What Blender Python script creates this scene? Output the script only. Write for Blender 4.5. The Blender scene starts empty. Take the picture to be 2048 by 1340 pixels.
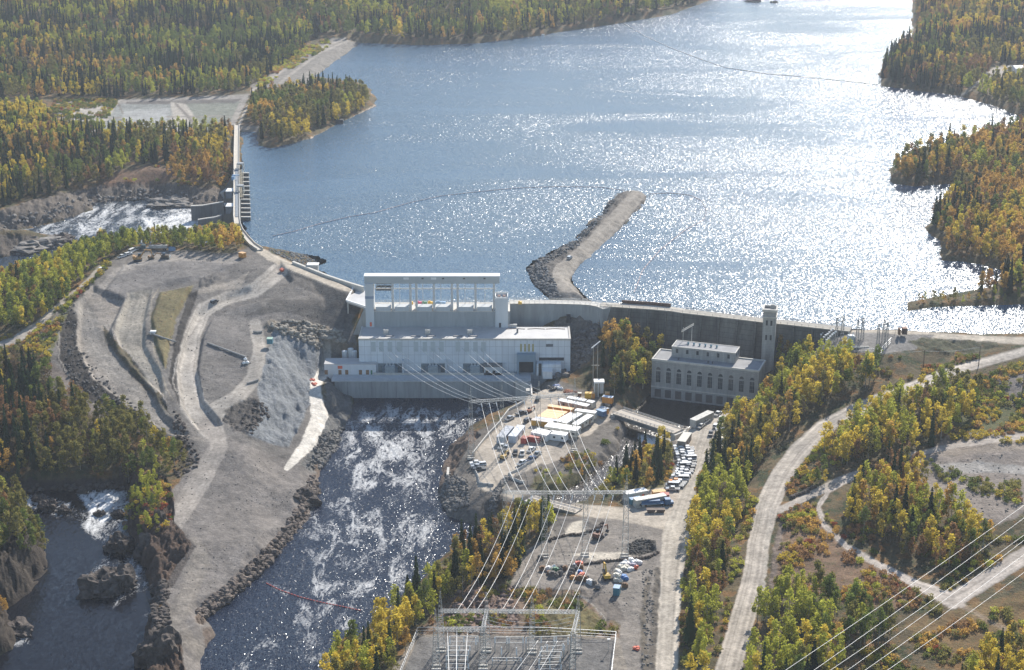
import bpy, math, random
import numpy as np
from mathutils import Vector, Matrix
random.seed(7); RS = np.random.RandomState(11)
S = bpy.context.scene; COL = S.collection
# ---------------------------------------------------------------- camera, sky, sun, exposure
CH, TH, FP = 282.0, math.radians(18.5), 3347.0
cam = bpy.data.objects.new('camera', bpy.data.cameras.new('camera')); COL.objects.link(cam)
cam.location = (0, 0, CH); cam.rotation_euler = (math.radians(90) - TH, 0, 0)
cam.data.sensor_width = 36; cam.data.lens = 36 * FP / 2048; cam.data.clip_start = 1; cam.data.clip_end = 30000
S.camera = cam
SUN_AZ, SUN_EL = math.radians(21), math.radians(33)
w = bpy.data.worlds.new("World"); S.world = w; w.use_nodes = True
nt = w.node_tree; nt.nodes.clear()
sk = nt.nodes.new('ShaderNodeTexSky'); sk.sky_type = 'NISHITA'; sk.sun_disc = False
sk.sun_elevation = SUN_EL; sk.sun_rotation = SUN_AZ; sk.air_density = 1.0; sk.dust_density = 0.3; sk.ozone_density = 1.5
bgn = nt.nodes.new('ShaderNodeBackground'); bgn.inputs[1].default_value = 0.115
wo = nt.nodes.new('ShaderNodeOutputWorld')
nt.links.new(sk.outputs[0], bgn.inputs[0]); nt.links.new(bgn.outputs[0], wo.inputs[0])
sl = bpy.data.lights.new('sun', 'SUN'); sl.energy = 4.9; sl.angle = math.radians(0.5); sl.color = (1, 0.94, 0.86)
sun = bpy.data.objects.new('sun', sl); COL.objects.link(sun)
SV = Vector((math.sin(SUN_AZ) * math.cos(SUN_EL), math.cos(SUN_AZ) * math.cos(SUN_EL), math.sin(SUN_EL)))
sun.rotation_euler = SV.to_track_quat('Z', 'Y').to_euler(); sun.location = (0, 600, 900)
S.view_settings.view_transform = 'Standard'; S.view_settings.look = 'None'
S.view_settings.exposure = 0.62; S.view_settings.gamma = 1; S.view_settings.use_curve_mapping = False
S.render.engine = 'CYCLES'
S.cycles.use_denoising = True; S.cycles.max_bounces = 6; S.cycles.diffuse_bounces = 2; S.cycles.glossy_bounces = 2
S.cycles.transmission_bounces = 2; S.cycles.transparent_max_bounces = 4; S.cycles.volume_bounces = 0
S.cycles.sample_clamp_indirect = 4; S.cycles.sample_clamp_direct = 30
# ---------------------------------------------------------------- ray helpers (photo pixel + height -> world)
ct, st = math.cos(TH), math.sin(TH)
def rdir(px, py):
    a = (px - 1024) / FP; b = -(py - 670) / FP
    return (a, ct + b * st, -st + b * ct)
def P(px, py, z):
    d = rdir(px, py); t = (z - CH) / d[2]
    return Vector((d[0] * t, d[1] * t, z))
def Q(px, py, Y):
    d = rdir(px, py); t = Y / d[1]
    return Vector((d[0] * t, Y, CH + d[2] * t))
def proj(x, y, z):
    zz = z - CH; dep = y * ct - zz * st; u = y * st + zz * ct
    return 1024 + FP * x / dep, 670 - FP * u / dep
# ---------------------------------------------------------------- object helpers
def tag(o, label=None, cat=None, group=None, kind=None):
    if label: o['label'] = label
    if cat: o['category'] = cat
    if group: o['group'] = group
    if kind: o['kind'] = kind
    return o
def empty(name, loc, label=None, cat=None, group=None, rz=0):
    o = bpy.data.objects.new(name, None); COL.objects.link(o); o.location = loc; o.rotation_euler = (0, 0, rz)
    o.empty_display_size = 0.5
    return tag(o, label, cat, group)
def wloc(o):
    v = Vector((0, 0, 0))
    while o is not None: v += o.location; o = o.parent
    return v
def link_mesh(name, me, parent=None, origin=(0, 0, 0)):
    o = bpy.data.objects.new(name, me); COL.objects.link(o); o.location = origin
    if parent is not None: o.parent = parent
    return o
class MB:
    def __init__(s): s.v = []; s.f = []
    def add(s, vs, fs):
        n = len(s.v); s.v += [tuple(v) for v in vs]; s.f += [tuple(i + n for i in f) for f in fs]; return s
    def fbox(s, o, ux, uy, uz):      # box from corner and 3 edge vectors
        o, ux, uy, uz = Vector(o), Vector(ux), Vector(uy), Vector(uz)
        vs = [o, o + ux, o + ux + uy, o + uy]; vs += [p + uz for p in vs]
        return s.add(vs, [(3, 2, 1, 0), (4, 5, 6, 7), (0, 1, 5, 4), (1, 2, 6, 5), (2, 3, 7, 6), (3, 0, 4, 7)])
    def box(s, x0, y0, z0, x1, y1, z1): return s.fbox((x0, y0, z0), (x1 - x0, 0, 0), (0, y1 - y0, 0), (0, 0, z1 - z0))
    def bar(s, a, b, r, r2=None):     # square bar
        a, b = Vector(a), Vector(b); d = b - a
        if d.length < 1e-6: return s
        r2 = r if r2 is None else r2
        d.normalize(); up = Vector((0, 0, 1)) if abs(d.z) < .9 else Vector((0, 1, 0))
        x = d.cross(up).normalized(); y = d.cross(x)
        vs = [a + x * r * i + y * r * j for i, j in ((-1, -1), (1, -1), (1, 1), (-1, 1))] + [b + x * r2 * i + y * r2 * j for i, j in ((-1, -1), (1, -1), (1, 1), (-1, 1))]
        return s.add(vs, [(3, 2, 1, 0), (4, 5, 6, 7), (0, 1, 5, 4), (1, 2, 6, 5), (2, 3, 7, 6), (3, 0, 4, 7)])
    def tube(s, pts, r, n=6):
        pts = [Vector(p) for p in pts]; rings = []; vs = []
        for i, p in enumerate(pts):
            d = (pts[min(i + 1, len(pts) - 1)] - pts[max(i - 1, 0)]).normalized()
            up = Vector((0, 0, 1)) if abs(d.z) < .95 else Vector((0, 1, 0))
            x = d.cross(up).normalized(); y = d.cross(x)
            rr = r[i] if isinstance(r, (list, tuple)) else r
            vs += [p + (x * math.cos(t) + y * math.sin(t)) * rr for t in [2 * math.pi * k / n for k in range(n)]]
        fs = [(i * n + k, i * n + (k + 1) % n, (i + 1) * n + (k + 1) % n, (i + 1) * n + k) for i in range(len(pts) - 1) for k in range(n)]
        fs += [tuple(range(n))[::-1], tuple((len(pts) - 1) * n + k for k in range(n))]
        return s.add(vs, fs)
    def cyl(s, c, r, h, n=12, r2=None, dome=0):
        r2 = r if r2 is None else r2
        c = Vector(c); vs = [c + Vector((math.cos(t) * r, math.sin(t) * r, 0)) for t in [2 * math.pi * k / n for k in range(n)]]
        vs += [c + Vector((math.cos(t) * r2, math.sin(t) * r2, h)) for t in [2 * math.pi * k / n for k in range(n)]]
        vs.append(c + Vector((0, 0, h + dome)))
        fs = [(k, (k + 1) % n, n + (k + 1) % n, n + k) for k in range(n)] + [(n + k, n + (k + 1) % n, 2 * n) for k in range(n)] + [tuple(range(n))[::-1]]
        return s.add(vs, fs)
    def prism(s, poly, z0, z1):
        n = len(poly); a = sum(poly[i][0] * poly[(i + 1) % n][1] - poly[(i + 1) % n][0] * poly[i][1] for i in range(n))
        if a < 0: poly = poly[::-1]
        zs0 = z0 if isinstance(z0, (list, tuple)) else [z0] * n; zs1 = z1 if isinstance(z1, (list, tuple)) else [z1] * n
        vs = [(p[0], p[1], zs0[i]) for i, p in enumerate(poly)] + [(p[0], p[1], zs1[i]) for i, p in enumerate(poly)]
        return s.add(vs, [tuple(range(n))[::-1], tuple(range(n, 2 * n))] + [(i, (i + 1) % n, n + (i + 1) % n, n + i) for i in range(n)])
    def strip(s, rings):              # loft of equal closed rings
        n = len(rings[0]); vs = [p for r in rings for p in r]
        fs = [(i * n + k, i * n + (k + 1) % n, (i + 1) * n + (k + 1) % n, (i + 1) * n + k) for i in range(len(rings) - 1) for k in range(n)]
        fs += [tuple(range(n))[::-1], tuple((len(rings) - 1) * n + k for k in range(n))]
        return s.add(vs, fs)
    def rock(s, c, r, rz=None, seed=0, sub=1, sq=1.0):
        rnd = random.Random(seed); rz = rz or r
        t = (1 + 5 ** .5) / 2
        V = [(-1, t, 0), (1, t, 0), (-1, -t, 0), (1, -t, 0), (0, -1, t), (0, 1, t), (0, -1, -t), (0, 1, -t), (t, 0, -1), (t, 0, 1), (-t, 0, -1), (-t, 0, 1)]
        Fc = [(0, 11, 5), (0, 5, 1), (0, 1, 7), (0, 7, 10), (0, 10, 11), (1, 5, 9), (5, 11, 4), (11, 10, 2), (10, 7, 6), (7, 1, 8), (3, 9, 4), (3, 4, 2), (3, 2, 6), (3, 6, 8), (3, 8, 9), (4, 9, 5), (2, 4, 11), (6, 2, 10), (8, 6, 7), (9, 8, 1)]
        V = [Vector(v).normalized() for v in V]
        for _ in range(sub):
            mid = {}; nf = []
            def m(i, j):
                k = (min(i, j), max(i, j))
                if k not in mid: V.append(((V[i] + V[j]) / 2).normalized()); mid[k] = len(V) - 1
                return mid[k]
            for a, b, c_ in Fc:
                x, y, z = m(a, b), m(b, c_), m(c_, a); nf += [(a, x, z), (b, y, x), (c_, z, y), (x, y, z)]
            Fc = nf
        ph = [rnd.uniform(0, 9) for _ in range(6)]; out = []
        for v in V:
            k = 1 + .22 * math.sin(3 * v.x * 1.7 + ph[0]) * math.sin(2.6 * v.y + ph[1]) + .16 * math.sin(6 * v.y + ph[2]) * math.sin(5 * v.z + ph[3]) + rnd.uniform(-.13, .13)
            out.append((c[0] + v.x * r * k * sq, c[1] + v.y * r * k, c[2] + v.z * rz * k))
        return s.add(out, Fc)
    def build(s, name, m, parent=None, local=False, smooth=False):
        me = bpy.data.meshes.new(name)
        if local: og = Vector((0, 0, 0))
        else:
            a = np.array(s.v); og = Vector((float(a[:, 0].mean()), float(a[:, 1].mean()), float(a[:, 2].min())))
        me.from_pydata([(v[0] - og.x, v[1] - og.y, v[2] - og.z) for v in s.v], [], s.f); me.update()
        if smooth: me.polygons.foreach_set('use_smooth', [True] * len(me.polygons))
        me.materials.append(m)
        loc = og - (wloc(parent) if (parent is not None and not local) else Vector((0, 0, 0)))
        return link_mesh(name, me, parent, loc)
def copy_tree(o, parent=None):
    c = o.copy(); COL.objects.link(c)
    if parent is not None: c.parent = parent
    for ch in list(KIDS.get(o.name, [])): KIDS.setdefault(c.name, []).append(copy_tree(ch, c))
    return c
KIDS = {}
def reg(root):
    for ch in root.children: KIDS.setdefault(root.name, []).append(ch); reg(ch)
    return root
# ---------------------------------------------------------------- materials
def newmat(name):
    m = bpy.data.materials.new(name); m.use_nodes = True; n = m.node_tree
    return m, n, n.nodes['Principled BSDF']
def N(n, t, **k):
    x = n.nodes.new(t)
    for a, b in k.items(): setattr(x, a, b)
    return x
def noise_n(n, vec, sc, det=3, rough=.6):
    x = N(n, 'ShaderNodeTexNoise'); x.inputs['Scale'].default_value = sc; x.inputs['Detail'].default_value = det; x.inputs['Roughness'].default_value = rough
    if vec is not None: n.links.new(vec, x.inputs['Vector'])
    return x.outputs[0]
def ramp(n, src, a, b, lo=0.0, hi=1.0):
    x = N(n, 'ShaderNodeMapRange'); x.inputs[1].default_value = a; x.inputs[2].default_value = b; x.inputs[3].default_value = lo; x.inputs[4].default_value = hi
    n.links.new(src, x.inputs[0]); return x.outputs[0]
def math_n(n, op, a, b):
    x = N(n, 'ShaderNodeMath', operation=op)
    for i, s in enumerate((a, b)):
        if isinstance(s, (int, float)): x.inputs[i].default_value = s
        else: n.links.new(s, x.inputs[i])
    return x.outputs[0]
def mixc(n, fac, a, b, mode='MIX'):
    x = N(n, 'ShaderNodeMix', data_type='RGBA', blend_type=mode)
    for i, s in ((0, fac), (6, a), (7, b)):
        if isinstance(s, (int, float)): x.inputs[i].default_value = s
        elif isinstance(s, tuple): x.inputs[i].default_value = (*s[:3], 1)
        else: n.links.new(s, x.inputs[i])
    return x.outputs[2]
MC = {}
def mat(col, rough=.8, var=.18, sc=.6, streak=0, metal=0, bump=0, name=None, panel=None):
    k = (col, rough, var, sc, streak, metal, bump, panel)
    if k in MC: return MC[k]
    m, n, b = newmat(name or 'paint'); b.inputs['Roughness'].default_value = rough; b.inputs['Metallic'].default_value = metal
    tc = N(n, 'ShaderNodeTexCoord'); v = tc.outputs['Object']
    if streak:
        mp = N(n, 'ShaderNodeMapping'); mp.inputs['Scale'].default_value = (1, 1, .12); n.links.new(v, mp.inputs[0]); vs = mp.outputs[0]
    else: vs = v
    f = noise_n(n, vs, sc, 5)
    hi = tuple(min(1, c * (1 + var)) for c in col); lo = tuple(c * (1 - var * 1.6) for c in col)
    c = mixc(n, ramp(n, f, .3, .7), lo, hi)
    if streak:
        c = mixc(n, ramp(n, noise_n(n, vs, sc * 5, 3), .45, .8, 0, streak), c, tuple(x * .45 for x in col))
    if panel:
        sx_ = N(n, 'ShaderNodeSeparateXYZ'); cx_ = N(n, 'ShaderNodeCombineXYZ'); n.links.new(v, sx_.inputs[0]); n.links.new(sx_.outputs[0], cx_.inputs[0]); n.links.new(sx_.outputs[2], cx_.inputs[1])
        br = N(n, 'ShaderNodeTexBrick'); br.offset = 0; br.inputs['Scale'].default_value = 1; br.inputs['Brick Width'].default_value = panel[0]; br.inputs['Row Height'].default_value = panel[1]; br.inputs['Mortar Size'].default_value = panel[2]
        br.inputs['Color1'].default_value = (1, 1, 1, 1); br.inputs['Color2'].default_value = (.90, .91, .92, 1); br.inputs['Mortar'].default_value = (.55, .55, .55, 1); n.links.new(cx_.outputs[0], br.inputs['Vector']); c = mixc(n, 1.0, c, br.outputs[0], 'MULTIPLY')
    n.links.new(c, b.inputs['Base Color'])
    if bump:
        bp = N(n, 'ShaderNodeBump'); bp.inputs['Distance'].default_value = bump; bp.inputs['Strength'].default_value = 1
        n.links.new(noise_n(n, v, 2.5, 4), bp.inputs['Height']); n.links.new(bp.outputs[0], b.inputs['Normal'])
    MC[k] = m; return m
concrete = mat((.40, .39, .36), .85, .15, .25, .35)
concrete_new = mat((.50, .52, .52), .85, .10, .15, .25)
concrete_old = mat((.15, .145, .125), .9, .4, .2, .7, panel=(9.0, 2.4, .12))
concrete_lt = mat((.55, .52, .46), .85, .12, .3, .2)
clad = mat((.72, .76, .78), .6, .06, .1, .25, panel=(3.0, 4.2, .07))
clad_dk = mat((.22, .30, .36), .6, .08, .2)
roof_w = mat((.48, .47, .45), .5, .10, .12)
roof_g = mat((.26, .26, .26), .85, .15, .2)
steel = mat((.42, .44, .43), .5, .1, 1, 0, .5)
steel_lt = mat((.72, .72, .70), .45, .08, 1, 0, .2)
galv = mat((.5, .51, .5), .45, .1, 1, 0, .6)
dark = mat((.03, .035, .04), .5, .2, .6)
glass = mat((.03, .045, .055), .15, .2, .6)
stone = mat((.40, .39, .365), .9, .18, .5, .45, panel=(1.6, .8, .04))
white = mat((.80, .79, .76), .6, .06, .8, .1)
cream = mat((.62, .59, .50), .7, .08, .8, .15)
orange = mat((.62, .27, .05), .6, .12, .8, .1)
orange_r = mat((.80, .50, .24), .6, .12, .8)
red = mat((.42, .07, .05), .6, .15, .8)
redl = mat((.75, .16, .08), .6, .1, .8)
blue = mat((.05, .14, .28), .5, .12, .8)
bluel = mat((.22, .36, .52), .5, .12, .8)
teal = mat((.05, .20, .26), .6, .15, .8)
green = mat((.06, .20, .10), .6, .15, .8)
yellow = mat((.70, .42, .04), .5, .15, .8)
brown = mat((.22, .12, .06), .8, .2, .8)
wood = mat((.40, .31, .20), .85, .2, 1, .2)
tyre = mat((.02, .02, .02), .9, .2, 2)
insul = mat((.75, .77, .76), .25, .05, 2)
wire_m = mat((.70, .69, .66), .5, .05, 1, 0, .2)
rockb = mat((.19, .150, .12), .95, .5, .3, 0, 0, .5)
rockm = mat((.115, .092, .075), .95, .5, .35, 0, 0, .5)
rockg = mat((.20, .185, .165), .95, .4, .8, 0, 0, .2)
# ================================================================ TERRAIN
def _h(ix, iy, s): v = np.sin(ix * 127.1 + iy * 311.7 + s * 74.7) * 43758.5453; return v - np.floor(v)
def vn(x, y, s=0):
    ix, iy = np.floor(x), np.floor(y); fx, fy = x - ix, y - iy; fx = fx * fx * (3 - 2 * fx); fy = fy * fy * (3 - 2 * fy)
    a, b, c, d = _h(ix, iy, s), _h(ix + 1, iy, s), _h(ix, iy + 1, s), _h(ix + 1, iy + 1, s)
    return (a + (b - a) * fx) * (1 - fy) + (c + (d - c) * fx) * fy
def fbm(x, y, s=0, o=4):
    t = 0; a = .5
    for i in range(o): t = t + a * vn(x, y, s + i); x = x * 2.03 + 5; y = y * 2.03 + 3; a *= .5
    return t / (1 - .5 ** o)
def pip(x, y, poly):
    r = np.zeros(x.shape, bool); n = len(poly)
    for i in range(n):
        x1, y1 = poly[i][:2]; x2, y2 = poly[(i + 1) % n][:2]
        if y1 == y2: continue
        c = ((y1 > y) != (y2 > y)) & (x < (x2 - x1) * (y - y1) / (y2 - y1) + x1); r ^= c
    return r
def segd(x, y, poly, closed=True):
    d = np.full(x.shape, 1e9); n = len(poly)
    for i in range(n if closed else n - 1):
        x1, y1 = poly[i][:2]; x2, y2 = poly[(i + 1) % n][:2]; dx, dy = x2 - x1, y2 - y1; L = dx * dx + dy * dy + 1e-9
        t = np.clip(((x - x1) * dx + (y - y1) * dy) / L, 0, 1); d = np.minimum(d, (x - x1 - t * dx) ** 2 + (y - y1 - t * dy) ** 2)
    return np.sqrt(d)
CP = """480,900,14;560,930,6;600,960,5;440,950,11;400,1000,9;500,1050,6;370,1080,8;420,1150,5;350,1200,5;330,1280,5;340,1340,6;560,1040,3;450,1180,3;
640,760,9;640,830,8;600,900,6;560,690,24;530,740,22;520,800,18;500,850,15;620,740,12;600,800,11;570,860,9;670,870,3;650,920,3;
430,880,14;370,860,16;390,800,18;340,780,20;400,720,22;470,780,20;520,700,25;420,640,26;470,650,25;540,600,31;450,600,29;550,560,34;520,530,35;600,600,33;
680,640,28;650,590,34.5;700,598,34;620,560,35.5;580,530,35.5;540,512,35.5;505,494,35.5;560,650,28;620,660,27;680,690,15;690,720,6;660,760,3;690,780,1;700,740,4;
400,560,33;330,520,34;280,510,34;220,540,33;200,590,31;160,620,28;150,680,24;200,740,22;250,800,19;310,830,17;110,700,23;140,770,18;180,800,16;260,700,24;300,640,28;320,700,24;340,600,30;280,590,31;240,640,28;
60,680,24;40,640,26;0,700,22;0,780,15;100,830,12;250,870,10;330,920,9;200,950,5;0,950,5;50,600,30;100,560,31;150,540,32;0,560,26;460,500,35;400,500,34;
200,385,24;100,400,25;300,380,24;400,385,25;440,400,22;100,350,32;300,340,32;400,320,33;250,280,34;50,300,34;450,260,34;0,400,26;430,450,16;440,480,26;
300,225,33;450,220,33;150,230,34;600,140,36;680,90,36;520,180,36;0,0,60;300,0,60;600,0,55;900,0,50;1200,0,45;0,100,45;300,100,42;600,60,42;0,180,37;300,180,36;900,60,36;1100,45,36;1350,10,36;
0,-100,90;700,-100,80;1300,-100,60;2000,-100,80;1600,-80,50;600,220,38;680,200,37;530,240,36;530,270,34;490,252,36;
1900,50,42;2000,50,45;1850,130,38;1980,130,38;2040,180,36;1900,320,37;2000,320,38;1950,450,37;2040,450,38;2040,550,36;1850,608,33.2;1950,600,34;
1270,400,35.5;1180,490,35.5;1230,440,35.5;1110,550,35.5;1140,595,35.5;1200,600,33;1700,672,34;1800,665,35;1900,668,35;2040,680,36;1720,690,33;1650,690,31;1800,700,33;1850,735,28;1850,690,32;1900,735,32;1800,770,27;1700,820,23;1640,860,20;1560,930,17;1530,1000,16;1500,1100,15;1480,1200,15;1450,1320,15;
1600,720,22;1650,740,24;1560,740,15;1520,790,9;1500,850,10;1460,950,10;1450,1050,11;1430,1200,13;2040,740,33;1950,800,28;1800,850,24;1700,900,20;2000,880,28;1900,900,25;1950,960,24;2040,1000,25;1850,980,22;1700,980,19;1620,1000,17;1650,1080,17;1800,1150,18;1900,1190,19;2040,1100,22;1600,1200,16;1700,1280,16;1900,1280,18;2040,1300,18;1550,1340,15;
1030,830,9;1070,800,9;1100,850,9;1180,800,9;1150,780,9;1090,770,9;960,900,8;950,950,7.5;1010,950,8.5;980,980,8;905,950,3;885,1000,2;930,1040,2;1060,920,9;1120,880,9;1200,850,7;1180,900,6.5;1130,930,7;1400,850,9;1380,900,9;1360,980,9;1280,1000,9;1200,1020,9;1330,1050,9.5;1390,820,9;1430,830,9;1300,940,6;1330,900,7;1100,1075,9;1200,1060,9.5;1050,1110,10;1150,1120,10;1250,1110,10;1150,1160,11;1250,1180,11;1050,1180,12;1340,1150,11;1335,1300,12;1250,1300,13;1000,1300,14;900,1300,14;1100,1240,14;800,1340,13;1280,1240,11;950,1180,12;1000,1150,11;
880,1200,9;950,1130,8;1050,1060,7;760,1290,7;960,1060,2;1020,1030,6;
1150,740,9;1130,700,14;1160,668,20;1185,652,23;1200,692,18;1240,700,19;1260,750,14;1220,770,11;1280,790,6;1310,700,18;1300,690,15;1240,652,23;900,740,4;800,700,4;720,700,6;750,655,6;1000,655,6;1100,650,10;900,640,4;720,640,12;800,610,10;1000,610,10;
1320,760,4;1400,770,4;1400,720,8;1500,760,6;1360,680,12;1450,680,14;1540,690,16;1580,690,22"""
CP = np.array([[float(a) for a in s.split(',')] for s in CP.replace('\n', '').split(';') if s.strip()])
cw = np.array([tuple(P(a, b, c)) for a, b, c in CP])
gx = np.concatenate([[-2.2, -1.4, -.95, -.7, -.55, -.45, -.40], np.linspace(-.37, .37, 980), [.40, .45, .55, .7, .95, 1.4, 2.2]])
rows = [40, 120, 220, 300, 360, 400, 430]; yy = 445.0
while yy < 2500: rows.append(yy); yy += max(.95, 1.05 * (yy * yy + 0.0) / (CH * FP / 2) )
rows += [2600, 2800, 3200, 3800, 4700, 6000, 8000, 11000, 16000]
gy = np.array(rows); NX, NY = len(gx), len(gy)
X = gx[None, :] * gy[:, None]; Y = np.repeat(gy[:, None], NX, 1)
# coarse field in (x/y, ln y)
cu = np.linspace(-.45, .45, 170); cv = np.linspace(math.log(430), math.log(2600), 260)
U, V = np.meshgrid(cu, cv); pu, pv = cw[:, 0] / cw[:, 1], np.log(cw[:, 1])
D2 = (U[..., None] - pu) ** 2 + ((V[..., None] - pv) * .62) ** 2 + 2e-5
W = D2 ** -1.7; FZ = (W * cw[:, 2]).sum(-1) / W.sum(-1)
for _ in range(2): FZ[1:-1, 1:-1] = (FZ[1:-1, 1:-1] * 2 + FZ[:-2, 1:-1] + FZ[2:, 1:-1] + FZ[1:-1, :-2] + FZ[1:-1, 2:]) / 6
def field(x, y):
    u = (np.clip(x / y, -.449, .449) + .45) / .9 * 169; v = (np.clip(np.log(y), math.log(430) + 1e-4, math.log(2600) - 1e-4) - math.log(430)) / (math.log(2600) - math.log(430)) * 259
    i, j = np.minimum(u.astype(int), 168), np.minimum(v.astype(int), 258); a, b = u - i, v - j
    return (FZ[j, i] * (1 - a) + FZ[j, i + 1] * a) * (1 - b) + (FZ[j + 1, i] * (1 - a) + FZ[j + 1, i + 1] * a) * b
Z = field(X, Y)
Z += (fbm(X / 60, Y / 60, 3) - .5) * 2.0 * np.clip((Z - 34) / 6, 0, 1)
Z += np.clip((Y - 1900) / 900, 0, 1) * (fbm(X / 300, Y / 300, 8) - .3) * 50
POND = [(720,86),(850,90),(960,86),(1085,70),(1130,62),(1240,46),(1340,30),(1400,8),(1450,-12),(1480,-60),(1500,-110),(1860,-110),(1826,-20),(1824,78),(1790,97),(1768,122),(1757,150),(1765,172),(1840,182),(1920,192),(1990,212),(2050,238),(2010,262),(1900,285),(1810,312),(1780,340),(1785,366),(1830,373),(1905,366),(1885,400),(1865,440),(1850,455),(1880,482),(1885,520),(1960,528),(2012,545),(1985,575),(1900,590),(1815,605),(1815,622),(1870,614),(2200,604),(2200,672),(1960,671),(1800,663),(1660,657),(1560,643),(1350,625),(1205,610),(1190,609),(1165,590),(1140,560),(1160,530),(1215,480),(1250,450),(1300,392),(1265,382),(1235,388),(1205,420),(1150,480),(1075,520),(1050,540),(1070,570),(1105,602),(1020,612),(740,612),(725,582),(650,550),(628,538),(650,522),(640,514),(530,497),(507,488),(489,455),(484,430),(481,340),(485,285),(484,264),(512,264),(516,290),(545,297),(620,277),(690,240),(752,212),(752,195),(735,172),(640,158),(620,160)]
RIVER = [(706,822),(706,790),(730,780),(1070,780),(1066,800),(1000,830),(940,855),(900,890),(885,935),(878,980),(890,1030),(950,1052),(985,1045),(930,1085),(870,1125),(760,1235),(700,1290),(630,1380),(400,1400),(408,1300),(432,1270),(412,1240),(450,1210),(530,1140),(570,1085),(600,1045),(637,990),(640,940),(672,900),(685,860)]
GORGE = [(20,985),(130,980),(245,975),(262,1010),(255,1060),(280,1120),(300,1170),(312,1215),(290,1260),(283,1400),(-60,1420),(-60,1340),(30,1300),(40,1270),(20,1215),(60,1185),(95,1140),(90,1085),(60,1030),(20,1000),(-60,975)]
RAPID = [(-60,470),(0,462),(60,457),(130,440),(185,420),(190,405),(300,398),(330,402),(385,415),(450,440),(450,475),(380,500),(250,510),(150,520),(60,560),(-60,600),(-60,520),(0,515),(80,500),(135,480),(90,470),(0,468)]
CHAN = [(1298,790),(1262,830),(1255,860),(1235,900),(1200,935),(1150,970),(1090,1000),(1040,1015),(985,1035),(1000,1050),(1070,1030),(1120,1025),(1160,1012),(1185,990),(1215,970),(1245,930),(1290,905),(1350,890),(1375,865),(1420,840),(1480,815),(1480,780),(1400,770)]
WAT = [('reservoir', POND, 32.0, .5, 4.5), ('river', RIVER, 0.0, .8, 3), ('gorge_river', GORGE, 0.1, 1.6, 3), ('rapids', RAPID, 18.0, .45, 2), ('side_channel', CHAN, 4.0, 1.0, 2)]
WIN = {}
for nm, poly, wz, sl_, dp in WAT:
    wp = [tuple(P(a, b, wz))[:2] for a, b in poly]
    xs, ys = [p[0] for p in wp], [p[1] for p in wp]; mg = 45
    bb = (X > min(xs) - mg) & (X < max(xs) + mg) & (Y > min(ys) - mg) & (Y < max(ys) + mg)
    x, y, z = X[bb], Y[bb], Z[bb]
    jx = (vn(x / 9, y / 9, 21) - .5) * 3 + (vn(x / 3, y / 3, 22) - .5) * 1.4; jy = (vn(x / 9, y / 9, 23) - .5) * 3
    if nm == 'reservoir': near = 1 - np.clip((y - 800) / 60, 0, 1); jx *= (1 - near); jy *= (1 - near)
    ins = pip(x + jx, y + jy, wp); d = segd(x + jx, y + jy, wp)
    zi = np.minimum(z, wz - np.minimum(d * sl_, dp)); zo = np.where(z > wz, np.minimum(z, wz + .12 + d * sl_), z)
    Z[bb] = np.where(ins, zi, zo)
    k = np.zeros(X.shape, bool); k[bb] = ins | ((d < 3.5) & (zo > wz)); WIN[nm] = (k, wz)
    WIN[nm + '_in'] = (wp,)
def berm(pts, zc, wd, sl_, avoid=True):
    wp = [tuple(P(a, b, zc))[:2] for a, b in pts]; xs, ys = [p[0] for p in wp], [p[1] for p in wp]; mg = 60
    bb = (X > min(xs) - mg) & (X < max(xs) + mg) & (Y > min(ys) - mg) & (Y < max(ys) + mg); d = segd(X[bb], Y[bb], wp, False)
    zz = zc - np.maximum(0, d - wd) * sl_
    if avoid: zz = np.where(WIN['reservoir'][0][bb] & (d > wd), -9, zz)
    Z[bb] = np.maximum(Z[bb], zz)
berm([(500,484),(512,497),(540,515),(600,541),(655,562),(686,578)], 35.3, 3.2, .55)
jp = [tuple(P(a, b, 32))[:2] for a, b in [(1203,608),(1190,606),(1165,590),(1140,560),(1160,530),(1215,480),(1250,450),(1300,392),(1265,382),(1235,388),(1205,420),(1150,480),(1075,520),(1050,540),(1070,570),(1105,600),(1130,603)]]
ji = pip(X, Y, jp); jd = segd(X, Y, jp); jn = (vn(X / 3, Y / 4, 33) - .5) * 1.2
Z[ji] = 32 + np.minimum(jd * .55 + jn * np.minimum(jd, 1), 3.2)[ji]
_yf = P(930, 677, 26.0).y; _yp = P(880, 796, 0).y; _xa, _xb = P(640, 745, 9).x, P(760, 745, 9).x
kk = (X > _xa) & (X < _xb) & (Y > _yp - 2) & (Y < _yf + 16); Z[kk] = np.minimum(Z[kk], 8.2)
PX, PY = proj(X, Y, Z)
for pts_, dz_ in (([(158,600),(185,568),(250,600),(222,660),(235,700),(300,765),(330,825),(385,872),(340,868),(260,815),(185,755),(152,690)], -2.2), ([(255,588),(305,578),(292,640),(292,690),(322,742),(332,795),(292,762),(240,700),(228,660)], -1.8), ([(318,585),(388,570),(352,640),(338,700),(330,740),(312,700),(300,640)], 1.8),
        ([(560,520),(500,570),(440,590),(392,620),(368,670),(352,740),(362,810),(395,860),(450,850),(408,800),(398,740),(410,670),(425,640),(480,612),(540,596),(590,560)], -2.2), ([(200,592),(245,532),(330,513),(480,528),(420,556),(330,575),(250,602)], 1.2)):
    bb = (PX > 120) & (PX < 620) & (PY > 490) & (PY < 900); d = segd(PX[bb], PY[bb], pts_); Z[bb] += np.where(pip(PX[bb], PY[bb], pts_), np.clip(d / 7, 0, 1), 0) * dz_
PX, PY = proj(X, Y, Z)
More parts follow.
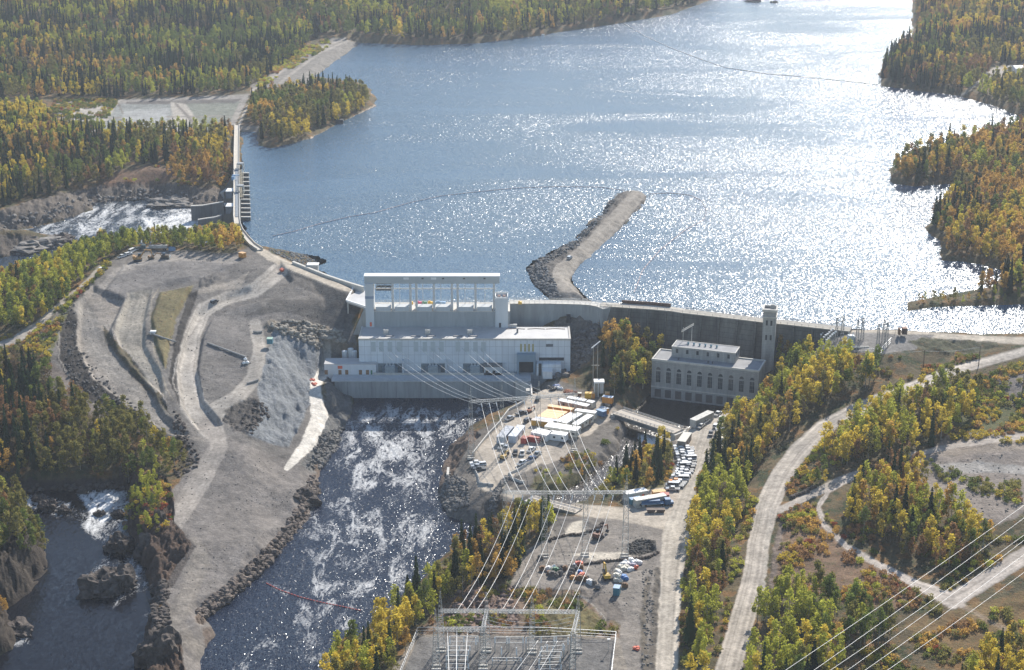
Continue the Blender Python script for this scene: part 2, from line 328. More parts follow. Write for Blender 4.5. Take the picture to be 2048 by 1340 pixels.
# ---- painting: polygons / lines traced on the photo, thrown on to the ground they lie on
col = np.zeros(X.shape + (3,)); col[:] = (.10, .085, .05)
g1 = fbm(X / 14, Y / 14, 40)[..., None]; g2 = fbm(X / 5, Y / 5, 50)[..., None]
col[:] = np.array((.075, .07, .035)) * (1 - g1) * 2 * .5 + np.array((.15, .11, .06)) * g1
col = np.where(g2 > .62, np.array((.19, .11, .045)), col); col = np.where(g2 < .33, np.array((.05, .06, .025)), col)
zone = np.zeros(X.shape, np.int8); rk = np.zeros(X.shape)
JX = (vn(X / 4, Y / 4, 61) - .5) + (vn(X / 1.6, Y / 1.6, 62) - .5) * .6; JY = (vn(X / 4, Y / 4, 63) - .5) * .6
def area(pts, c, z=None, fe=3, jit=5, rock=None, mix=1.0):
    xs, ys = [p[0] for p in pts], [p[1] for p in pts]; m = fe + jit
    bb = (PX > min(xs) - m) & (PX < max(xs) + m) & (PY > min(ys) - m) & (PY < max(ys) + m)
    x = PX[bb] + JX[bb] * jit; y = PY[bb] + JY[bb] * jit
    d = segd(x, y, pts); d = np.where(pip(x, y, pts), d, -d); wgt = np.clip(d / fe + .5, 0, 1) * mix
    col[bb] = col[bb] * (1 - wgt[:, None]) + np.array(c) * wgt[:, None]
    if z is not None: zz = zone[bb]; zz[wgt > .5 * mix] = z; zone[bb] = zz
    if rock is not None: r = rk[bb]; rk[bb] = r * (1 - wgt) + rock * wgt
    elif z in (1, 2): rk[bb] *= (1 - wgt)
def line(pts, c, z=1, fe=1.5, jit=2, stripes=0, rock=None):   # pts: x, y, width
    xs, ys = [p[0] for p in pts], [p[1] for p in pts]; m = max(p[2] for p in pts) + fe + jit
    bb = (PX > min(xs) - m) & (PX < max(xs) + m) & (PY > min(ys) - m) & (PY < max(ys) + m)
    x = PX[bb] + JX[bb] * jit; y = PY[bb] + JY[bb] * jit
    best = np.full(x.shape, -1e9); lat = np.zeros(x.shape)
    for i in range(len(pts) - 1):
        x1, y1, w1 = pts[i]; x2, y2, w2 = pts[i + 1]; dx, dy = x2 - x1, y2 - y1; L = dx * dx + dy * dy
        t = np.clip(((x - x1) * dx + (y - y1) * dy) / L, 0, 1); dd = np.hypot(x - x1 - t * dx, y - y1 - t * dy); ww = (w1 + (w2 - w1) * t) / 2
        s = ww - dd; k = s > best; best = np.where(k, s, best); lat = np.where(k, ((x - x1) * dy - (y - y1) * dx) / math.sqrt(L) / ww, lat)
    wgt = np.clip(best / fe + .5, 0, 1); cc = np.array(c)[None, :] * np.ones(x.shape)[:, None]
    if stripes:
        s = vn(lat * 4.3 + 7, x * .006, 90) * .6 + vn(lat * 9.5, x * .01, 91) * .4; cc = cc * (1 + (s - .5)[:, None] * stripes)
        cc = cc * (1 - .18 * np.clip(np.abs(lat) - .75, 0, .25)[:, None] * 4)
    col[bb] = col[bb] * (1 - wgt[:, None]) + cc * wgt[:, None]
    zz = zone[bb]; zz[wgt > .5] = z; zone[bb] = zz
    if rock is not None: r = rk[bb]; rk[bb] = r * (1 - wgt) + rock * wgt
    else: rk[bb] *= (1 - wgt)
GR, GD, GL, SD, RKC = (.19, .178, .163), (.055, .050, .045), (.33, .30, .262), (.40, .355, .29), (.17, .148, .125)
G_, R_, V_, K_, T_ = 0, 1, 2, 3, 4
# far side
area([(105,207),(240,200),(500,188),(492,205),(470,250),(380,262),(180,262),(120,245)], (.34,.32,.29), V_)
area([(235,208),(340,204),(360,225),(300,262),(200,262)], (.27,.285,.27), V_, jit=1); area([(372,206),(480,203),(462,240),(450,262),(380,262),(372,235)], (.22,.235,.20), V_, jit=1)
area([(255,203),(485,197),(470,206),(250,209)], (.16,.15,.14), V_, 1, 1); area([(340,204),(372,208),(410,262),(350,262)], (.45,.42,.37), V_, 2, 2)
area([(130,205),(240,201),(200,262),(150,262)], (.46,.43,.38), V_, 2, 6)
area([(665,75),(722,86),(622,160),(600,175),(515,190),(500,172)], (.24,.225,.20), V_, 3, 3)
line([(505,182,9),(600,115,8),(690,76,5)], (.38,.35,.31), V_); line([(560,165,5),(640,105,4),(700,80,3)], (.36,.33,.29), V_)
area([(470,250),(520,250),(515,265),(475,262)], SD, V_, 2, 1); line([(478,250,6),(488,225,5),(505,195,5)], SD, R_)
area([(485,262),(515,262),(518,290),(490,275)], (.2,.19,.17), K_, rock=1)
line([(755,208,3),(700,240,5),(640,270,4),(580,292,3)], (.5,.43,.36), V_, 1, 1)
area([(-60,478),(-60,430),(0,422),(120,388),(230,366),(335,366),(460,382),(450,450),(385,415),(300,398),(190,412),(130,440),(0,463)], RKC, K_, 4, 10, 1.3)
area([(-60,470),(60,470),(105,488),(140,476),(100,500),(0,518),(-60,535)], RKC, K_, 2, 5, 1)
area([(225,345),(300,330),(360,340),(330,365),(200,372)], (.22,.13,.09), None, 6, 12, mix=.7)
line([(236,206,3),(250,235,4),(215,262,5)], (.20,.185,.165), V_, 1, 1); line([(350,206,4),(375,232,6),(400,262,8)], (.22,.20,.18), V_, 1, 1); line([(130,232,3),(200,236,3),(480,232,2)], (.27,.25,.22), V_, 1, 3)
area([(250,222),(340,216),(330,250),(240,255)], (.38,.39,.38), V_, 3, 8)
# left works
area([(505,492),(540,505),(600,538),(700,576),(735,600),(700,640),(715,690),(660,740),(640,760),(650,800),(690,850),(680,900),(635,990),(560,1090),(450,1200),(400,1240),(440,1265),(420,1345),(330,1360),(340,1250),(320,1180),(330,1100),(345,980),(385,930),(370,880),(290,820),(190,812),(110,790),(95,700),(60,690),(100,640),(150,585),(200,528),(280,499),(380,500),(460,508)], GR, V_, 3, 6)
area([(175,560),(205,535),(160,600),(150,690),(185,745),(250,795),(345,860),(370,905),(340,890),(200,822),(150,790),(115,720),(115,640),(150,590)], GD, V_, 3, 6, .6)
area([(158,600),(185,568),(250,600),(222,660),(235,700),(300,765),(330,825),(385,872),(420,885),(340,868),(260,815),(185,755),(152,690)], GL, V_, 4, 9)
area([(200,592),(245,532),(330,513),(480,528),(420,556),(330,575),(250,602)], (.205,.195,.185), V_, 3, 6)
line([(190,590,14),(230,545,16),(290,520,20),(380,512,18),(470,520,14)], (.29,.27,.245), V_, 4, 4, .4)
area([(255,588),(305,578),(292,640),(292,690),(322,742),(332,795),(292,762),(240,700),(228,660)], (.36,.335,.285), V_, 3, 7)
area([(205,652),(232,682),(282,732),(322,790),(342,832),(326,832),(270,772),(210,702)], (.085,.072,.045), T_, 2, 5, .5)
area([(318,585),(388,570),(352,640),(338,700),(330,740),(312,700),(300,640)], (.155,.13,.062), T_, 2, 4)
line([(318,575,3),(303,600,3),(300,640,3),(308,700,3),(330,770,3),(345,800,3)], (.30,.27,.22), V_, 1, 2)
area([(376,588),(398,580),(374,650),(360,720),(352,770),(374,802),(358,808),(337,760),(347,690),(362,640)], GD, V_, 2, 3, .4)
line([(400,562,6),(440,552,5),(490,540,4)], (.16,.15,.14), V_, 2, 3)
area([(395,575),(470,560),(500,540),(480,575),(440,580),(398,590)], (.33,.30,.26), V_, 3, 5)
area([(398,560),(430,545),(445,555),(420,572),(400,574)], (.125,.12,.115), V_, 2, 4, 1)
area([(408,640),(480,600),(530,615),(502,660),(500,700),(482,760),(452,785),(422,760),(408,700)], (.20,.188,.175), V_, 3, 3)
area([(540,600),(692,598),(697,625),(692,662),(640,642),(560,625),(480,635),(530,612)], (.13,.122,.112), V_, 2, 2)
area([(567,545),(600,548),(700,590),(690,600),(640,592),(575,562)], (.13,.122,.112), V_, 2, 2)
line([(490,640,4),(565,625,4),(620,640,4),(685,662,3)], (.24,.22,.2), V_, 2, 2)
line([(560,540,34),(510,580,30),(450,598,26),(405,622,30),(385,670,34),(372,740,42),(385,810,52),(420,850,54)], (.34,.315,.28), R_, 4, 3, .8)
line([(420,830,40),(470,800,34),(505,760,30),(520,700,28),(510,650,26)], (.32,.295,.26), R_, 4, 3, .4)
line([(505,492,10),(540,514,16),(600,541,16),(700,580,12)], SD, R_, 3, 3, .5)
line([(100,740,30),(150,790,26),(200,830,20)], (.22,.19,.165), V_, 4, 8)
line([(-60,710,16),(30,680,16),(80,645,12),(120,610,11),(160,575,8),(200,535,8)], (.36,.33,.29), R_, 2, 3)
line([(140,600,14),(122,640,16),(100,690,20)], (.13,.125,.055), T_, 2, 4)
area([(480,800),(540,790),(520,850),(500,870),(470,860),(440,835)], (.13,.12,.11), K_, 4, 12, 1)
area([(430,860),(470,880),(600,930),(640,960),(600,1040),(520,1140),(440,1190),(400,1230),(440,1265),(420,1345),(335,1345),(325,1180),(335,1080),(345,980),(385,930)], (.215,.198,.182), V_, 4, 3)
line([(420,850,46),(440,890,34),(400,960,44),(365,1020,40),(350,1055,26)], (.285,.26,.232), R_, 10, 3, .35); line([(390,1090,30),(400,1120,40),(370,1200,40),(350,1250,30),(400,1300,30)], (.25,.228,.20), V_, 12, 4, .3)
area([(345,1040),(395,1095),(350,1100),(330,1090)], (.10,.092,.088), K_, 2, 1); area([(360,1095),(390,1095),(345,1175),(320,1180)], (.12,.105,.095), K_, 3, 3)
area([(540,642),(602,643),(680,662),(700,690),(690,720),(650,705),(600,672),(545,668),(525,655)], (.30,.265,.215), K_, 3, 6, 1.3)
area([(545,662),(600,668),(650,700),(645,722),(628,760),(618,810),(604,845),(578,895),(545,888),(495,872),(520,830),(515,780),(530,720),(540,690)], (.27,.29,.305), K_, 3, 4, .55)
area([(645,738),(700,790),(705,818),(688,865),(660,912),(622,942),(600,930),(640,875),(655,825),(650,780)], (.18,.18,.172), K_, 3, 5, 1)
line([(652,733,26),(630,770,20),(632,800,26),(640,835,34),(618,885,30),(575,935,12)], (.62,.585,.52), R_, 1.5, 3)
line([(635,930,20),(645,960,22),(635,1000,34),(600,1045,30),(560,1090,34),(520,1140,30),(460,1195,34),(405,1235,24)], (.20,.155,.12), K_, 4, 8, None, 1.3)
line([(415,1265,26),(430,1300,26),(410,1350,26)], (.20,.16,.13), K_, 4, 8, None, 1)
line([(165,612,36),(190,690,40),(260,775,40),(345,858,34)], (.29,.27,.24), V_, 8, 4, .7); line([(285,592,26),(262,680,30),(310,775,18)], (.30,.28,.24), V_, 6, 4, .6)
line([(215,640,2),(240,690,2),(290,742,2),(330,800,2)], (.40,.37,.33), V_, 1, 3); line([(118,640,3),(118,715,3),(152,785,3),(205,820,3)], (.30,.28,.25), V_, 1, 4); line([(400,640,2),(352,720,3),(345,765,3),(365,806,2)], (.33,.31,.28), V_, 1, 2)
# gorge banks
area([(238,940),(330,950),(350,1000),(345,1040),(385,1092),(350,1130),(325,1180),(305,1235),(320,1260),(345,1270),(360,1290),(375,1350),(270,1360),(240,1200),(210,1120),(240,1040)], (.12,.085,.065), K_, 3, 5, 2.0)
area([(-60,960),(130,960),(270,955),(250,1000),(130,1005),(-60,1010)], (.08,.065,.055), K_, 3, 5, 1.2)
area([(-60,1010),(30,1000),(70,1030),(105,1085),(100,1150),(60,1200),(30,1230),(50,1280),(-60,1350)], (.075,.062,.05), K_, 3, 5, 1.8)  # left cliff: its shade is put into the rock colour
# jetty
area([(1198,612),(1185,600),(1160,585),(1135,560),(1160,530),(1215,480),(1250,450),(1305,390),(1265,378),(1230,386),(1205,415),(1150,480),(1075,515),(1045,540),(1070,570),(1110,608)], (.17,.16,.148), K_, 2, 3, .9)
line([(1275,390,30),(1240,430,34),(1180,495,36),(1125,545,40),(1120,570,40),(1150,600,34)], (.31,.285,.25), V_, 3, 3, .3)
line([(1680,661,6),(1800,667,12),(1900,674,13),(2000,680,14),(2120,684,20)], SD, R_, 2, 2, .3)
# camp
area([(1112,640),(1180,630),(1205,645),(1190,700),(1170,730),(1110,760),(1095,735)], (.22,.20,.175), K_, 4, 6, 1.5)
area([(905,895),(960,860),(1000,840),(1060,780),(1120,760),(1250,815),(1290,830),(1250,900),(1190,945),(1120,985),(1140,1010),(1060,1015),(1000,1000),(985,1048),(900,1050),(872,1000),(880,940)], (.18,.165,.145), V_, 3, 5)
area([(900,890),(945,855),(960,870),(930,900),(900,960),(880,1000),(874,960),(885,920)], (.19,.145,.115), K_, 3, 5, 1)
area([(895,945),(935,960),(935,1010),(900,1030),(875,1000)], (.22,.21,.195), K_, 3, 5, 1)
area([(1065,765),(1112,762),(1130,785),(1215,805),(1245,828),(1200,850),(1180,870),(1120,885),(1085,925),(1015,962),(1000,985),(955,975),(945,930),(952,900),(1000,850),(1050,810)], (.40,.355,.295), R_, 3, 3)
area([(1060,905),(1130,890),(1160,905),(1090,930)], (.36,.32,.27), R_, 3, 3)
area([(1070,950),(1190,945),(1190,985),(1120,1000),(1060,975)], (.11,.10,.045), T_, 4, 8)
area([(1280,860),(1350,880),(1352,930),(1330,985),(1250,990),(1180,985),(1240,930),(1290,905)], (.12,.105,.05), T_, 4, 8)
line([(1352,880,14),(1352,930,14),(1335,975,14)], (.22,.2,.18), V_, 3, 3)
line([(1290,800,10),(1330,835,12),(1370,860,10)], (.24,.22,.2), K_, 3, 4, None, .8)
line([(975,968,30),(1020,985,22),(1080,1002,20),(1150,1018,24),(1240,1032,34),(1360,1045,54)], (.43,.38,.31), R_, 2, 2, .3)
area([(1110,1030),(1240,1040),(1330,1060),(1320,1140),(1312,1360),(1228,1360),(1230,1275),(1240,1250),(1160,1180),(1020,1178),(1040,1112),(1100,1062)], (.26,.238,.212), V_, 3, 4)
area([(1245,985),(1330,975),(1352,930),(1352,880),(1330,852),(1395,822),(1445,808),(1455,830),(1440,860),(1432,900),(1400,1000),(1372,1060),(1250,1045)], (.41,.365,.305), R_, 3, 3)
line([(1450,815,26),(1420,860,40),(1398,930,40),(1372,1010,44),(1352,1070,56),(1342,1150,46),(1336,1250,46),(1330,1370,50)], (.45,.41,.35), R_, 2, 2, .95)
line([(1315,1140,12),(1308,1250,14),(1300,1360,18)], (.15,.135,.115), V_, 4, 4, None, .5)
line([(1295,1160,10),(1285,1250,12),(1290,1360,12)], (.17,.15,.12), V_, 4, 6, None, .4)
area([(1145,1045),(1165,1040),(1170,1062),(1160,1072),(1125,1072)], (.62,.57,.48), V_, 3, 3)
area([(1130,1108),(1175,1106),(1245,1104),(1262,1112),(1240,1120),(1190,1122),(1160,1112)], (.62,.57,.48), V_, 2, 3)
area([(1255,1090),(1275,1078),(1310,1082),(1312,1100),(1280,1112),(1258,1108)], (.12,.115,.105), K_, 3, 3, 1)
area([(1110,1035),(1170,1040),(1200,1055),(1190,1065),(1165,1040),(1140,1045),(1118,1075),(1105,1060)], (.15,.14,.13), V_, 3, 3)
area([(935,1160),(1040,1175),(1150,1182),(1232,1250),(1240,1276),(835,1276),(865,1225)], (.19,.135,.095), T_, 3, 8, .5)
area([(1070,1185),(1145,1188),(1205,1240),(1190,1274),(1060,1272),(1045,1225)], (.15,.125,.055), T_, 6, 10)
area([(960,1175),(1030,1180),(1040,1250),(1000,1265),(880,1262),(900,1220)], (.26,.185,.145), K_, 4, 10, 1.2)
line([(1150,1182,3),(1185,1208,4),(1212,1238,4)], (.5,.47,.42), V_, 1, 2)
area([(1150,1175),(1230,1190),(1250,1240),(1215,1240),(1180,1205)], (.19,.17,.15), V_, 3, 4, .4)
area([(832,1268),(1236,1274),(1262,1360),(770,1360)], (.29,.26,.22), V_, 2, 2); area([(838,1273),(1228,1279),(1222,1360),(800,1360)], (.19,.185,.178), V_, 1.5, 1)
# east
area([(1630,700),(1650,668),(1700,664),(1790,668),(1870,670),(1830,700),(1760,708)], (.24,.232,.22), V_, 2, 2)
area([(1815,684),(1850,675),(1990,685),(2000,692),(1920,712),(1850,700)], (.085,.085,.05), T_, 3, 4, .6)
line([(2160,690,18),(2048,703,18),(1960,727,19),(1890,747,20),(1820,776,22),(1760,797,24),(1700,826,28),(1645,856,32),(1595,905,38),(1560,955,42),(1535,1010,46),(1518,1080,44),(1508,1150,44),(1490,1220,48),(1470,1290,50),(1448,1370,54)], (.415,.375,.325), R_, 2.5, 1.5, 1.0)
line([(1545,1020,7),(1534,1080,8),(1530,1140,7),(1526,1180,5)], (.5,.46,.4), V_, 2, 4)
area([(1562,1035),(1590,1012),(1615,1015),(1572,1100),(1560,1170),(1538,1180),(1545,1100)], (.21,.17,.14), V_, 4, 5, .5)
area([(1572,1030),(1620,1002),(1700,1100),(1850,1172),(1800,1222),(1620,1192),(1545,1182)], (.185,.12,.075), T_, 5, 12)
area([(1840,915),(2060,895),(2060,1020),(2000,1050),(1900,1015),(1822,945)], (.27,.235,.205), V_, 4, 12)
area([(1870,930),(1960,922),(2060,935),(2060,950),(1960,945),(1880,945)], (.40,.38,.35), V_, 3, 8)
area([(1990,760),(2060,730),(2060,810),(2010,810)], (.20,.18,.165), V_, 4, 6); area([(1900,822),(1990,800),(2060,832),(2060,862),(1915,885)], (.10,.105,.042), T_, 4, 10)
area([(1900,868),(2060,862),(2060,900),(1840,915)], (.28,.24,.20), V_, 3, 4)
line([(1560,1020,14),(1620,990,16),(1690,958,18),(1725,944,16)], (.36,.325,.285), R_, 2, 3, .3)
line([(1700,955,12),(1655,985,9),(1636,1012,11),(1648,1050,11),(1692,1092,12),(1760,1132,14),(1840,1172,18),(1905,1200,36),(1960,1168,34),(2060,1105,36)], (.39,.35,.31), R_, 2, 3, .9)
line([(1900,1198,12),(1960,1232,8),(2070,1290,8)], (.36,.32,.28), R_, 2, 3)
line([(1820,910,9),(1900,893,10),(2000,878,12),(2100,868,14)], (.38,.34,.30), R_, 2, 3)
area([(1920,1215),(2060,1180),(2060,1340),(1900,1300),(1800,1250),(1860,1225)], (.19,.12,.05), T_, 6, 14, mix=.7)
area([(1990,135),(2048,128),(2048,150),(2000,155),(1960,150)], (.42,.39,.35), V_, 3, 4); line([(1980,155,5),(1955,165,5),(1925,190,6)], (.4,.37,.33), V_)
# ---- rock relief
kk = (zone == V_) | (zone == K_); col[kk] *= np.array((.82, .795, .765)); col[zone == R_] *= np.array((.97, .945, .91))
Z += rk * ((fbm(X / 7, Y / 11, 71, 4) - .5) * 5.5 + np.abs(vn(X / 2.2, Y / 2.6, 75) - .5) * 1.6 - .6) * np.clip((Z + 0) / 3, 0, 1)
Z += rk * (np.abs(fbm(X / 1.7 + Y / 6, Y / 3.2, 88, 3) - .5) * -3.4 + .55) * np.clip(Z / 3, 0, 1) * (Y < 1150)
ridge = fbm(X / 3 + Y / 9, Y / 12 - X / 20, 81, 3)
Z += (np.hypot(PX - 575, (PY - 780) * .6) < 62) * (rk > .3) * (ridge - .5) * 2.5
Z += (vn(X / 2.5, Y / 2.5, 77) - .5) * .35 * (zone != 1)
for nm, poly, wz, s_, dp in WAT:
    if nm in ('reservoir',): continue
    k = WIN[nm][0] & pip(X, Y, WIN[nm + '_in'][0]); Z[k] = np.minimum(Z[k], wz - .15)
NRM = None
def ground_mat(name, rough, bumpd, spots=None):
    m, n, b = newmat(name); b.inputs['Roughness'].default_value = rough; b.inputs['Specular IOR Level'].default_value = .2
    at = N(n, 'ShaderNodeAttribute', attribute_name='Col'); g = N(n, 'ShaderNodeNewGeometry'); v = g.outputs['Position']
    n1 = ramp(n, noise_n(n, v, .9, 6, .7), .25, .75, .62, 1.38); n2 = math_n(n, 'MULTIPLY', ramp(n, noise_n(n, v, .06, 4, .6), .3, .7, .82, 1.18), ramp(n, noise_n(n, v, .24, 5, .65), .3, .7, .80, 1.2))
    x = N(n, 'ShaderNodeVectorMath', operation='SCALE'); n.links.new(at.outputs[0], x.inputs[0]); n.links.new(math_n(n, 'MULTIPLY', n1, n2), x.inputs['Scale'])
    c = x.outputs[0]
    if spots:
        c = mixc(n, ramp(n, noise_n(n, v, .45, 5, .7), .55, .68, 0, .75), c, spots[0]); c = mixc(n, ramp(n, noise_n(n, v, .7, 4, .6), .58, .7, 0, .7), c, spots[1])
    n.links.new(c, b.inputs['Base Color'])
    bp = N(n, 'ShaderNodeBump'); bp.inputs['Distance'].default_value = bumpd
    n.links.new(noise_n(n, v, .8, 5, .7), bp.inputs['Height']); n.links.new(bp.outputs[0], b.inputs['Normal'])
    return m
ZN = [('ground', ground_mat('undergrowth', .95, .9, ((.055, .065, .025), (.22, .11, .03)))), ('road', ground_mat('road_gravel', .9, .12)), ('gravel_ground', ground_mat('gravel', .95, .45)),
      ('rocky_ground', ground_mat('bedrock', .95, 1.1)), ('grass', ground_mat('dry_grass', .95, .7, ((.07, .085, .03), (.23, .11, .04))))]
def grid_mesh(name, fmask, zz, colr, m, attr='Col'):
    fj, fi = np.nonzero(fmask); a = fj * NX + fi; F4 = np.stack([a, a + 1, a + 1 + NX, a + NX], 1)
    used, inv = np.unique(F4.ravel(), return_inverse=True); inv = inv.reshape(-1).astype(np.int32)
    me = bpy.data.meshes.new(name); co = np.stack([X.ravel()[used], Y.ravel()[used], zz.ravel()[used]], 1).astype(np.float32)
    me.vertices.add(len(used)); me.vertices.foreach_set('co', co.ravel()); nf = len(F4)
    me.loops.add(nf * 4); me.loops.foreach_set('vertex_index', inv); me.polygons.add(nf)
    me.polygons.foreach_set('loop_start', np.arange(0, nf * 4, 4, dtype=np.int32)); me.polygons.foreach_set('loop_total', np.full(nf, 4, np.int32))
    me.polygons.foreach_set('use_smooth', np.ones(nf, bool)); me.update(calc_edges=True)
    ca = me.color_attributes.new(attr, 'FLOAT_COLOR', 'POINT'); cc = np.ones((len(used), 4), np.float32); cc[:, :3] = colr.reshape(-1, colr.shape[-1])[used] if colr.ndim == 3 else colr.ravel()[used][:, None]
    ca.data.foreach_set('color', cc.ravel()); me.materials.append(m)
    o = link_mesh(name, me); return tag(o, kind='structure')
fz = zone[:-1, :-1]
for i, (nm, m) in enumerate(ZN): grid_mesh(nm, fz == i, Z, col, m)
def ground_z(x, y):
    j = int(np.clip(np.searchsorted(gy, y) - 1, 0, NY - 2)); u = x / y; i = int(np.clip(np.searchsorted(gx, u) - 1, 0, NX - 2))
    return float(max(Z[j, i], Z[j + 1, i], Z[j, i + 1], Z[j + 1, i + 1]) * .5 + .5 * min(Z[j, i], Z[j + 1, i], Z[j, i + 1], Z[j + 1, i + 1]))
def G(px, py, z0=10):        # point on the terrain seen at a photo pixel: march the ray
    d = Vector(rdir(px, py)); t0 = t = (60 - CH) / d.z
    for _ in range(900):
        p = Vector((0, 0, CH)) + d * t
        if p.z <= ground_z(p.x, p.y): break
        t += 1.2
    return Vector((p.x, p.y, ground_z(p.x, p.y)))
# ---------------------------------------------------------------- water
foam = np.zeros(X.shape)  # foam mask; also holds the painted glare patch of the side channel
WPX = {}
def wfoam(wz, pts, v, fe=25):
    px, py = proj(X, Y, np.full(X.shape, wz)); xs, ys = [p[0] for p in pts], [p[1] for p in pts]
    bb = (px > min(xs) - fe) & (px < max(xs) + fe) & (py > min(ys) - fe) & (py < max(ys) + fe)
    d = segd(px[bb], py[bb], pts); d = np.where(pip(px[bb], py[bb], pts), d, -d); foam[bb] = np.maximum(foam[bb], np.clip(d / fe + .5, 0, 1) * v)
wfoam(0, [(700,815),(1010,812),(930,860),(885,900),(870,960),(875,1040),(800,1070),(760,1000),(690,980),(660,920),(690,880)], .46, 50)
wfoam(0, [(700,812),(1010,812),(960,840),(760,850),(690,850)], .48, 25); wfoam(0, [(640,960),(900,1040),(870,1130),(760,1235),(640,1290),(600,1180),(600,1060)], .38, 60)
wfoam(0, [(530,1165),(720,1222),(700,1260),(600,1220)], .42, 20); wfoam(0, [(400,1240),(700,1200),(650,1400),(380,1400)], .26, 60)
wfoam(0.1, [(0,978),(60,990),(140,1000),(180,1020),(260,985),(262,1060),(225,1100),(200,1085),(160,1050),(60,1020)], .62, 16); wfoam(0.1, [(150,985),(262,978),(262,1030),(200,1050),(165,1010)], .95, 12)
wfoam(0.1, [(240,1080),(285,1130),(310,1200),(290,1230),(200,1210),(170,1150)], .35, 20); wfoam(0.1, [(-20,1270),(60,1270),(60,1290),(-20,1300)], .5, 12)
wfoam(18, [(190,400),(385,412),(470,440),(470,500),(330,490),(200,470),(60,500),(-60,500),(-60,455),(130,440)], .52, 12); wfoam(18, [(270,430),(385,425),(470,450),(470,490),(380,490),(300,465)], .92, 14)
wfoam(4, [(1275,865),(1350,880),(1350,895),(1280,900)], .9, 10)  # sun glare on the channel, painted as a white patch
def water_mat(name, base, rgh, wl, amp, spark=.42, cell=.9, slick=False, foamy=True, slv=.5):
    m, n, b = newmat(name); g = N(n, 'ShaderNodeNewGeometry'); v = g.outputs['Position']
    mp = N(n, 'ShaderNodeMapping'); mp.inputs['Scale'].default_value = (1, .55, 1); mp.inputs['Rotation'].default_value = (0, 0, .25); n.links.new(v, mp.inputs[0]); vv = mp.outputs[0]
    b.inputs['Specular IOR Level'].default_value = slv; b.inputs['Roughness'].default_value = rgh; b.inputs['IOR'].default_value = 1.333
    h1 = noise_n(n, vv, 1 / wl, 3, .65); h2 = noise_n(n, vv, .28 / wl, 2, .5)
    h = math_n(n, 'ADD', math_n(n, 'MULTIPLY', h1, amp), math_n(n, 'MULTIPLY', h2, amp * 1.2))
    bp = N(n, 'ShaderNodeBump'); bp.inputs['Strength'].default_value = 1; bp.inputs['Distance'].default_value = 1
    if slick:
        m2 = N(n, 'ShaderNodeMapping'); m2.inputs['Scale'].default_value = (.0035, .011, 1); m2.inputs['Rotation'].default_value = (0, 0, -.42); n.links.new(v, m2.inputs[0])
        tn = N(n, 'ShaderNodeTexNoise'); tn.inputs['Scale'].default_value = 1; tn.inputs['Detail'].default_value = 6; tn.inputs['Roughness'].default_value = .62; tn.inputs['Distortion'].default_value = .8; n.links.new(m2.outputs[0], tn.inputs['Vector']); ss = ramp(n, tn.outputs[0], .36, .62, .48, 1.12); h = math_n(n, 'MULTIPLY', h, ss)
    n.links.new(h, bp.inputs['Height']); nrm = bp.outputs[0]
    for cs, k_ in ((cell, spark), (cell * .45, spark)):       # wave facets
        m4 = N(n, 'ShaderNodeMapping'); m4.inputs['Scale'].default_value = (1 / cs, .5 / cs, 0); m4.inputs['Rotation'].default_value = (0, 0, .12 + cs); n.links.new(v, m4.inputs[0])
        vo = N(n, 'ShaderNodeTexVoronoi'); vo.voronoi_dimensions = '2D'; vo.inputs['Scale'].default_value = 1; n.links.new(m4.outputs[0], vo.inputs['Vector'])
        s1 = N(n, 'ShaderNodeVectorMath', operation='SUBTRACT'); n.links.new(vo.outputs['Color'], s1.inputs[0]); s1.inputs[1].default_value = (.5, .5, .5)
        s2 = N(n, 'ShaderNodeVectorMath', operation='MULTIPLY'); n.links.new(s1.outputs[0], s2.inputs[0]); s2.inputs[1].default_value = (k_, k_, 0)
        o2 = s2.outputs[0]
        if slick:
            s5 = N(n, 'ShaderNodeVectorMath', operation='SCALE'); n.links.new(o2, s5.inputs[0]); n.links.new(ss, s5.inputs['Scale']); o2 = s5.outputs[0]
        s3 = N(n, 'ShaderNodeVectorMath', operation='ADD'); n.links.new(nrm, s3.inputs[0]); n.links.new(o2, s3.inputs[1]); nrm = s3.outputs[0]
    s4 = N(n, 'ShaderNodeVectorMath', operation='NORMALIZE'); n.links.new(nrm, s4.inputs[0]); n.links.new(s4.outputs[0], b.inputs['Normal'])
    b.inputs['Base Color'].default_value = (*base, 1)
    if foamy:
        at = N(n, 'ShaderNodeAttribute', attribute_name='Foam')
        m3 = N(n, 'ShaderNodeMapping'); m3.inputs['Scale'].default_value = (.30, .115, 1); m3.inputs['Rotation'].default_value = (0, 0, .5); n.links.new(v, m3.inputs[0])
        fs = noise_n(n, v, 1.1, 4, .7); f1 = N(n, 'ShaderNodeTexNoise'); f1.inputs['Scale'].default_value = 1; f1.inputs['Detail'].default_value = 6; f1.inputs['Roughness'].default_value = .68; f1.inputs['Distortion'].default_value = .9
        n.links.new(m3.outputs[0], f1.inputs['Vector'])
        r = math_n(n, 'ABSOLUTE', math_n(n, 'SUBTRACT', f1.outputs[0], .5), 0); r = math_n(n, 'SUBTRACT', 1.0, math_n(n, 'MULTIPLY', r, 4.2)); r = math_n(n, 'ADD', r, math_n(n, 'MULTIPLY', math_n(n, 'SUBTRACT', fs, .5), 1.3))
        m5 = N(n, 'ShaderNodeMapping'); m5.inputs['Scale'].default_value = (.085, .03, 1); m5.inputs['Rotation'].default_value = (0, 0, -.2); n.links.new(v, m5.inputs[0])
        f2 = N(n, 'ShaderNodeTexNoise'); f2.inputs['Scale'].default_value = 1; f2.inputs['Detail'].default_value = 5; f2.inputs['Roughness'].default_value = .6; f2.inputs['Distortion'].default_value = 1.2; n.links.new(m5.outputs[0], f2.inputs['Vector'])
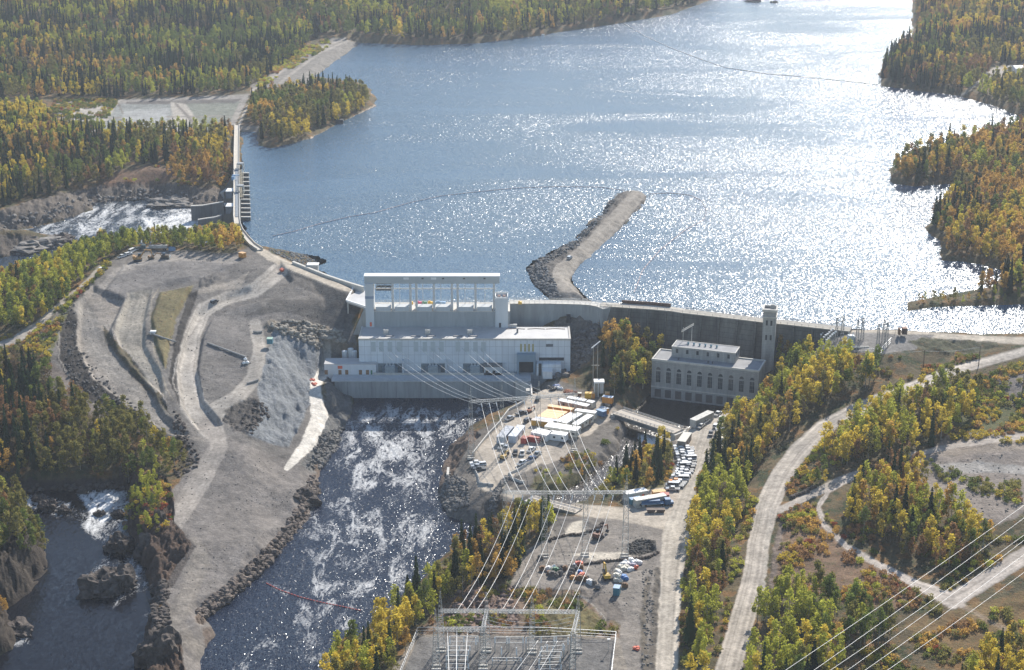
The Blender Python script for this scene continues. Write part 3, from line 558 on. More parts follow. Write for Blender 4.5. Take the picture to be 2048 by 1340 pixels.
        f = math_n(n, 'ADD', r, math_n(n, 'MULTIPLY', at.outputs['Fac'], 1.35)); f = math_n(n, 'ADD', f, ramp(n, f2.outputs[0], .36, .64, -.62, .22)); f = ramp(n, f, 1.14, 2.05)
        f = math_n(n, 'MULTIPLY', f, ramp(n, at.outputs['Fac'], .05, .3))
        n.links.new(mixc(n, f, tuple(base), (.72, .72, .70)), b.inputs['Base Color']); n.links.new(ramp(n, f, 0, 1, rgh, .85), b.inputs['Roughness'])
    return m
WM = {'reservoir': water_mat('lake_water', (.052, .105, .162), .21, 1.8, .30, .41, .40, slick=True, foamy=False, slv=.37), 'river': water_mat('river_water', (.012, .018, .034), .17, 1.6, .30, .30, .36, slv=.34),
      'gorge_river': water_mat('gorge_water', (.008, .009, .013), .12, 2.0, .07, .10, .7, slv=.26), 'rapids': water_mat('rapids_water', (.02, .032, .045), .15, 1.6, .5), 'side_channel': water_mat('channel_water', (.03, .022, .015), .24, 1.3, .20, .20, .35)}
for nm, poly, wz, s_, dp in WAT:
    k = WIN[nm][0]; fm = k[:-1, :-1] | k[1:, :-1] | k[:-1, 1:] | k[1:, 1:]
    if nm == 'reservoir': fm = k[:-1, :-1] & k[1:, :-1] & k[:-1, 1:] & k[1:, 1:]
    grid_mesh(nm, fm, np.full(X.shape, wz), foam, WM[nm], 'Foam')
# ================================================================ TREES
def leaf_mat(name, c, tr=.45, var=.3):
    m = bpy.data.materials.new(name); m.use_nodes = True; n = m.node_tree; n.nodes.remove(n.nodes['Principled BSDF'])
    oi = N(n, 'ShaderNodeObjectInfo'); g = N(n, 'ShaderNodeNewGeometry')
    f = math_n(n, 'ADD', math_n(n, 'MULTIPLY', oi.outputs['Random'], .6), math_n(n, 'MULTIPLY', g.outputs['Random Per Island'], .4))
    cc = mixc(n, f, tuple(x * (1 - var) for x in c), tuple(min(1, x * (1 + var)) for x in c))
    d = N(n, 'ShaderNodeBsdfDiffuse'); t = N(n, 'ShaderNodeBsdfTranslucent'); mx = N(n, 'ShaderNodeMixShader'); mx.inputs[0].default_value = tr
    n.links.new(cc, d.inputs[0]); n.links.new(cc, t.inputs[0]); n.links.new(d.outputs[0], mx.inputs[1]); n.links.new(t.outputs[0], mx.inputs[2]); n.links.new(mx.outputs[0], n.nodes['Material Output'].inputs[0])
    return m
LC = {'spruce': (.040, .064, .026), 'spruce_dk': (.025, .042, .020), 'green': (.165, .205, .05), 'olive': (.23, .21, .065), 'lime': (.42, .42, .07), 'gold': (.62, .48, .075), 'amber': (.54, .34, .09), 'rust': (.29, .17, .08), 'grey': (.15, .115, .07)}
LM = {k: leaf_mat('foliage_' + k, c, .5 if 'spruce' not in k else .2) for k, c in LC.items()}
bark = mat((.38, .35, .29), .9, .25, 2, .3); bark_dk = mat((.10, .075, .055), .9, .25, 2)
def np_mesh(name, V, F, m):
    me = bpy.data.meshes.new(name); V = np.asarray(V, np.float32); F = np.asarray(F, np.int32); k = F.shape[1]
    me.vertices.add(len(V)); me.vertices.foreach_set('co', V.ravel()); me.loops.add(F.size); me.loops.foreach_set('vertex_index', F.ravel()); me.polygons.add(len(F))
    me.polygons.foreach_set('loop_start', np.arange(0, F.size, k, dtype=np.int32)); me.polygons.foreach_set('loop_total', np.full(len(F), k, np.int32)); me.update(calc_edges=True); me.materials.append(m); return me
def quads(C, S_, rs, flat=.0):       # randomly turned leaf-clump quads
    n = len(C); a = rs.normal(size=(n, 3)); a[:, 2] *= (1 - flat); a /= np.linalg.norm(a, axis=1)[:, None]; b = np.cross(a, rs.normal(size=(n, 3))); b /= np.linalg.norm(b, axis=1)[:, None]
    a = a * S_[:, None]; b = b * S_[:, None] * .8
    V = np.stack([C - a - b * .5, C + a * .3 - b, C + a + b * .5, C - a * .3 + b], 1).reshape(-1, 3); return V, np.arange(4 * n).reshape(n, 4)
def aspen_crown(seed, m, h=12, sparse=1.0):
    rs = np.random.RandomState(seed); C = []; nb = 17
    for i in range(nb):
        t = rs.uniform(.28, .97); ang = rs.uniform(0, 6.28); prof = math.sin(min(1, (1.02 - t) / .62) * math.pi / 2) * (.55 + .45 * min(1, (t - .2) / .2)); r = rs.uniform(.25, 1) * prof * h * .195
        c = np.array([math.cos(ang) * r, math.sin(ang) * r, t * h - .3]); rr = rs.uniform(.7, 1.25) * h / 12; k = int(26 * sparse)
        p = rs.normal(size=(k, 3)); p /= np.linalg.norm(p, axis=1)[:, None]; C.append(c + p * rr * rs.uniform(.55, 1.08, (k, 1)) * np.array([1, 1, 1.15]))
    C = np.concatenate(C); V, F = quads(C, rs.uniform(.22, .42, len(C)) * h / 12, rs); return np_mesh('crown', V, F, m)
def spruce_crown(seed, m, h=13, slim=1.0):
    rs = np.random.RandomState(seed); V = []; F = []; lv = 15
    for i in range(lv):
        t = .1 + .88 * i / (lv - 1); R = (1 - t) ** .8 * h * .155 * slim * rs.uniform(.8, 1.15) + .12; nb = max(4, int(9 * (1 - t) + 4)); a0 = rs.uniform(0, 6)
        for k in range(nb):
            a = a0 + 6.283 * k / nb + rs.uniform(-.2, .2); r = R * rs.uniform(.75, 1.15); z = t * h + rs.uniform(-.25, .25); w_ = .38 + r * .2; dx, dy = math.cos(a), math.sin(a); n0 = len(V)
            V += [(0, 0, z + .45), (dx * r * .6 - dy * w_, dy * r * .6 + dx * w_, z - r * .25), (dx * r, dy * r, z - r * .5 - .1), (dx * r * .6 + dy * w_, dy * r * .6 - dx * w_, z - r * .25)]; F.append((n0, n0 + 1, n0 + 2, n0 + 3))
    n0 = len(V); V += [(-.12, 0, .93 * h), (.12, 0, .93 * h), (.02, 0, 1.02 * h), (-.02, 0, 1.02 * h)]; F.append((n0, n0 + 1, n0 + 2, n0 + 3))
    return np_mesh('crown', V, F, m)
def trunk_mesh(h, r, m):
    b = MB(); b.tube([(0, 0, -.6), (.05, 0, h * .4), (-.05, .08, h * .72), (0, 0, h * .93)], [r, r * .7, r * .4, r * .12], 5)
    for i, (a, z) in enumerate(((0.3, .42), (2.4, .52), (4.4, .6), (1.5, .68))): b.tube([(0, 0, z * h), (math.cos(a) * h * .07, math.sin(a) * h * .07, z * h + h * .07), (math.cos(a) * h * .12, math.sin(a) * h * .12, z * h + h * .17)], [r * .4, r * .25, r * .08], 4)
    me = bpy.data.meshes.new('trunk'); me.from_pydata(b.v, [], b.f); me.update(); me.materials.append(m); return me
KINDS = []          # (kind, tone, crown mesh)
for i, tone in enumerate(('green', 'olive', 'lime', 'gold', 'amber', 'rust', 'grey')):
    for j in range(2): KINDS.append(('aspen_tree', tone, aspen_crown(100 + i * 7 + j, LM[tone], 12, .55 if tone == 'grey' else 1.0)))
KINDS.append(('spruce_tree', 'spruce', spruce_crown(5, LM['spruce']))); KINDS.append(('spruce_tree', 'spruce', spruce_crown(6, LM['spruce'], 13, .75))); KINDS.append(('spruce_tree', 'spruce_dk', spruce_crown(9, LM['spruce_dk'], 13, 1.15)))
TRK = {'aspen_tree': trunk_mesh(12, .17, bark), 'spruce_tree': trunk_mesh(13, .16, bark_dk)}
TONE_I = {}
for i, (k, t, me) in enumerate(KINDS): TONE_I.setdefault(t, []).append(i)
TONES = ['spruce', 'spruce_dk', 'green', 'olive', 'lime', 'gold', 'amber', 'rust', 'grey']
# name, polygon of tree bases, spacing, height factor, tone weights, place words
FOR = [
 ('on the wooded shore at the far left', [(-350,-90),(620,-90),(640,72),(600,105),(500,178),(440,190),(100,197),(-350,205)], 5.8, 1.05, (9,7,4.4,2.6,1.8,.8,.8,.4,.5)),
 ('on the wooded shore behind the lake', [(620,-90),(1500,-90),(1400,4),(1240,40),(1130,55),(1085,64),(960,79),(850,83),(735,80),(690,72),(640,72)], 6.2, 1.2, (5,4,4.4,3,1.6,.6,.45,.4,.3)),
 ('between settling ponds and rapids', [(-350,228),(60,240),(120,266),(460,264),(464,285),(400,318),(250,335),(215,365),(120,385),(0,415),(-350,430)], 5.0, 1.0, (5.5,5,1.6,2.2,1.6,1.8,3.0,1.4,.8)),
 ('at left edge between ponds and rapids', [(-350,215),(70,222),(120,262),(180,300),(-350,330)], 5.0, 1.05, (1,.6,2,2,3,2.6,1.4,.3,.5)),
 ('beside the spillway above the rapids', [(330,355),(380,300),(450,290),(462,335),(452,372),(380,372),(335,368)], 5, .85, (1,.5,.8,2,1,1.6,5,2.5,.5)),
 ('on the wooded point in the lake', [(500,215),(520,196),(640,178),(728,186),(742,205),(715,232),(640,262),(580,285),(524,284),(520,262),(500,250)], 5.2, 1.1, (3,2,1.6,3,1.2,1.6,1.2,1,.6)),
 ('on ridge between rapids and gravel works', [(496,498),(445,506),(330,499),(285,496),(240,508),(200,530),(168,562),(128,612),(60,660),(-350,700),(-350,585),(20,560),(120,505),(240,482),(380,474),(470,476)], 4.2, .92, (.35,.2,2.2,1.6,4,4,1,.2,.3)),
 ('on bank left of gravel works', [(-350,745),(60,728),(95,745),(105,790),(180,822),(290,850),(345,900),(372,925),(330,962),(250,970),(120,955),(-350,955)], 4.4, 1.0, (4.5,4.5,2.2,3.4,1.2,.9,1.2,1.4,1.2)),
 ('on the rock spine above the gorge', [(265,965),(325,968),(335,990),(322,1040),(340,1070),(300,1070),(262,1040)], 4.5, .62, (.2,.2,3,3,2.5,1.5,.3,.3,.3)),
 ('on left edge cliff above gorge', [(-350,1010),(35,1008),(72,1060),(90,1110),(50,1110),(-350,1130)], 4.2, 1.0, (1,1.2,3.5,2.5,1,.6,.3,.3,.3)),
 ('on the low cliff in the lower left corner', [(-350,1215),(25,1205),(35,1240),(-350,1270)], 5, .6, (.2,.2,1,1,1,1.5,2,.3,.3)),
 ('between tailrace and new switchyard', [(640,1390),(690,1305),(762,1252),(842,1180),(880,1142),(945,1095),(1000,1070),(1030,1046),(1105,1040),(1106,1076),(1045,1110),(1022,1165),(960,1172),(885,1222),(830,1275),(770,1390)], 4.3, 1.02, (3,2,1.8,2.2,2,2.6,1.6,.8,.8)),
 ('below the lower road bridge', [(1075,965),(1120,950),(1180,955),(1185,985),(1110,998)], 5, .5, (.1,0,1.5,2.5,2,1.5,1,.5,.3)),
 ('on islet left of parking row', [(1255,930),(1300,885),(1345,900),(1345,940),(1320,975),(1220,985),(1215,965)], 5, .85, (2.5,2,1.6,2,1,1.8,1.5,.6,.3)),
 ('on knoll between the powerhouses', [(1200,690),(1240,670),(1290,700),(1322,730),(1298,782),(1265,800),(1225,790),(1205,760),(1190,730)], 4.4, 1.15, (1,1.4,1.5,1.6,1.8,3,2.4,.8,.5)),
 ('between camp road and haul road', [(1375,1400),(1372,1200),(1382,1060),(1405,960),(1435,905),(1452,850),(1475,826),(1545,800),(1600,770),(1700,735),(1755,745),(1735,775),(1622,830),(1542,895),(1502,960),(1478,1040),(1462,1120),(1430,1250),(1402,1400)], 4.3, 1.08, (2.2,1.6,2.6,2.2,3,2.6,1.6,.6,.5)),
 ('beside the old switchyard', [(1555,712),(1600,700),(1640,712),(1700,716),(1690,740),(1600,765),(1555,790),(1535,770)], 4.6, .9, (.3,.2,2.6,2.6,2,2,1.5,.8,.3)),
 ('right of the haul road bend', [(1640,905),(1690,860),(1770,812),(1850,790),(1930,770),(1962,785),(1950,830),(1900,880),(1840,900),(1760,915),(1690,940),(1655,932)], 4.3, 1.05, (.5,.5,2.4,2,3.5,3.5,1.8,.5,.4)),
 ('at the haul road fork', [(1600,965),(1650,945),(1655,970),(1600,990)], 4.5, .7, (0,0,1,1.5,2,2.6,1,.3,.3)),
 ('inside the loop of the side trail', [(1690,1000),(1730,965),(1830,935),(1850,960),(1850,1000),(1920,1040),(1985,1080),(1960,1120),(1900,1140),(1830,1130),(1750,1085),(1690,1050)], 4.3, 1.0, (.4,.5,2.2,2.4,3,3,1.5,1,.8)),
 ('at lower right beside haul road', [(1490,1400),(1512,1240),(1560,1195),(1640,1190),(1700,1215),(1800,1240),(1780,1285),(1690,1310),(1640,1400)], 4.4, 1.05, (1,1,4,2.4,3.6,2,.8,.5,.6)),
 ('in the lower right corner', [(1970,1330),(2000,1290),(2100,1280),(2100,1400),(1900,1400)], 4.6, 1.0, (2,1,4,2,1.5,1,.5,.5,.5)),
 ('on the wooded headland at the upper right', [(1830,-90),(2380,-90),(2380,128),(1985,128),(1975,150),(1935,186),(1845,178),(1770,168),(1762,150),(1776,122),(1800,98),(1834,78)], 5.4, 1.15, (5,4,1.6,3.0,.7,1.3,2.6,1.8,.4)),
 ('around the storage dome at the upper right', [(1950,188),(1985,160),(2380,162),(2380,238),(2050,228),(1995,206)], 5.4, 1.05, (1.5,1,1.6,3,1.4,2,1.4,.8,.4)),
 ('on the second right headland', [(2060,245),(2010,270),(1900,292),(1815,322),(1788,342),(1792,360),(1832,367),(1910,360),(2380,350),(2380,245)], 5.0, 1.1, (2.5,2,1.2,2.2,.6,1.8,5.5,2.2,.5)),
 ('on the right lake bank', [(1915,372),(1895,402),(1872,442),(1862,456),(1890,482),(1892,515),(1965,522),(2020,542),(1990,574),(1925,588),(2380,600),(2380,352)], 5.0, 1.05, (2,1.6,1.6,2.4,.9,2.0,5.5,2.2,.6)),
 ('on the right lake spit', [(1818,606),(1870,598),(2000,592),(2380,590),(2380,602),(1900,610)], 4.5, .5, (.1,.2,2,3,.6,.4,.8,.5,.3)),
 ('on the brushy islet beside the dam road', [(1852,652),(1880,648),(1912,656),(1880,662)], 4, .5, (.1,.3,1.5,3,.6,.6,.8,.5,.3)),
 ('on the tiny islet in the far arm of the lake', [(1322,40),(1345,36),(1360,44),(1335,47)], 5, .6, (2,2,1,1,0,0,0,0,0)),
]
TX, TY, TZ, TI, TS, TR, TP = [], [], [], [], [], [], []
for fi, (place, poly, sp, hf, wt) in enumerate(FOR):
    wp = [tuple(P(a, b, 20 if (b > 640) else 35))[:2] for a, b in poly]
    # candidate lattice over a generous world box, tested by projecting the actual ground point
    x0, x1 = min(p[0] for p in wp) - 40, max(p[0] for p in wp) + 40; y0, y1 = min(p[1] for p in wp) - 60, min(max(p[1] for p in wp) + 60, 3300)
    gxx, gyy = np.meshgrid(np.arange(x0, x1, sp), np.arange(y0, y1, sp)); gxx = gxx.ravel() + RS.uniform(-.5, .5, gxx.size) * sp; gyy = gyy.ravel() + RS.uniform(-.5, .5, gyy.size) * sp
    jj = np.clip(np.searchsorted(gy, gyy), 1, NY - 1); ii = np.clip(np.searchsorted(gx, gxx / gyy), 1, NX - 1); zz = Z[jj, ii]
    px, py = proj(gxx, gyy, zz); keep = pip(px, py, poly) & (px > -350) & (px < 2380) & (py < 1390)
    wet = np.zeros(keep.shape, bool)
    for nm in ('reservoir', 'river', 'gorge_river', 'rapids', 'side_channel'): wet |= WIN[nm][0][jj, ii] & (zz < WIN[nm][1] + .3)
    keep &= ~wet & (RS.uniform(size=keep.size) < .93) & (fbm(gxx / 26, gyy / 26, 150, 3) > .21)
    x, y, z, px, py = gxx[keep], gyy[keep], zz[keep], px[keep], py[keep]
    wts = np.array(wt, float); wts[:2] *= .42; wts[6:8] *= .88; lg = np.log(wts + 1e-6)[None, :].repeat(len(x), 0)
    for q in range(len(TONES)): lg[:, q] += (fbm(x / 38, y / 38, 200 + q * 5, 2) - .5) * 7.5
    lg += -np.log(-np.log(RS.uniform(1e-6, 1, lg.shape))) * .75; ti = lg.argmax(1)
    sc = hf * RS.uniform(.72, 1.18, len(x)) * np.where(ti < 2, 1.06, .95)
    TX.append(x); TY.append(y); TZ.append(z); TI.append(ti); TS.append(sc); TR.append(RS.uniform(0, 6.28, len(x))); TP.append(np.full(len(x), fi))
TX, TY, TZ, TI, TS, TR, TP = [np.concatenate(a) for a in (TX, TY, TZ, TI, TS, TR, TP)]
var = np.array([RS.choice(TONE_I[TONES[t]]) for t in TI]); isp = TI < 2
print('TREES', len(TX))
tpx, tpy = proj(TX, TY, TZ); infr = (tpx > 5) & (tpx < 2043) & (tpy < 1335) & (tpy > 0); size = TS / TY * infr
single = np.zeros(len(TX), bool)
for k in (isp, ~isp):
    idx = np.nonzero(k)[0]; single[idx[np.argsort(-size[idx])[:300]]] = True
TW = {'spruce': 'dark green', 'spruce_dk': 'blackish green', 'green': 'green', 'olive': 'olive green', 'lime': 'lime yellow', 'gold': 'golden yellow', 'amber': 'orange', 'rust': 'rust brown', 'grey': 'greyish'}
def nth(n): return {1: 'first', 2: 'second', 3: 'third', 4: 'fourth', 5: 'fifth', 6: 'sixth', 7: 'seventh', 8: 'eighth', 9: 'ninth', 10: 'tenth'}.get(n) or (f"{n}th" if 10 < n % 100 < 14 else f"{n}{ {1: 'st', 2: 'nd', 3: 'rd'}.get(n % 10, 'th') }")
CNT = {}; TOT = {}
def tkey(q): s = float(TS[q]); return (('tall' if s > 1.12 else ('short' if s < .86 else 'medium')), KINDS[var[q]][0], KINDS[var[q]][1], TP[q])
sidx = sorted(np.nonzero(single)[0], key=lambda q: tpx[q])
for q in sidx: TOT[tkey(q)] = TOT.get(tkey(q), 0) + 1
for q in sidx:
    kd, tone, me = KINDS[var[q]]; s = float(TS[q]); ky = tkey(q); hw = ky[0]; CNT[ky] = CNT.get(ky, 0) + 1; suf = f', {nth(CNT[ky])} from left' if TOT[ky] > 1 else ''
    nm = 'spruce' if kd == 'spruce_tree' else 'aspen'
    r = empty(kd, (TX[q], TY[q], TZ[q]), f'{hw} {TW[tone]} {nm} {FOR[TP[q]][0]}{suf}', 'tree', f'{hw} {TW[tone]} {nm} trees {FOR[TP[q]][0]}', TR[q])
    r.scale = (s * (1.0 if kd == 'spruce_tree' else .96), s, s)
    link_mesh('trunk', TRK[kd], r); link_mesh('crown', me, r)
def scatter(name, kind, mask, variants, X_, Y_, Z_, S_, R_, V_):
    q = np.nonzero(mask)[0]; pts = bpy.data.meshes.new(name); pts.vertices.add(len(q)); pts.vertices.foreach_set('co', np.stack([X_[q], Y_[q], Z_[q]], 1).astype(np.float32).ravel())
    for an, arr, ty in (('var', V_[q].astype(np.int32), 'INT'), ('scl', S_[q].astype(np.float32), 'FLOAT'), ('rot', R_[q].astype(np.float32), 'FLOAT')):
        at = pts.attributes.new(an, ty, 'POINT'); at.data.foreach_set('value', arr)
    o = link_mesh(name, pts); ng = bpy.data.node_groups.new(name, 'GeometryNodeTree')
    ng.interface.new_socket('Geometry', in_out='INPUT', socket_type='NodeSocketGeometry'); ng.interface.new_socket('Geometry', in_out='OUTPUT', socket_type='NodeSocketGeometry')
    gi, go = ng.nodes.new('NodeGroupInput'), ng.nodes.new('NodeGroupOutput'); jn_ = ng.nodes.new('GeometryNodeJoinGeometry')
    def na(a, dt): x = ng.nodes.new('GeometryNodeInputNamedAttribute'); x.data_type = dt; x.inputs['Name'].default_value = a; return x.outputs['Attribute']
    va, sa, ra = na('var', 'INT'), na('scl', 'FLOAT'), na('rot', 'FLOAT'); cx = ng.nodes.new('ShaderNodeCombineXYZ'); ng.links.new(ra, cx.inputs[2])
    for vi, src in variants:
        cmp = ng.nodes.new('FunctionNodeCompare'); cmp.data_type = 'INT'; cmp.operation = 'EQUAL'; ng.links.new(va, cmp.inputs[2]); cmp.inputs[3].default_value = vi
        inf = ng.nodes.new('GeometryNodeObjectInfo'); inf.transform_space = 'ORIGINAL'; inf.inputs['Object'].default_value = src; inf.inputs['As Instance'].default_value = True
        ip = ng.nodes.new('GeometryNodeInstanceOnPoints'); ng.links.new(gi.outputs[0], ip.inputs['Points']); ng.links.new(cmp.outputs[0], ip.inputs['Selection']); ng.links.new(inf.outputs['Geometry'], ip.inputs['Instance'])
        ng.links.new(cx.outputs[0], ip.inputs['Rotation']); ng.links.new(sa, ip.inputs['Scale']); ng.links.new(ip.outputs[0], jn_.inputs[0])
    ng.links.new(jn_.outputs[0], go.inputs[0]); md = o.modifiers.new('scatter', 'NODES'); md.node_group = ng; o['kind'] = 'stuff'; return o
first = {}
for o in list(COL.objects):
    if o.name.split('.')[0] == 'crown': first.setdefault(o.data.name, o)
srcs = [(i, first[me.name]) for i, (k, t, me) in enumerate(KINDS) if me.name in first]
have = {i for i, _ in srcs}; var = np.array([v if v in have else srcs[0][0] for v in var])
o = scatter('aspen_forest', 'aspen', ~single & ~isp, [s for s in srcs if KINDS[s[0]][0] == 'aspen_tree'], TX, TY, TZ, TS, TR, var); tag(o, 'mass of smaller green, yellow and orange broadleaved trees around the lake and works', 'forest')
o = scatter('spruce_forest', 'spruce', ~single & isp, [s for s in srcs if KINDS[s[0]][0] == 'spruce_tree'], TX, TY, TZ, TS, TR, var); tag(o, 'mass of smaller dark pointed spruce trees around the lake and works', 'forest')
# low brush: ground cover
BR = [([(300,335),(455,290),(466,372),(330,372),(240,362)],(1,2,1,2,3)), ([(560,100),(655,78),(665,90),(520,178),(505,172)],(1,2,3,1,1)), ([(-60,700),(60,660),(130,600),(215,520),(225,528),(150,600),(105,690),(100,740),(-60,735)],(1,1,2,2,1)),
      ([(1560,1010),(1640,1010),(1700,1095),(1850,1172),(1960,1170),(1860,1240),(1640,1200),(1540,1190),(1560,1100)],(1,2,.6,1.5,2)), ([(1640,1330),(1780,1290),(1960,1235),(2060,1200),(2060,1380),(1640,1380)],(2,2.4,1,2,1.5)),
      ([(1950,760),(2060,715),(2060,890),(1900,880),(1940,840)],(1.5,3,.6,1.5,.8)), ([(1640,712),(1800,712),(1900,705),(1960,715),(1890,740),(1800,765),(1745,745)],(2,3,.5,1,1)), ([(850,1225),(1000,1172),(1150,1185),(1235,1250),(1230,1270),(840,1268)],(1.5,2.5,.29,.2,.7)),
      ([(1060,945),(1195,940),(1250,880),(1260,850),(1240,850),(1190,900),(1130,915)],(2,2,.5,1,1)), ([(1190,985),(1345,975),(1352,900),(1300,880),(1220,960)],(2,2,1,1.5,1)), ([(1360,1380),(1366,1100),(1400,960),(1430,900),(1445,900),(1390,1100),(1385,1380)],(2,2,1.5,1,.5)), ([(1440,1300),(1485,1120),(1500,1060),(1520,990),(1500,990),(1470,1100),(1420,1380),(1440,1380)],(2,2.4,1.6,1,.5)),
      ([(1720,1000),(1850,1000),(2000,1080),(2060,1080),(2060,1105),(1960,1160),(1880,1170),(1760,1120),(1690,1070)],(1.5,2,.6,1.5,2.2)), ([(1600,900),(1660,860),(1700,940),(1650,950),(1590,990),(1560,1000)],(1.5,2,1.5,1.5,1)), ([(1240,630),(1330,650),(1330,720),(1280,690),(1200,690),(1195,650)],(2.5,2,.4,.6,.6)), ([(105,200),(240,198),(200,262),(90,262)],(2,2,.4,.6,.5)),
      ([(240,962),(335,962),(345,1040),(300,1080),(250,1060)],(2,2,.8,1,1.4)), ([(1860,920),(2040,960),(2040,1010),(1900,1005)],(1.6,1.5,.2,.1,.1))]
bx, by, bz, bi, bs, brr = [], [], [], [], [], []
BT = ['green', 'olive', 'lime', 'gold', 'amber', 'rust', 'red']
LM['red'] = leaf_mat('foliage_red', (.36, .11, .06), .45)
for poly, wt in BR:
    wp = [tuple(P(a, b, 20))[:2] for a, b in poly] + [tuple(P(a, b, 35))[:2] for a, b in poly]; x0, x1 = min(p[0] for p in wp) - 20, max(p[0] for p in wp) + 20; y0, y1 = min(p[1] for p in wp) - 30, max(p[1] for p in wp) + 30
    a, b = np.meshgrid(np.arange(x0, x1, 2.3), np.arange(y0, y1, 2.3)); a = a.ravel() + RS.uniform(-1, 1, a.size); b = b.ravel() + RS.uniform(-1, 1, b.size)
    jj = np.clip(np.searchsorted(gy, b), 1, NY - 1); ii = np.clip(np.searchsorted(gx, a / b), 1, NX - 1); z = Z[jj, ii]; px, py = proj(a, b, z)
    k = pip(px, py, poly) & (zone[jj, ii] != 1) & (fbm(a / 9, b / 9, 300, 3) > (.44 if wt[2] > .3 else .54)); a, b, z = a[k], b[k], z[k]
    w5 = np.log(np.array([wt[0], wt[1], wt[2], wt[3], wt[4], wt[4] * .9, wt[4] * .10]) + 1e-6)[None].repeat(len(a), 0)
    for q in range(7): w5[:, q] += (fbm(a / 16, b / 16, 400 + q * 3, 2) - .5) * 6
    w5 += -np.log(-np.log(RS.uniform(1e-6, 1, w5.shape))) * .7
    bx.append(a); by.append(b); bz.append(z); bi.append(w5.argmax(1)); bs.append(RS.uniform(.5, 1.35, len(a))); brr.append(RS.uniform(0, 6.28, len(a)))
bx, by, bz, bi, bs, brr = [np.concatenate(a) for a in (bx, by, bz, bi, bs, brr)]; print('BRUSH', len(bx))
def bush_mesh(seed, m):
    rs = np.random.RandomState(seed); C = rs.normal(size=(70, 3)); C /= np.linalg.norm(C, axis=1)[:, None]; C = C * rs.uniform(.5, 1.1, (70, 1)) * np.array([1.2, 1.2, .9]) + np.array([0, 0, .8]); C[:, 2] = np.abs(C[:, 2])
    V, F = quads(C, rs.uniform(.18, .36, 70), rs); return V, F
bv, bf, off = [], [], 0
for t in range(7):
    pass
protoV = [bush_mesh(700 + t, None) for t in range(7)]
def bush_obj(t):
    q = np.nonzero(bi == t)[0]; V, F = protoV[t]; c, s_ = np.cos(brr[q]), np.sin(brr[q]); sc = bs[q]
    x = (V[None, :, 0] * c[:, None] - V[None, :, 1] * s_[:, None]) * sc[:, None] + bx[q][:, None]; y = (V[None, :, 0] * s_[:, None] + V[None, :, 1] * c[:, None]) * sc[:, None] + by[q][:, None]; z = V[None, :, 2] * sc[:, None] + bz[q][:, None]
    W_ = np.stack([x, y, z], 2).reshape(-1, 3); FF = (F[None] + (np.arange(len(q)) * len(V))[:, None, None]).reshape(-1, 4); me = np_mesh('brush', W_, FF, LM[BT[t]]); o = link_mesh('brush', me); o['kind'] = 'stuff'
    tag(o, {'green': 'low green bushes over the rough ground', 'olive': 'low olive green bushes over the rough ground', 'lime': 'low lime yellow bushes over the rough ground', 'gold': 'low golden bushes over the rough ground', 'amber': 'low orange bushes over the rough ground', 'rust': 'low rust brown scrub over the rough ground', 'red': 'low bright red shrubs over the rough ground'}[BT[t]], 'brush')
for t in range(7): bush_obj(t)
# ================================================================ BUILDINGS AND DAMS
def part(mb, name, m, parent, label=None, kind=None, smooth=False):
    o = mb.build(name, m, parent, smooth=smooth)
    if label: o['label'] = label
    if kind: o['kind'] = kind
    return o
# ---- new powerhouse (axis aligned)
ZR = 26.0; f0 = P(930, 677, ZR); YF = f0.y; YB = P(880, 652, ZR).y; XL, XR = P(717, 677, ZR).x, P(1141, 677, ZR).x
YP = P(880, 796, 0).y; ZP = Q(880, 761, YP).z; Yd = YP
ph = empty('powerhouse', (0, YF, ZP), 'long pale new powerhouse with white flat roof, standing above the churning tailrace', 'power station')
b = MB(); b.box(XL, YF, ZP - 8, XR, YB, ZR - .9)
part(b, 'wall', clad, ph)
b = MB(); b.box(XL + .6, YF + .6, ZR - .9, XR - .6, YB, ZR - .45); part(b, 'roof', roof_w, ph)
b = MB(); b.box(XL - .15, YF - .15, ZR - .9, XR + .15, YF + .6, ZR); b.box(XL - .15, YF + .6, ZR - .9, XL + .6, YB, ZR); b.box(XR - .6, YF + .6, ZR - .9, XR + .15, YB, ZR); part(b, 'parapet', concrete_lt, ph)
def fx(px): return Q(px, 700, YF).x
def fz(py): return Q(900, py, YF).z
for i, px in enumerate((747, 763, 780, 799, 832, 850, 866, 883, 916, 934, 951, 967)):
    b = MB(); a = fx(px); b.box(a - 1.1, YF - .12, fz(703), a + 1.1, YF + .1, fz(684)); part(b, 'window', mat((.50, .55, .55), .5, .05, .3), ph)
for i, px in enumerate((1042, 1050, 1058, 1066)):
    b = MB(); a = fx(px); b.box(a - .42, YF - .12, fz(703), a + .42, YF + .1, fz(688)); part(b, 'tall_window', mat((.42, .36, .16), .5, .1, 1), ph)
b = MB(); b.box(fx(1092), YF - .12, fz(693.5), fx(1106), YF + .1, fz(688)); part(b, 'louvre', mat((.16, .17, .18), .6, .2, 1), ph)
b = MB(); a0, a1 = fx(1034), fx(1071); b.box(a0, YF - 3.5, fz(719), a1, YF - .02, fz(705)); b.box(a0, YF - 3.5, ZP, a0 + 1, YF - .02, fz(719)); b.box(a1 - 1, YF - 3.5, ZP, a1, YF - .02, fz(719)); part(b, 'door_canopy', clad_dk, ph)
b = MB(); b.box(a0 + 1, YF - .3, ZP, a1 - 1, YF - .05, fz(719)); part(b, 'loading_door', dark, ph)
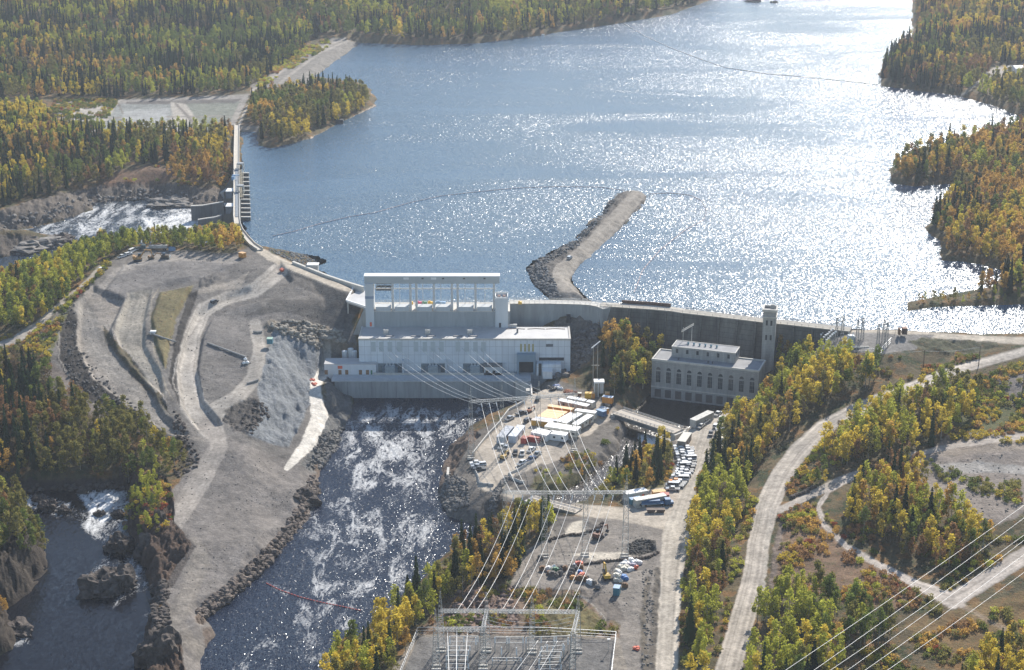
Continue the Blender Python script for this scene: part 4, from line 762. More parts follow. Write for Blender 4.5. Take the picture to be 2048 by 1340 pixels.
# rooftop units and hatches
def ry(py): return P(800, py, ZR).y
for px in (772, 855.5, 939.5):
    c = P(px, 668, ZR - .45); b = MB(); b.box(c.x - 1.1, c.y - 1, c.z, c.x + 1.1, c.y + 1, c.z + 2.3); b.box(c.x - .5, c.y - 1.5, c.z + 1.2, c.x + 1.3, c.y - 1, c.z + 2.5); part(b, 'roof_vent', galv, ph)
for px in (779, 831, 862, 916, 946): 
    b = MB(); c = P(px, 672.5, ZR - .45); b.box(c.x - 2.2, c.y - .7, c.z, c.x + 2.2, c.y + .7, c.z + .35); part(b, 'roof_hatch', roof_g, ph)
b = MB(); c = P(1035, 665, ZR - .45); b.box(c.x - .5, c.y - .6, c.z, c.x + .4, c.y + .5, c.z + 2.2); part(b, 'roof_stack', mat((.2, .2, .2), .6), ph)
b = MB(); c = P(1024, 652.5, ZR - .45); b.box(c.x - 2.4, c.y - 1.5, c.z, c.x + 2.4, c.y - .6, c.z + 1.4); part(b, 'roof_unit', galv, ph)
for i, (p0, p1) in enumerate(((1012, 1050), (1055, 1090), (1092, 1130))):
    b = MB(); a, c = P(p0, 658.5, ZR - .45), P(p1, 658.5, ZR - .45); b.tube([a + Vector((0, 0, .15)), (a + c) / 2 + Vector((0, .8, .15)), c + Vector((0, 0, .15))], .14, 5); part(b, 'roof_cable', mat((.35, .2, .12), .8), ph)
# tailrace platform (separate concrete deck carrying transformers)
px0, px1 = P(669, 761, ZP).x, P(1062, 761, ZP).x
dk = empty('tailrace_deck', (0, YP, 0), 'broad concrete deck with draft tube wall standing in the tailrace water below the new powerhouse', 'deck')
b = MB(); b.box(px0, YP, -4, px1, YF - .05, ZP - .6)
part(b, 'wall', mat((.36, .37, .36), .9, .15, .25, .5), dk)
b = MB(); b.box(px0 - 1.5, YP - .3, ZP - .6, px1, YF - .06, ZP); part(b, 'deck_slab', concrete_new, dk)
for i in range(8): a = px0 + 6 + i * (px1 - px0 - 12) / 7; part(MB().box(a - .12, YP - .12, .5, a + .12, YP - .02, ZP - .7), 'pier_joint', mat((.22, .23, .23), .9), dk)
b = MB()
for zz in (.5, 1.05): b.bar((px0 - 1.4, YP - .15, ZP + zz), (px1, YP - .15, ZP + zz), .045)
for i in range(50): a = px0 - 1.4 + i * (px1 - px0 + 1.4) / 49; b.bar((a, YP - .15, ZP), (a, YP - .15, ZP + 1.05), .045)
part(b, 'railing', galv, dk)
b = MB(); b.box(px0 + 18, YF - 4.2, ZP, fx(1030), YF - 3.9, ZP + 1.1); part(b, 'kerb_wall', concrete_lt, dk)
# west annex
ax0, ax1 = P(648, 740, ZP + 3).x, fx(752); ya = P(700, 749, ZP).y
an = empty('annex_building', ((ax0 + ax1) / 2, ya, ZP), 'low white annex with brown doors and a red sign left of the new powerhouse', 'building')
za = Q(700, 728, ya).z; yab = P(700, 716, za).y
b = MB(); b.box(ax0, ya, ZP - 6, ax1, min(yab, YF + 12), za - .25); part(b, 'wall', mat((.66, .68, .68), .7, .05, .3, .1), an)
b = MB(); b.box(ax0 - .15, ya - .15, za - .25, ax1 + .15, min(yab, YF + 12), za); part(b, 'roof', roof_w, an)
def ax(px): return Q(px, 745, ya).x
for px in (652.5, 680, 693.5, 721, 735): b = MB(); a = ax(px); b.box(a - .75, ya - .08, ZP, a + .75, ya + .06, ZP + 2.3); part(b, 'door', mat((.25, .14, .07), .7, .1), an)
b = MB(); a = ax(743); b.box(a - .4, ya - .08, ZP, a + .4, ya + .06, ZP + 2.2); part(b, 'narrow_door', green, an)
b = MB(); a = ax(680.5); z0 = Q(680, 737.5, ya).z; b.box(a - 1.1, ya - .1, z0, a + 1.1, ya + .05, z0 + 1.5); part(b, 'sign', redl, an)
def tank(c, r, h, lab):
    t = empty('storage_tank', c, lab, 'tank'); b = MB(); b.cyl(c, r, h, 20); part(b, 'shell', white, t, smooth=False); b = MB(); b.cyl((c[0], c[1], c[2] + h), r * 1.02, .35, 20, r * .35, .15); part(b, 'lid', white, t)
for px, py, r, lab in ((690, 722, 1.4, 'leftmost of the three white tanks behind the annex roof'), (702, 721, 1.4, 'tallest middle one of the three white tanks behind the annex roof'), (709, 722, 1.3, 'rightmost low white tank beside the end wall of the new powerhouse')):
    c = P(px, py, ZP + 1); tank((c.x, min(c.y, YF + 16) if px < 700 else c.y, ZP + 1), r, 6.2 if px == 702 else 5.2, lab)
# transformers and bays against the facade
for i, px in enumerate((780, 866, 950)):
    a = fx(px); t = empty('transformer', (a, YF - 2.6, ZP), ('leftmost', 'middle', 'rightmost')[i] + ' of the three grey power transformers in the bays along the powerhouse wall', 'transformer', 'power transformers along the powerhouse wall')
    b = MB(); b.box(a - 2.4, YF - 3.9, ZP, a + 2.4, YF - 1.4, ZP + 4.2); part(b, 'tank', mat((.30, .35, .37), .6), t)
    for s in (-1, 1): b = MB(); [b.box(a + s * (2.6 + .3 * k) - .08, YF - 3.6, ZP + .5, a + s * (2.6 + .3 * k) + .08, YF - 1.6, ZP + 3.6) for k in range(4)]; part(b, 'radiator', clad_dk, t)
    for k in (-1, 0, 1): b = MB(); b.tube([(a + k * 1.4, YF - 2.6, ZP + 4.2), (a + k * 1.7, YF - 2.6, ZP + 6)], [.22, .1], 6); part(b, 'bushing', insul, t)
    w_ = empty('fire_wall', (a + 6.2, YF - 2.2, ZP), 'grey blast wall right of the ' + ('leftmost', 'middle', 'rightmost')[i] + ' transformer on the deck', 'wall'); b = MB(); b.box(a + 6, YF - 4, ZP, a + 6.4, YF - .03, ZP + 6.8); part(b, 'panel', clad, w_)
    b = MB(); b.box(a - 5.8, YF - .1, ZP, a + 5.6, YF + .02, ZP + 4.4); part(b, 'bay_recess', mat((.20, .25, .27), .7, .2, .5), ph)
gt = empty('gate_house', (fx(985), YF - 2, ZP), 'small flat roofed service house with two dark doors against the powerhouse wall', 'building')
b = MB(); b.box(fx(968), YF - 4.2, ZP, fx(1004), YF - .04, ZP + 4.2); part(b, 'wall', concrete_new, gt); b = MB(); b.box(fx(967), YF - 4.5, ZP + 4.2, fx(1005), YF - .04, ZP + 4.9); part(b, 'roof', mat((.16, .17, .17), .8), gt)
for px in (974, 988): b = MB(); b.box(fx(px) - .7, YF - 4.28, ZP, fx(px) + .7, YF - 4.15, ZP + 2.3); part(b, 'door', dark, gt)
ea = empty('east_annex', (fx(1100), YF - 3, ZP), 'low white annex with a dark doorway right of the big loading door', 'building')
b = MB(); b.box(fx(1073), YF - 5, ZP, fx(1122), YF - .04, fz(722)); part(b, 'wall', clad, ea); b = MB(); b.box(fx(1077), YF - 5.1, ZP, fx(1083), YF - 4.9, ZP + 6.2); part(b, 'door', dark, ea)
b = MB(); b.box(fx(1078), YF - .12, fz(721), fx(1128), YF + .05, fz(715)); part(b, 'louvre_band', dark, ph)
ea2 = empty('white_shed', (fx(1095), YF - 8, ZP), 'small white shed standing in front of the east annex below the rock slope', 'shed')
b = MB(); b.box(fx(1085), YF - 9.5, ZP, fx(1104), YF - 5.1, ZP + 3.4); part(b, 'wall', white, ea2); b = MB(); b.box(fx(1084.5), YF - 9.7, ZP + 3.4, fx(1104.5), YF - 5.1, ZP + 3.7); part(b, 'roof', white, ea2)
# ---- intake dam block with gantry hall
ZD = Q(880, 619, YB).z; YU = P(880, 601, ZD).y
x0, x1 = P(752, 622, ZD).x, P(990, 622, ZD).x
inn = empty('intake_dam', ((x0 + x1) / 2, YB, ZR), 'high concrete intake wall between the powerhouse roof and the lake', 'dam')
b = MB(); b.box(P(733, 650, ZR).x, YB + .05, 0, P(1020, 650, ZR).x, YU, ZD - 1.2); b.box(P(738, 650, ZR).x, YB + .03, ZD - 6.6, P(1015, 650, ZR).x, YB + .05, ZD - 6.3); part(b, 'wall', mat((.37, .39, .39), .9, .12, .25, .3), inn)
b = MB(); b.box(P(733, 650, ZR).x, YB + .05, ZD - 1.2, P(1020, 650, ZR).x, YU, ZD - .9); part(b, 'deck', concrete_lt, inn)
for p0, p1 in ((751, 781), (789, 818), (835, 864), (871, 901), (917, 947), (954, 984)):
    b = MB(); b.box(Q(p0, 610, YB).x, YB + .1, ZD - .9, Q(p1, 610, YB).x, YB + 5, ZD + 1.3); part(b, 'gate_block', concrete_new, inn)
b = MB()
for zz in (ZD - .3, ZD + .3): b.bar((P(733, 605, ZD).x, YU - .3, zz), (P(1020, 605, ZD).x, YU - .3, zz), .05)
for i in range(40): a = P(733, 605, ZD).x + i * (P(1020, 605, ZD).x - P(733, 605, ZD).x) / 39; b.bar((a, YU - .3, ZD - .9), (a, YU - .3, ZD + .3), .05)
part(b, 'railing', galv, inn)
ZT = Q(880, 553, YB + 1).z; ZBm = Q(880, 566, YB + 1).z; GD_ = 5.2; gl, gr = Q(728, 550, YB).x, Q(999, 550, YB).x
gn = empty('gantry_hall', ((gl + gr) / 2, YB + 2, ZD), 'tall open steel crane hall with a long pale roof beam standing on the intake wall', 'crane hall')
b = MB(); b.box(gl, YB + .5, ZBm - .2, gr, YB + 1.1, ZT); b.box(gl, YB + 1.1, ZT - .6, gr, YB + GD_, ZT); b.box(gl, YB + GD_ - .5, ZBm, gr, YB + GD_, ZT - .6); b.box(gl, YB + 1.1, ZBm, gl + .5, YB + GD_ - .5, ZT - .6); b.box(gr - .5, YB + 1.1, ZBm, gr, YB + GD_ - .5, ZT - .6)
part(b, 'crane_beam', mat((.44, .47, .47), .6, .05, .1, .08), gn)
b = MB(); b.box(gl - .2, YB + .3, ZT, gr + .2, YB + GD_ + .2, ZT + .45); part(b, 'roof', mat((.70, .72, .72), .6, .05, .2), gn)
for px in (812, 867): b = MB(); a = Q(px, 557, YB).x; b.box(a - 1.3, YB + .42, ZBm + 1.9, a + 1.3, YB + .5, ZBm + 3); part(b, 'sign_panel', white, gn)
for px in (845, 886, 928, 969): b = MB(); a = Q(px, 557, YB).x; b.box(a - .5, YB + .4, ZBm + 2.1, a + .5, YB + .5, ZBm + 2.7); part(b, 'lamp', dark, gn)
for px in (785.5, 821, 833, 868, 904, 915.5, 951, 988):
    for k, yy_ in enumerate((YB + .7, YB + GD_ - 1)):
        a = Q(px, 600, yy_).x; b = MB(); b.box(a - .55, yy_, ZD - .9, a - .4, yy_ + .9, ZBm); b.box(a + .4, yy_, ZD - .9, a + .55, yy_ + .9, ZBm); b.box(a - .4, yy_ + .35, ZD - .9, a + .4, yy_ + .5, ZBm); part(b, 'column', steel_lt, gn)
b = MB()
for zz, yy_ in ((ZBm - 4.3, YB + GD_ - .4), (ZBm - 1.5, YB + GD_ - .4)): b.box(Q(752, 600, YB + 9).x, yy_, zz, Q(992, 600, YB + 9).x, yy_ + .3, zz + .55)
for px in (800, 846, 882, 930, 970): a = Q(px, 600, YB + GD_).x; b.bar((a, YB + GD_ - .3, ZD - .9), (a, YB + GD_ - .3, ZBm), .12)
part(b, 'rear_girder', steel_lt, gn)
b = MB(); c0, c1 = Q(752, 600, YB).x, Q(783, 600, YB).x
for zz in (ZBm - 1, ZBm - 2.6, ZBm - 4.2): b.box(c0, YB + 2, zz, c1, YB + 2.5, zz + .5); b.box(c0, YB + 3.8, zz, c1, YB + 4.2, zz + .5)
for k in range(4): b.box(c0 + k * 2.2, YB + 2.5, ZBm - 3, c0 + k * 2.2 + .5, YB + 3.8, ZBm - 2.2)
part(b, 'travelling_crane', mat((.22, .21, .19), .7), gn)
st_ = empty('stair_tower', (Q(740, 620, YB).x, YB, ZR), 'pale square stair tower at the left end of the crane hall', 'tower')
t0, t1 = Q(731, 620, YB - .5).x, Q(748, 620, YB - .5).x
b = MB(); b.box(t0, YB - .5, ZR - 1, t1, YB + 6, ZBm - .05); part(b, 'wall', mat((.55, .58, .59), .7, .05, .2, .1), st_)
b = MB(); b.box(t0 - .1, YB - .6, Q(740, 597, YB).z, t1 + .1, YB - .5, Q(740, 592, YB).z); part(b, 'band', mat((.25, .32, .42), .7), st_)
b = MB(); b.box(t0 + 1.9, YB - .6, ZR, t0 + 2.9, YB - .5, ZR + 2.1); part(b, 'door', redl, st_)
et = empty('lift_tower', (Q(1003, 620, YB).x, YB, ZR), 'white lift tower with two roof openings right of the crane hall', 'tower')
t0, t1 = Q(990.5, 620, YB - 1).x, Q(1016, 620, YB - 1).x; ztt = Q(1003, 598, YB - 1).z
b = MB(); b.box(t0, YB - 1, ZR - 1, t1, YB + 5.5, ztt); part(b, 'wall', mat((.56, .59, .60), .7, .05, .2, .1), et)
b = MB(); b.box(t0, YB - 1, ztt, t1, YB - .7, ztt + .9); b.box(t0, YB + 5.2, ztt, t1, YB + 5.5, ztt + 1.6); b.box(t0, YB - .7, ztt, t0 + .3, YB + 5.2, ztt + 1.2); b.box(t1 - .3, YB - .7, ztt, t1, YB + 5.2, ztt + 1.2); part(b, 'parapet', white, et)
for k in (.3, .7): b = MB(); a = t0 + (t1 - t0) * k; b.box(a - .7, YB + 2.4, ztt, a + .7, YB + 3.8, ztt + .7); part(b, 'roof_fan', mat((.3, .2, .17), .8), et)
b = MB(); b.box(t0 + 1.8, YB - 1.1, ZR - .4, t0 + 2.8, YB - 1, ZR + 1.9); part(b, 'door', dark, et)
# coloured items on the intake deck
for px, sz, m, lab, nm, ct_ in ((838, 1.4, mat((.5, .06, .14), .6), 'small crimson box on the intake deck under the crane hall', 'crate', 'crate'), (849, 1.3, green, 'small green skip on the intake deck under the crane hall', 'skip', 'skip'), (862, 1.6, yellow, 'yellow and black hoist lying on the intake deck', 'hoist', 'hoist'), (881, 2.6, bluel, 'long blue lifting frame lying on the intake deck', 'lifting_frame', 'frame'), (823, .8, yellow, 'little yellow bin beside a crane hall column', 'bin', 'bin'), (1040, .9, yellow, 'small yellow box on the dam walkway right of the lift tower', 'crate', 'crate')):
    a = P(px, 608, ZD - .9); b = MB(); b.box(a.x - sz, a.y - .8, ZD - .9, a.x + sz, a.y + .8, ZD + .3); b.box(a.x - sz * .8, a.y - .5, ZD + .3, a.x - sz * .1, a.y + .5, ZD + .7); o = b.build(nm, m); tag(o, lab, ct_)
# side of intake: left wing wall, platform with posts
wl = empty('wing_wall', (P(716, 650, 20).x, YB, 10), 'sloping grey concrete wing wall left of the powerhouse gable', 'wall')
b = MB(); xa, xb = P(683, 690, 8).x, P(733, 640, 30).x; b.add([(xa, YB + 3, 2), (xb, YB + 3, 2), (xb, YB + 3, ZD - 1), (xb - 1.5, YB + 3, ZD - 1), (xa, YB + 10, 2), (xb, YB + 10, 2), (xb, YB + 10, ZD - 1), (xb - 1.5, YB + 10, ZD - 1)], [(0, 1, 2, 3), (7, 6, 5, 4), (0, 4, 5, 1), (1, 5, 6, 2), (2, 6, 7, 3), (3, 7, 4, 0)]); part(b, 'wall', concrete, wl)
pl = empty('side_platform', (P(712, 590, ZD).x, YB + 12, ZD), 'pale concrete access platform on posts left of the crane hall', 'platform')
zpl = ZD - .8; pp = [P(693, 603, zpl), P(733, 616, zpl), P(733, 582, zpl), P(707, 577, zpl)]
b = MB(); b.prism([(p.x, p.y) for p in pp], zpl - .8, zpl); part(b, 'deck', roof_w, pl)
b = MB(); [b.bar((pp[i].x, pp[i].y, zpl + .6), (pp[(i + 1) % 4].x, pp[(i + 1) % 4].y, zpl + .6), .35) for i in (0, 3)]; part(b, 'parapet', white, pl)
for px, py in ((695.5, 604), (728, 615)): p = P(px, py, zpl); b = MB(); b.box(p.x - .3, p.y, zpl - 14, p.x + .3, p.y + .6, zpl - .8); part(b, 'post', concrete_lt, pl)
# right concrete dam wall to the causeway
def wall_poly(name, pts_px, zt, th, zb, m, lab, cat, cap=None, capm=None, batter=0):
    pts = [P(a, b_, zt) for a, b_ in pts_px]; root = empty(name, pts[len(pts) // 2], lab, cat); rings = []; rc = []
    for i, p in enumerate(pts):
        d = (pts[min(i + 1, len(pts) - 1)] - pts[max(i - 1, 0)]); d.z = 0; d.normalize(); n_ = Vector((-d.y, d.x, 0)); n_ = n_ if n_.y > 0 else -n_
        rings.append([p, p + n_ * th, p + n_ * (th + batter * .1) + Vector((0, 0, zb - zt)), p - n_ * batter + Vector((0, 0, zb - zt))])
        rc.append([p - n_ * .25 + Vector((0, 0, .02)), p + n_ * (th + .25) + Vector((0, 0, .02)), p + n_ * (th + .25) + Vector((0, 0, cap or 0)), p - n_ * .25 + Vector((0, 0, cap or 0))])
    b = MB(); b.strip(rings); part(b, 'face', m, root)
    if cap: b = MB(); b.strip(rc); part(b, 'deck', capm or concrete_lt, root)
    return root, pts
def rail(root, pts, off, h=1.1, step=3.0, m=None, name='railing', r=.06):
    b = MB()
    for i in range(len(pts) - 1):
        a, c = pts[i], pts[i + 1]; L = (c - a).length; k = max(1, int(L / step)); n_ = Vector((-(c - a).y, (c - a).x, 0)).normalized(); n_ = n_ if n_.y > 0 else -n_; a, c = a + n_ * off, c + n_ * off
        for z_ in (h, h * .5): b.bar(a + Vector((0, 0, z_)), c + Vector((0, 0, z_)), r)
        for q in range(k + 1): p = a + (c - a) * q / k; b.bar(p, p + Vector((0, 0, h)), r)
    return part(b, name, m or galv, root)
r_, pt = wall_poly('concrete_dam', [(1018, 608), (1100, 608), (1160, 609.5), (1180, 611), (1195, 614), (1206, 619)], ZD - 1.2, 5.5, 2, mat((.34, .35, .34), .9, .15, .25, .4), 'plain grey concrete dam wall between the lift tower and the gravel causeway', 'dam', .35, concrete_lt, .8)
rail(r_, [p + Vector((0, 0, .35)) for p in pt], .1, 1.1, 2.5); rail(r_, [p + Vector((0, 0, .35)) for p in pt], 5.3, 1.1, 2.5)
b = MB(); q = Q(1137, 637, pt[2].y - 1.2); b.box(q.x - 1, pt[2].y - 2.6, q.z - 1.8, q.x + 1, pt[2].y + .1, q.z + 1.8); part(b, 'door', dark, r_)
# old gravity dam
opts = [(1200, 613.5), (1245, 616), (1300, 619.5), (1344, 623.5), (1365, 627), (1440, 635.5), (1524, 645.5), (1561, 649), (1660, 660), (1700, 664)]
od, op = wall_poly('old_dam', opts, 33.6, 6.0, 3, concrete_old, 'dark weathered old concrete dam with a pale roadway on its crest, behind the old powerhouse', 'dam', .45, mat((.46, .42, .35), .9, .12, .4, .2), 7)
rail(od, [p + Vector((0, 0, .45)) for p in op], .0, 1.0, 3.2, mat((.16, .17, .17), .7)); rail(od, [p + Vector((0, 0, .45)) for p in op[4:]], 6.1, 1.0, 3.2, mat((.2, .2, .2), .7), 'parapet_rail')
b = MB(); b.strip([[p + Vector((0, 6.3, .4)), p + Vector((0, 6.9, .4)), p + Vector((0, 6.9, 2.0)), p + Vector((0, 6.3, 2.0))] for p in op[1:4]]); part(b, 'timber_fence', mat((.13, .075, .05), .9, .3, 1), od)
for t in np.linspace(.12, .93, 12):
    L = [(op[i + 1] - op[i]).length for i in range(len(op) - 1)]; d_ = t * sum(L); i = 0
    while d_ > L[i]: d_ -= L[i]; i += 1
    p = op[i] + (op[i + 1] - op[i]) * d_ / L[i]; dd = (op[i + 1] - op[i]).normalized(); n_ = Vector((dd.y, -dd.x, 0)); n_ = n_ if n_.y < 0 else -n_
    b = MB(); b.add([p - dd * .5, p + dd * .5, p + dd * .5 + n_ * 1, p - dd * .5 + n_ * 1] + [v + Vector((0, 0, -22)) + n_ * 5.5 for v in (p - dd * .5, p + dd * .5, p + dd * .5 + n_ * 1, p - dd * .5 + n_ * 1)], [(0, 1, 2, 3), (7, 6, 5, 4), (0, 4, 5, 1), (1, 5, 6, 2), (2, 6, 7, 3), (3, 7, 4, 0)]); part(b, 'buttress', concrete_old, od)
# ---- intake tower of the old dam
tb = P(1538, 700, 20); d_ = P(1538, 648, 34).y - 9.5; tx0, tx1 = Q(1524, 650, d_).x, Q(1553, 650, d_).x; zt0, zt1 = 10, Q(1538, 624, d_).z
tw = empty('intake_tower', ((tx0 + tx1) / 2, d_, zt0), 'tall square pale stone tower standing against the old dam', 'tower'); dp_ = 7.0
sk_ = .22
def tfr(o, x0_, y0_, z0_, x1_, y1_, z1_):      # slight turn to the right so that its east face shows
    c, s_ = math.cos(-.20), math.sin(-.20); ox, oy = (tx0 + tx1) / 2, d_
    def R(x, y): return (ox + (x - ox) * c - (y - oy) * s_, oy + (x - ox) * s_ + (y - oy) * c)
    a, b1, c1, d1 = R(x0_, y0_), R(x1_, y0_), R(x1_, y1_), R(x0_, y1_); o.prism([a, b1, c1, d1], z0_, z1_)
b = MB(); tfr(b, tx0 + .4, d_, zt0, tx1 - .4, d_ + dp_, zt1); part(b, 'shaft', stone, tw)
b = MB(); tfr(b, tx0, d_ - .4, zt1 - 3, tx1, d_ + dp_ + .4, zt1 - 2.4); tfr(b, tx0 - .1, d_ - .5, zt1, tx1 + .1, d_ + .3, zt1 + 1.2); tfr(b, tx0 - .1, d_ + dp_ - .3, zt1, tx1 + .1, d_ + dp_ + .5, zt1 + 1.2); tfr(b, tx0 - .1, d_ + .3, zt1, tx0 + .7, d_ + dp_ - .3, zt1 + 1.2); tfr(b, tx1 - .7, d_ + .3, zt1, tx1 + .1, d_ + dp_ - .3, zt1 + 1.2); part(b, 'cornice', concrete_lt, tw)
b = MB(); tfr(b, tx1 - 3.2, d_ + 3, zt1 + .1, tx1 - 1.4, d_ + 5, zt1 + 2.6); part(b, 'chimney', stone, tw)
b = MB(); tfr(b, tx0 + .7, d_ + .3, zt1 + .02, tx1 - .7, d_ + dp_ - .3, zt1 + .12); part(b, 'roof', roof_g, tw)
for pz in (646, 675):
    for fx_ in (.33, .64):
        a = tx0 + (tx1 - tx0) * fx_; z_ = Q(1538, pz, d_).z; b = MB(); tfr(b, a - .45, d_ - .06, z_ - 1.3, a + .45, d_ + .1, z_ + 1.2); part(b, 'window', dark, tw)
# ---- old powerhouse
A = P(1302, 795, 4.0); hA = Q(1302, 717, A.y).z; Bp = P(1518, 741, hA); u_ = Vector((Bp.x - A.x, Bp.y - A.y, 0)); Lf = u_.length; u_.normalize(); v_ = Vector((-u_.y, u_.x, 0)); Cb = P(1330, 698, hA); Wd = abs((Vector((Cb.x, Cb.y, 0)) - Vector((A.x, A.y, 0))).dot(v_))
print('OLDPH len', Lf, 'depth', Wd, 'h', hA, 'main', XR - XL, YB - YF, 'ZP', ZP, 'ZD', ZD, 'ZT', ZT)
op_ = empty('old_powerhouse', (A.x, A.y, 4), 'old pale stone powerhouse with a row of tall arched windows above dark water', 'power station')
def ob(b, s0, t0_, z0_, s1, t1_, z1_): o_ = Vector((A.x, A.y, 0)) + u_ * s0 + v_ * t0_; return b.fbox((o_.x, o_.y, z0_), u_ * (s1 - s0), v_ * (t1_ - t0_), (0, 0, z1_ - z0_))
Hh = hA - 4
b = MB(); ob(b, 0, 0, -2, Lf, Wd, hA - .9); part(b, 'wall', stone, op_)
b = MB(); ob(b, .5, .5, hA - .9, Lf - .5, Wd - .5, hA - .5); part(b, 'roof', roof_g, op_)
b = MB(); ob(b, -.2, -.2, hA - .9, Lf + .2, .5, hA); ob(b, -.2, Wd - .5, hA - .9, Lf + .2, Wd + .2, hA); ob(b, -.2, .5, hA - .9, .5, Wd - .5, hA); ob(b, Lf - .5, .5, hA - .9, Lf + .2, Wd - .5, hA); part(b, 'parapet', concrete_lt, op_)
b = MB(); ob(b, -.12, -.25, 4 + Hh * .28, Lf + .12, -.01, 4 + Hh * .31); part(b, 'string_course', concrete_lt, op_)
b = MB(); ob(b, -.12, -.2, 4 + Hh * .90, Lf + .12, -.01, 4 + Hh * .92); part(b, 'frieze', stone, op_)
for k in range(10):
    s = Lf * (.063 + .0977 * k); hw = 1.05
    def fp(ss, zz, t=-.08): o_ = Vector((A.x, A.y, 0)) + u_ * ss + v_ * t; return (o_.x, o_.y, zz)
    b = MB(); ob(b, s - hw, -.08, 4 + Hh * .42, s + hw, .05, 4 + Hh * .695); w_ = part(b, 'window', glass, op_)
    b = MB(); [ob(b, s + q_ - .05, -.13, 4 + Hh * .42, s + q_ + .05, -.085, 4 + Hh * .695) for q_ in (-.35, .35)]; [ob(b, s - hw, -.12, 4 + Hh * q_, s + hw, -.085, 4 + Hh * q_ + .09) for q_ in (.5, .6)]; part(b, 'glazing_bar', stone, w_)
    zc = 4 + Hh * .735; vs = [fp(s + hw * math.cos(t), zc + hw * 1.25 * math.sin(t)) for t in np.linspace(0, math.pi, 9)]; b = MB(); b.add(vs + [fp(s + hw * math.cos(t), zc + hw * 1.25 * math.sin(t), .05) for t in np.linspace(0, math.pi, 9)], [tuple(range(9))] + [(i, i + 9, i + 10, i + 1) for i in range(8)]); part(b, 'arch_window', glass, op_)
    b = MB(); ob(b, s - 1.5, -.08, 4 + Hh * .04, s + 1.5, .05, 4 + Hh * .24); part(b, 'draft_opening', mat((.10, .09, .085), .8), op_)
    b = MB(); ob(b, s + Lf * .0488 - .55, -.22, -1, s + Lf * .0488 + .55, -.01, 4 + Hh * .28); part(b, 'pilaster', stone, op_)
F0, F1 = P(1343, 711, hA), P(1473, 721, hA); s0 = (Vector((F0.x, F0.y, 0)) - Vector((A.x, A.y, 0))).dot(u_); s1 = (Vector((F1.x, F1.y, 0)) - Vector((A.x, A.y, 0))).dot(u_); t0c = (Vector((F0.x, F0.y, 0)) - Vector((A.x, A.y, 0))).dot(v_)
Hc = Q(1343, 692, F0.y).z; B2 = P(1357, 680, Hc); t1c = (Vector((B2.x, B2.y, 0)) - Vector((A.x, A.y, 0))).dot(v_)
cl = part(ob(MB(), s0, t0c, hA - .5, s1, t1c, Hc - .4), 'penthouse', stone, op_)
part(ob(MB(), s0 + .4, t0c + .4, Hc - .4, s1 - .4, t1c - .4, Hc - .2), 'penthouse_roof', roof_g, cl)
b = MB(); ob(b, s0 - .1, t0c - .1, Hc - .4, s1 + .1, t0c + .4, Hc); ob(b, s0 - .1, t1c - .4, Hc - .4, s1 + .1, t1c + .1, Hc); ob(b, s0 - .1, t0c + .4, Hc - .4, s0 + .4, t1c - .4, Hc); ob(b, s1 - .4, t0c + .4, Hc - .4, s1 + .1, t1c - .4, Hc); part(b, 'penthouse_parapet', concrete_lt, cl)
for k in range(6): s = s0 + (s1 - s0) * (.085 + .162 * k); part(ob(MB(), s - .55, t0c - .06, hA + 1.6, s + .55, t0c + .05, hA + 3.6), 'penthouse_window', glass, cl)
for k in range(2): t = t0c + (t1c - t0c) * (.3 + .4 * k); part(ob(MB(), s1 - .05, t - .5, hA + 1.6, s1 + .06, t + .5, hA + 3.6), 'penthouse_window', glass, cl)
for k in range(6):
    s = s0 + (s1 - s0) * (.22 + .09 * k); o_ = Vector((A.x, A.y, 0)) + u_ * s + v_ * (t0c + (t1c - t0c) * .55); b = MB(); b.cyl((o_.x, o_.y, Hc - .2), .35, .8, 8); b.cyl((o_.x, o_.y, Hc + .6), .7, .35, 8, .2); part(b, 'roof_vent', teal, cl)
for s in (.23, .51, .55): part(ob(MB(), Lf * s, 3.0, hA - .5, Lf * s + .5, 3.6, hA + .7), 'roof_pipe', mat((.12, .12, .12), .7), op_)
mastc = Vector((A.x, A.y, 0)) + u_ * (s0 + 3) + v_ * t1c
tf = empty('takeoff_frame', (mastc.x, mastc.y, Hc), 'thin steel line take-off frame rising behind the old powerhouse penthouse', 'frame'); b = MB()
for k in (0, 4.5): b.bar((mastc.x + k, mastc.y + k * .8, Hc - 3), (mastc.x + k, mastc.y + k * .8, Hc + 6.5), .12)
part(b, 'post', galv, tf); b = MB(); b.bar((mastc.x - .8, mastc.y - .6, Hc + 4.5), (mastc.x + 5.4, mastc.y + 4.3, Hc + 6.4), .16); b.bar((mastc.x - .8, mastc.y - .6, Hc + 5.2), (mastc.x + 5.4, mastc.y + 4.3, Hc + 7.1), .12); part(b, 'crossbeam', concrete_lt, tf)
# ---- spillway running away from the viewer
ZS = 36.0
sp_pts = [(474, 250), (473.5, 275), (473, 300), (473, 336), (473, 380), (473, 432), (475, 448), (480, 460), (490, 473), (505, 489), (520, 499)]
spw = empty('spillway_dam', P(474, 380, ZS), 'long narrow spillway dam with a pale roadway at the left end of the lake', 'dam')
sp = [P(a, b_, ZS) for a, b_ in sp_pts]; hw = 1.85
def swp(pts, f):
    out = []
    for i, p in enumerate(pts):
        d = pts[min(i + 1, len(pts) - 1)] - pts[max(i - 1, 0)]; d.z = 0; d.normalize(); n_ = Vector((d.y, -d.x, 0)); n_ = n_ if n_.x > 0 else -n_; out.append(f(p, n_))
    return out
Zv = lambda z: Vector((0, 0, z))
b = MB(); b.strip(swp(sp, lambda p, n_: [p - n_ * hw + Zv(-.5), p + n_ * hw + Zv(-.5), p + n_ * hw, p - n_ * hw])); part(b, 'roadway', mat((.52, .48, .41), .9, .1, .5), spw)
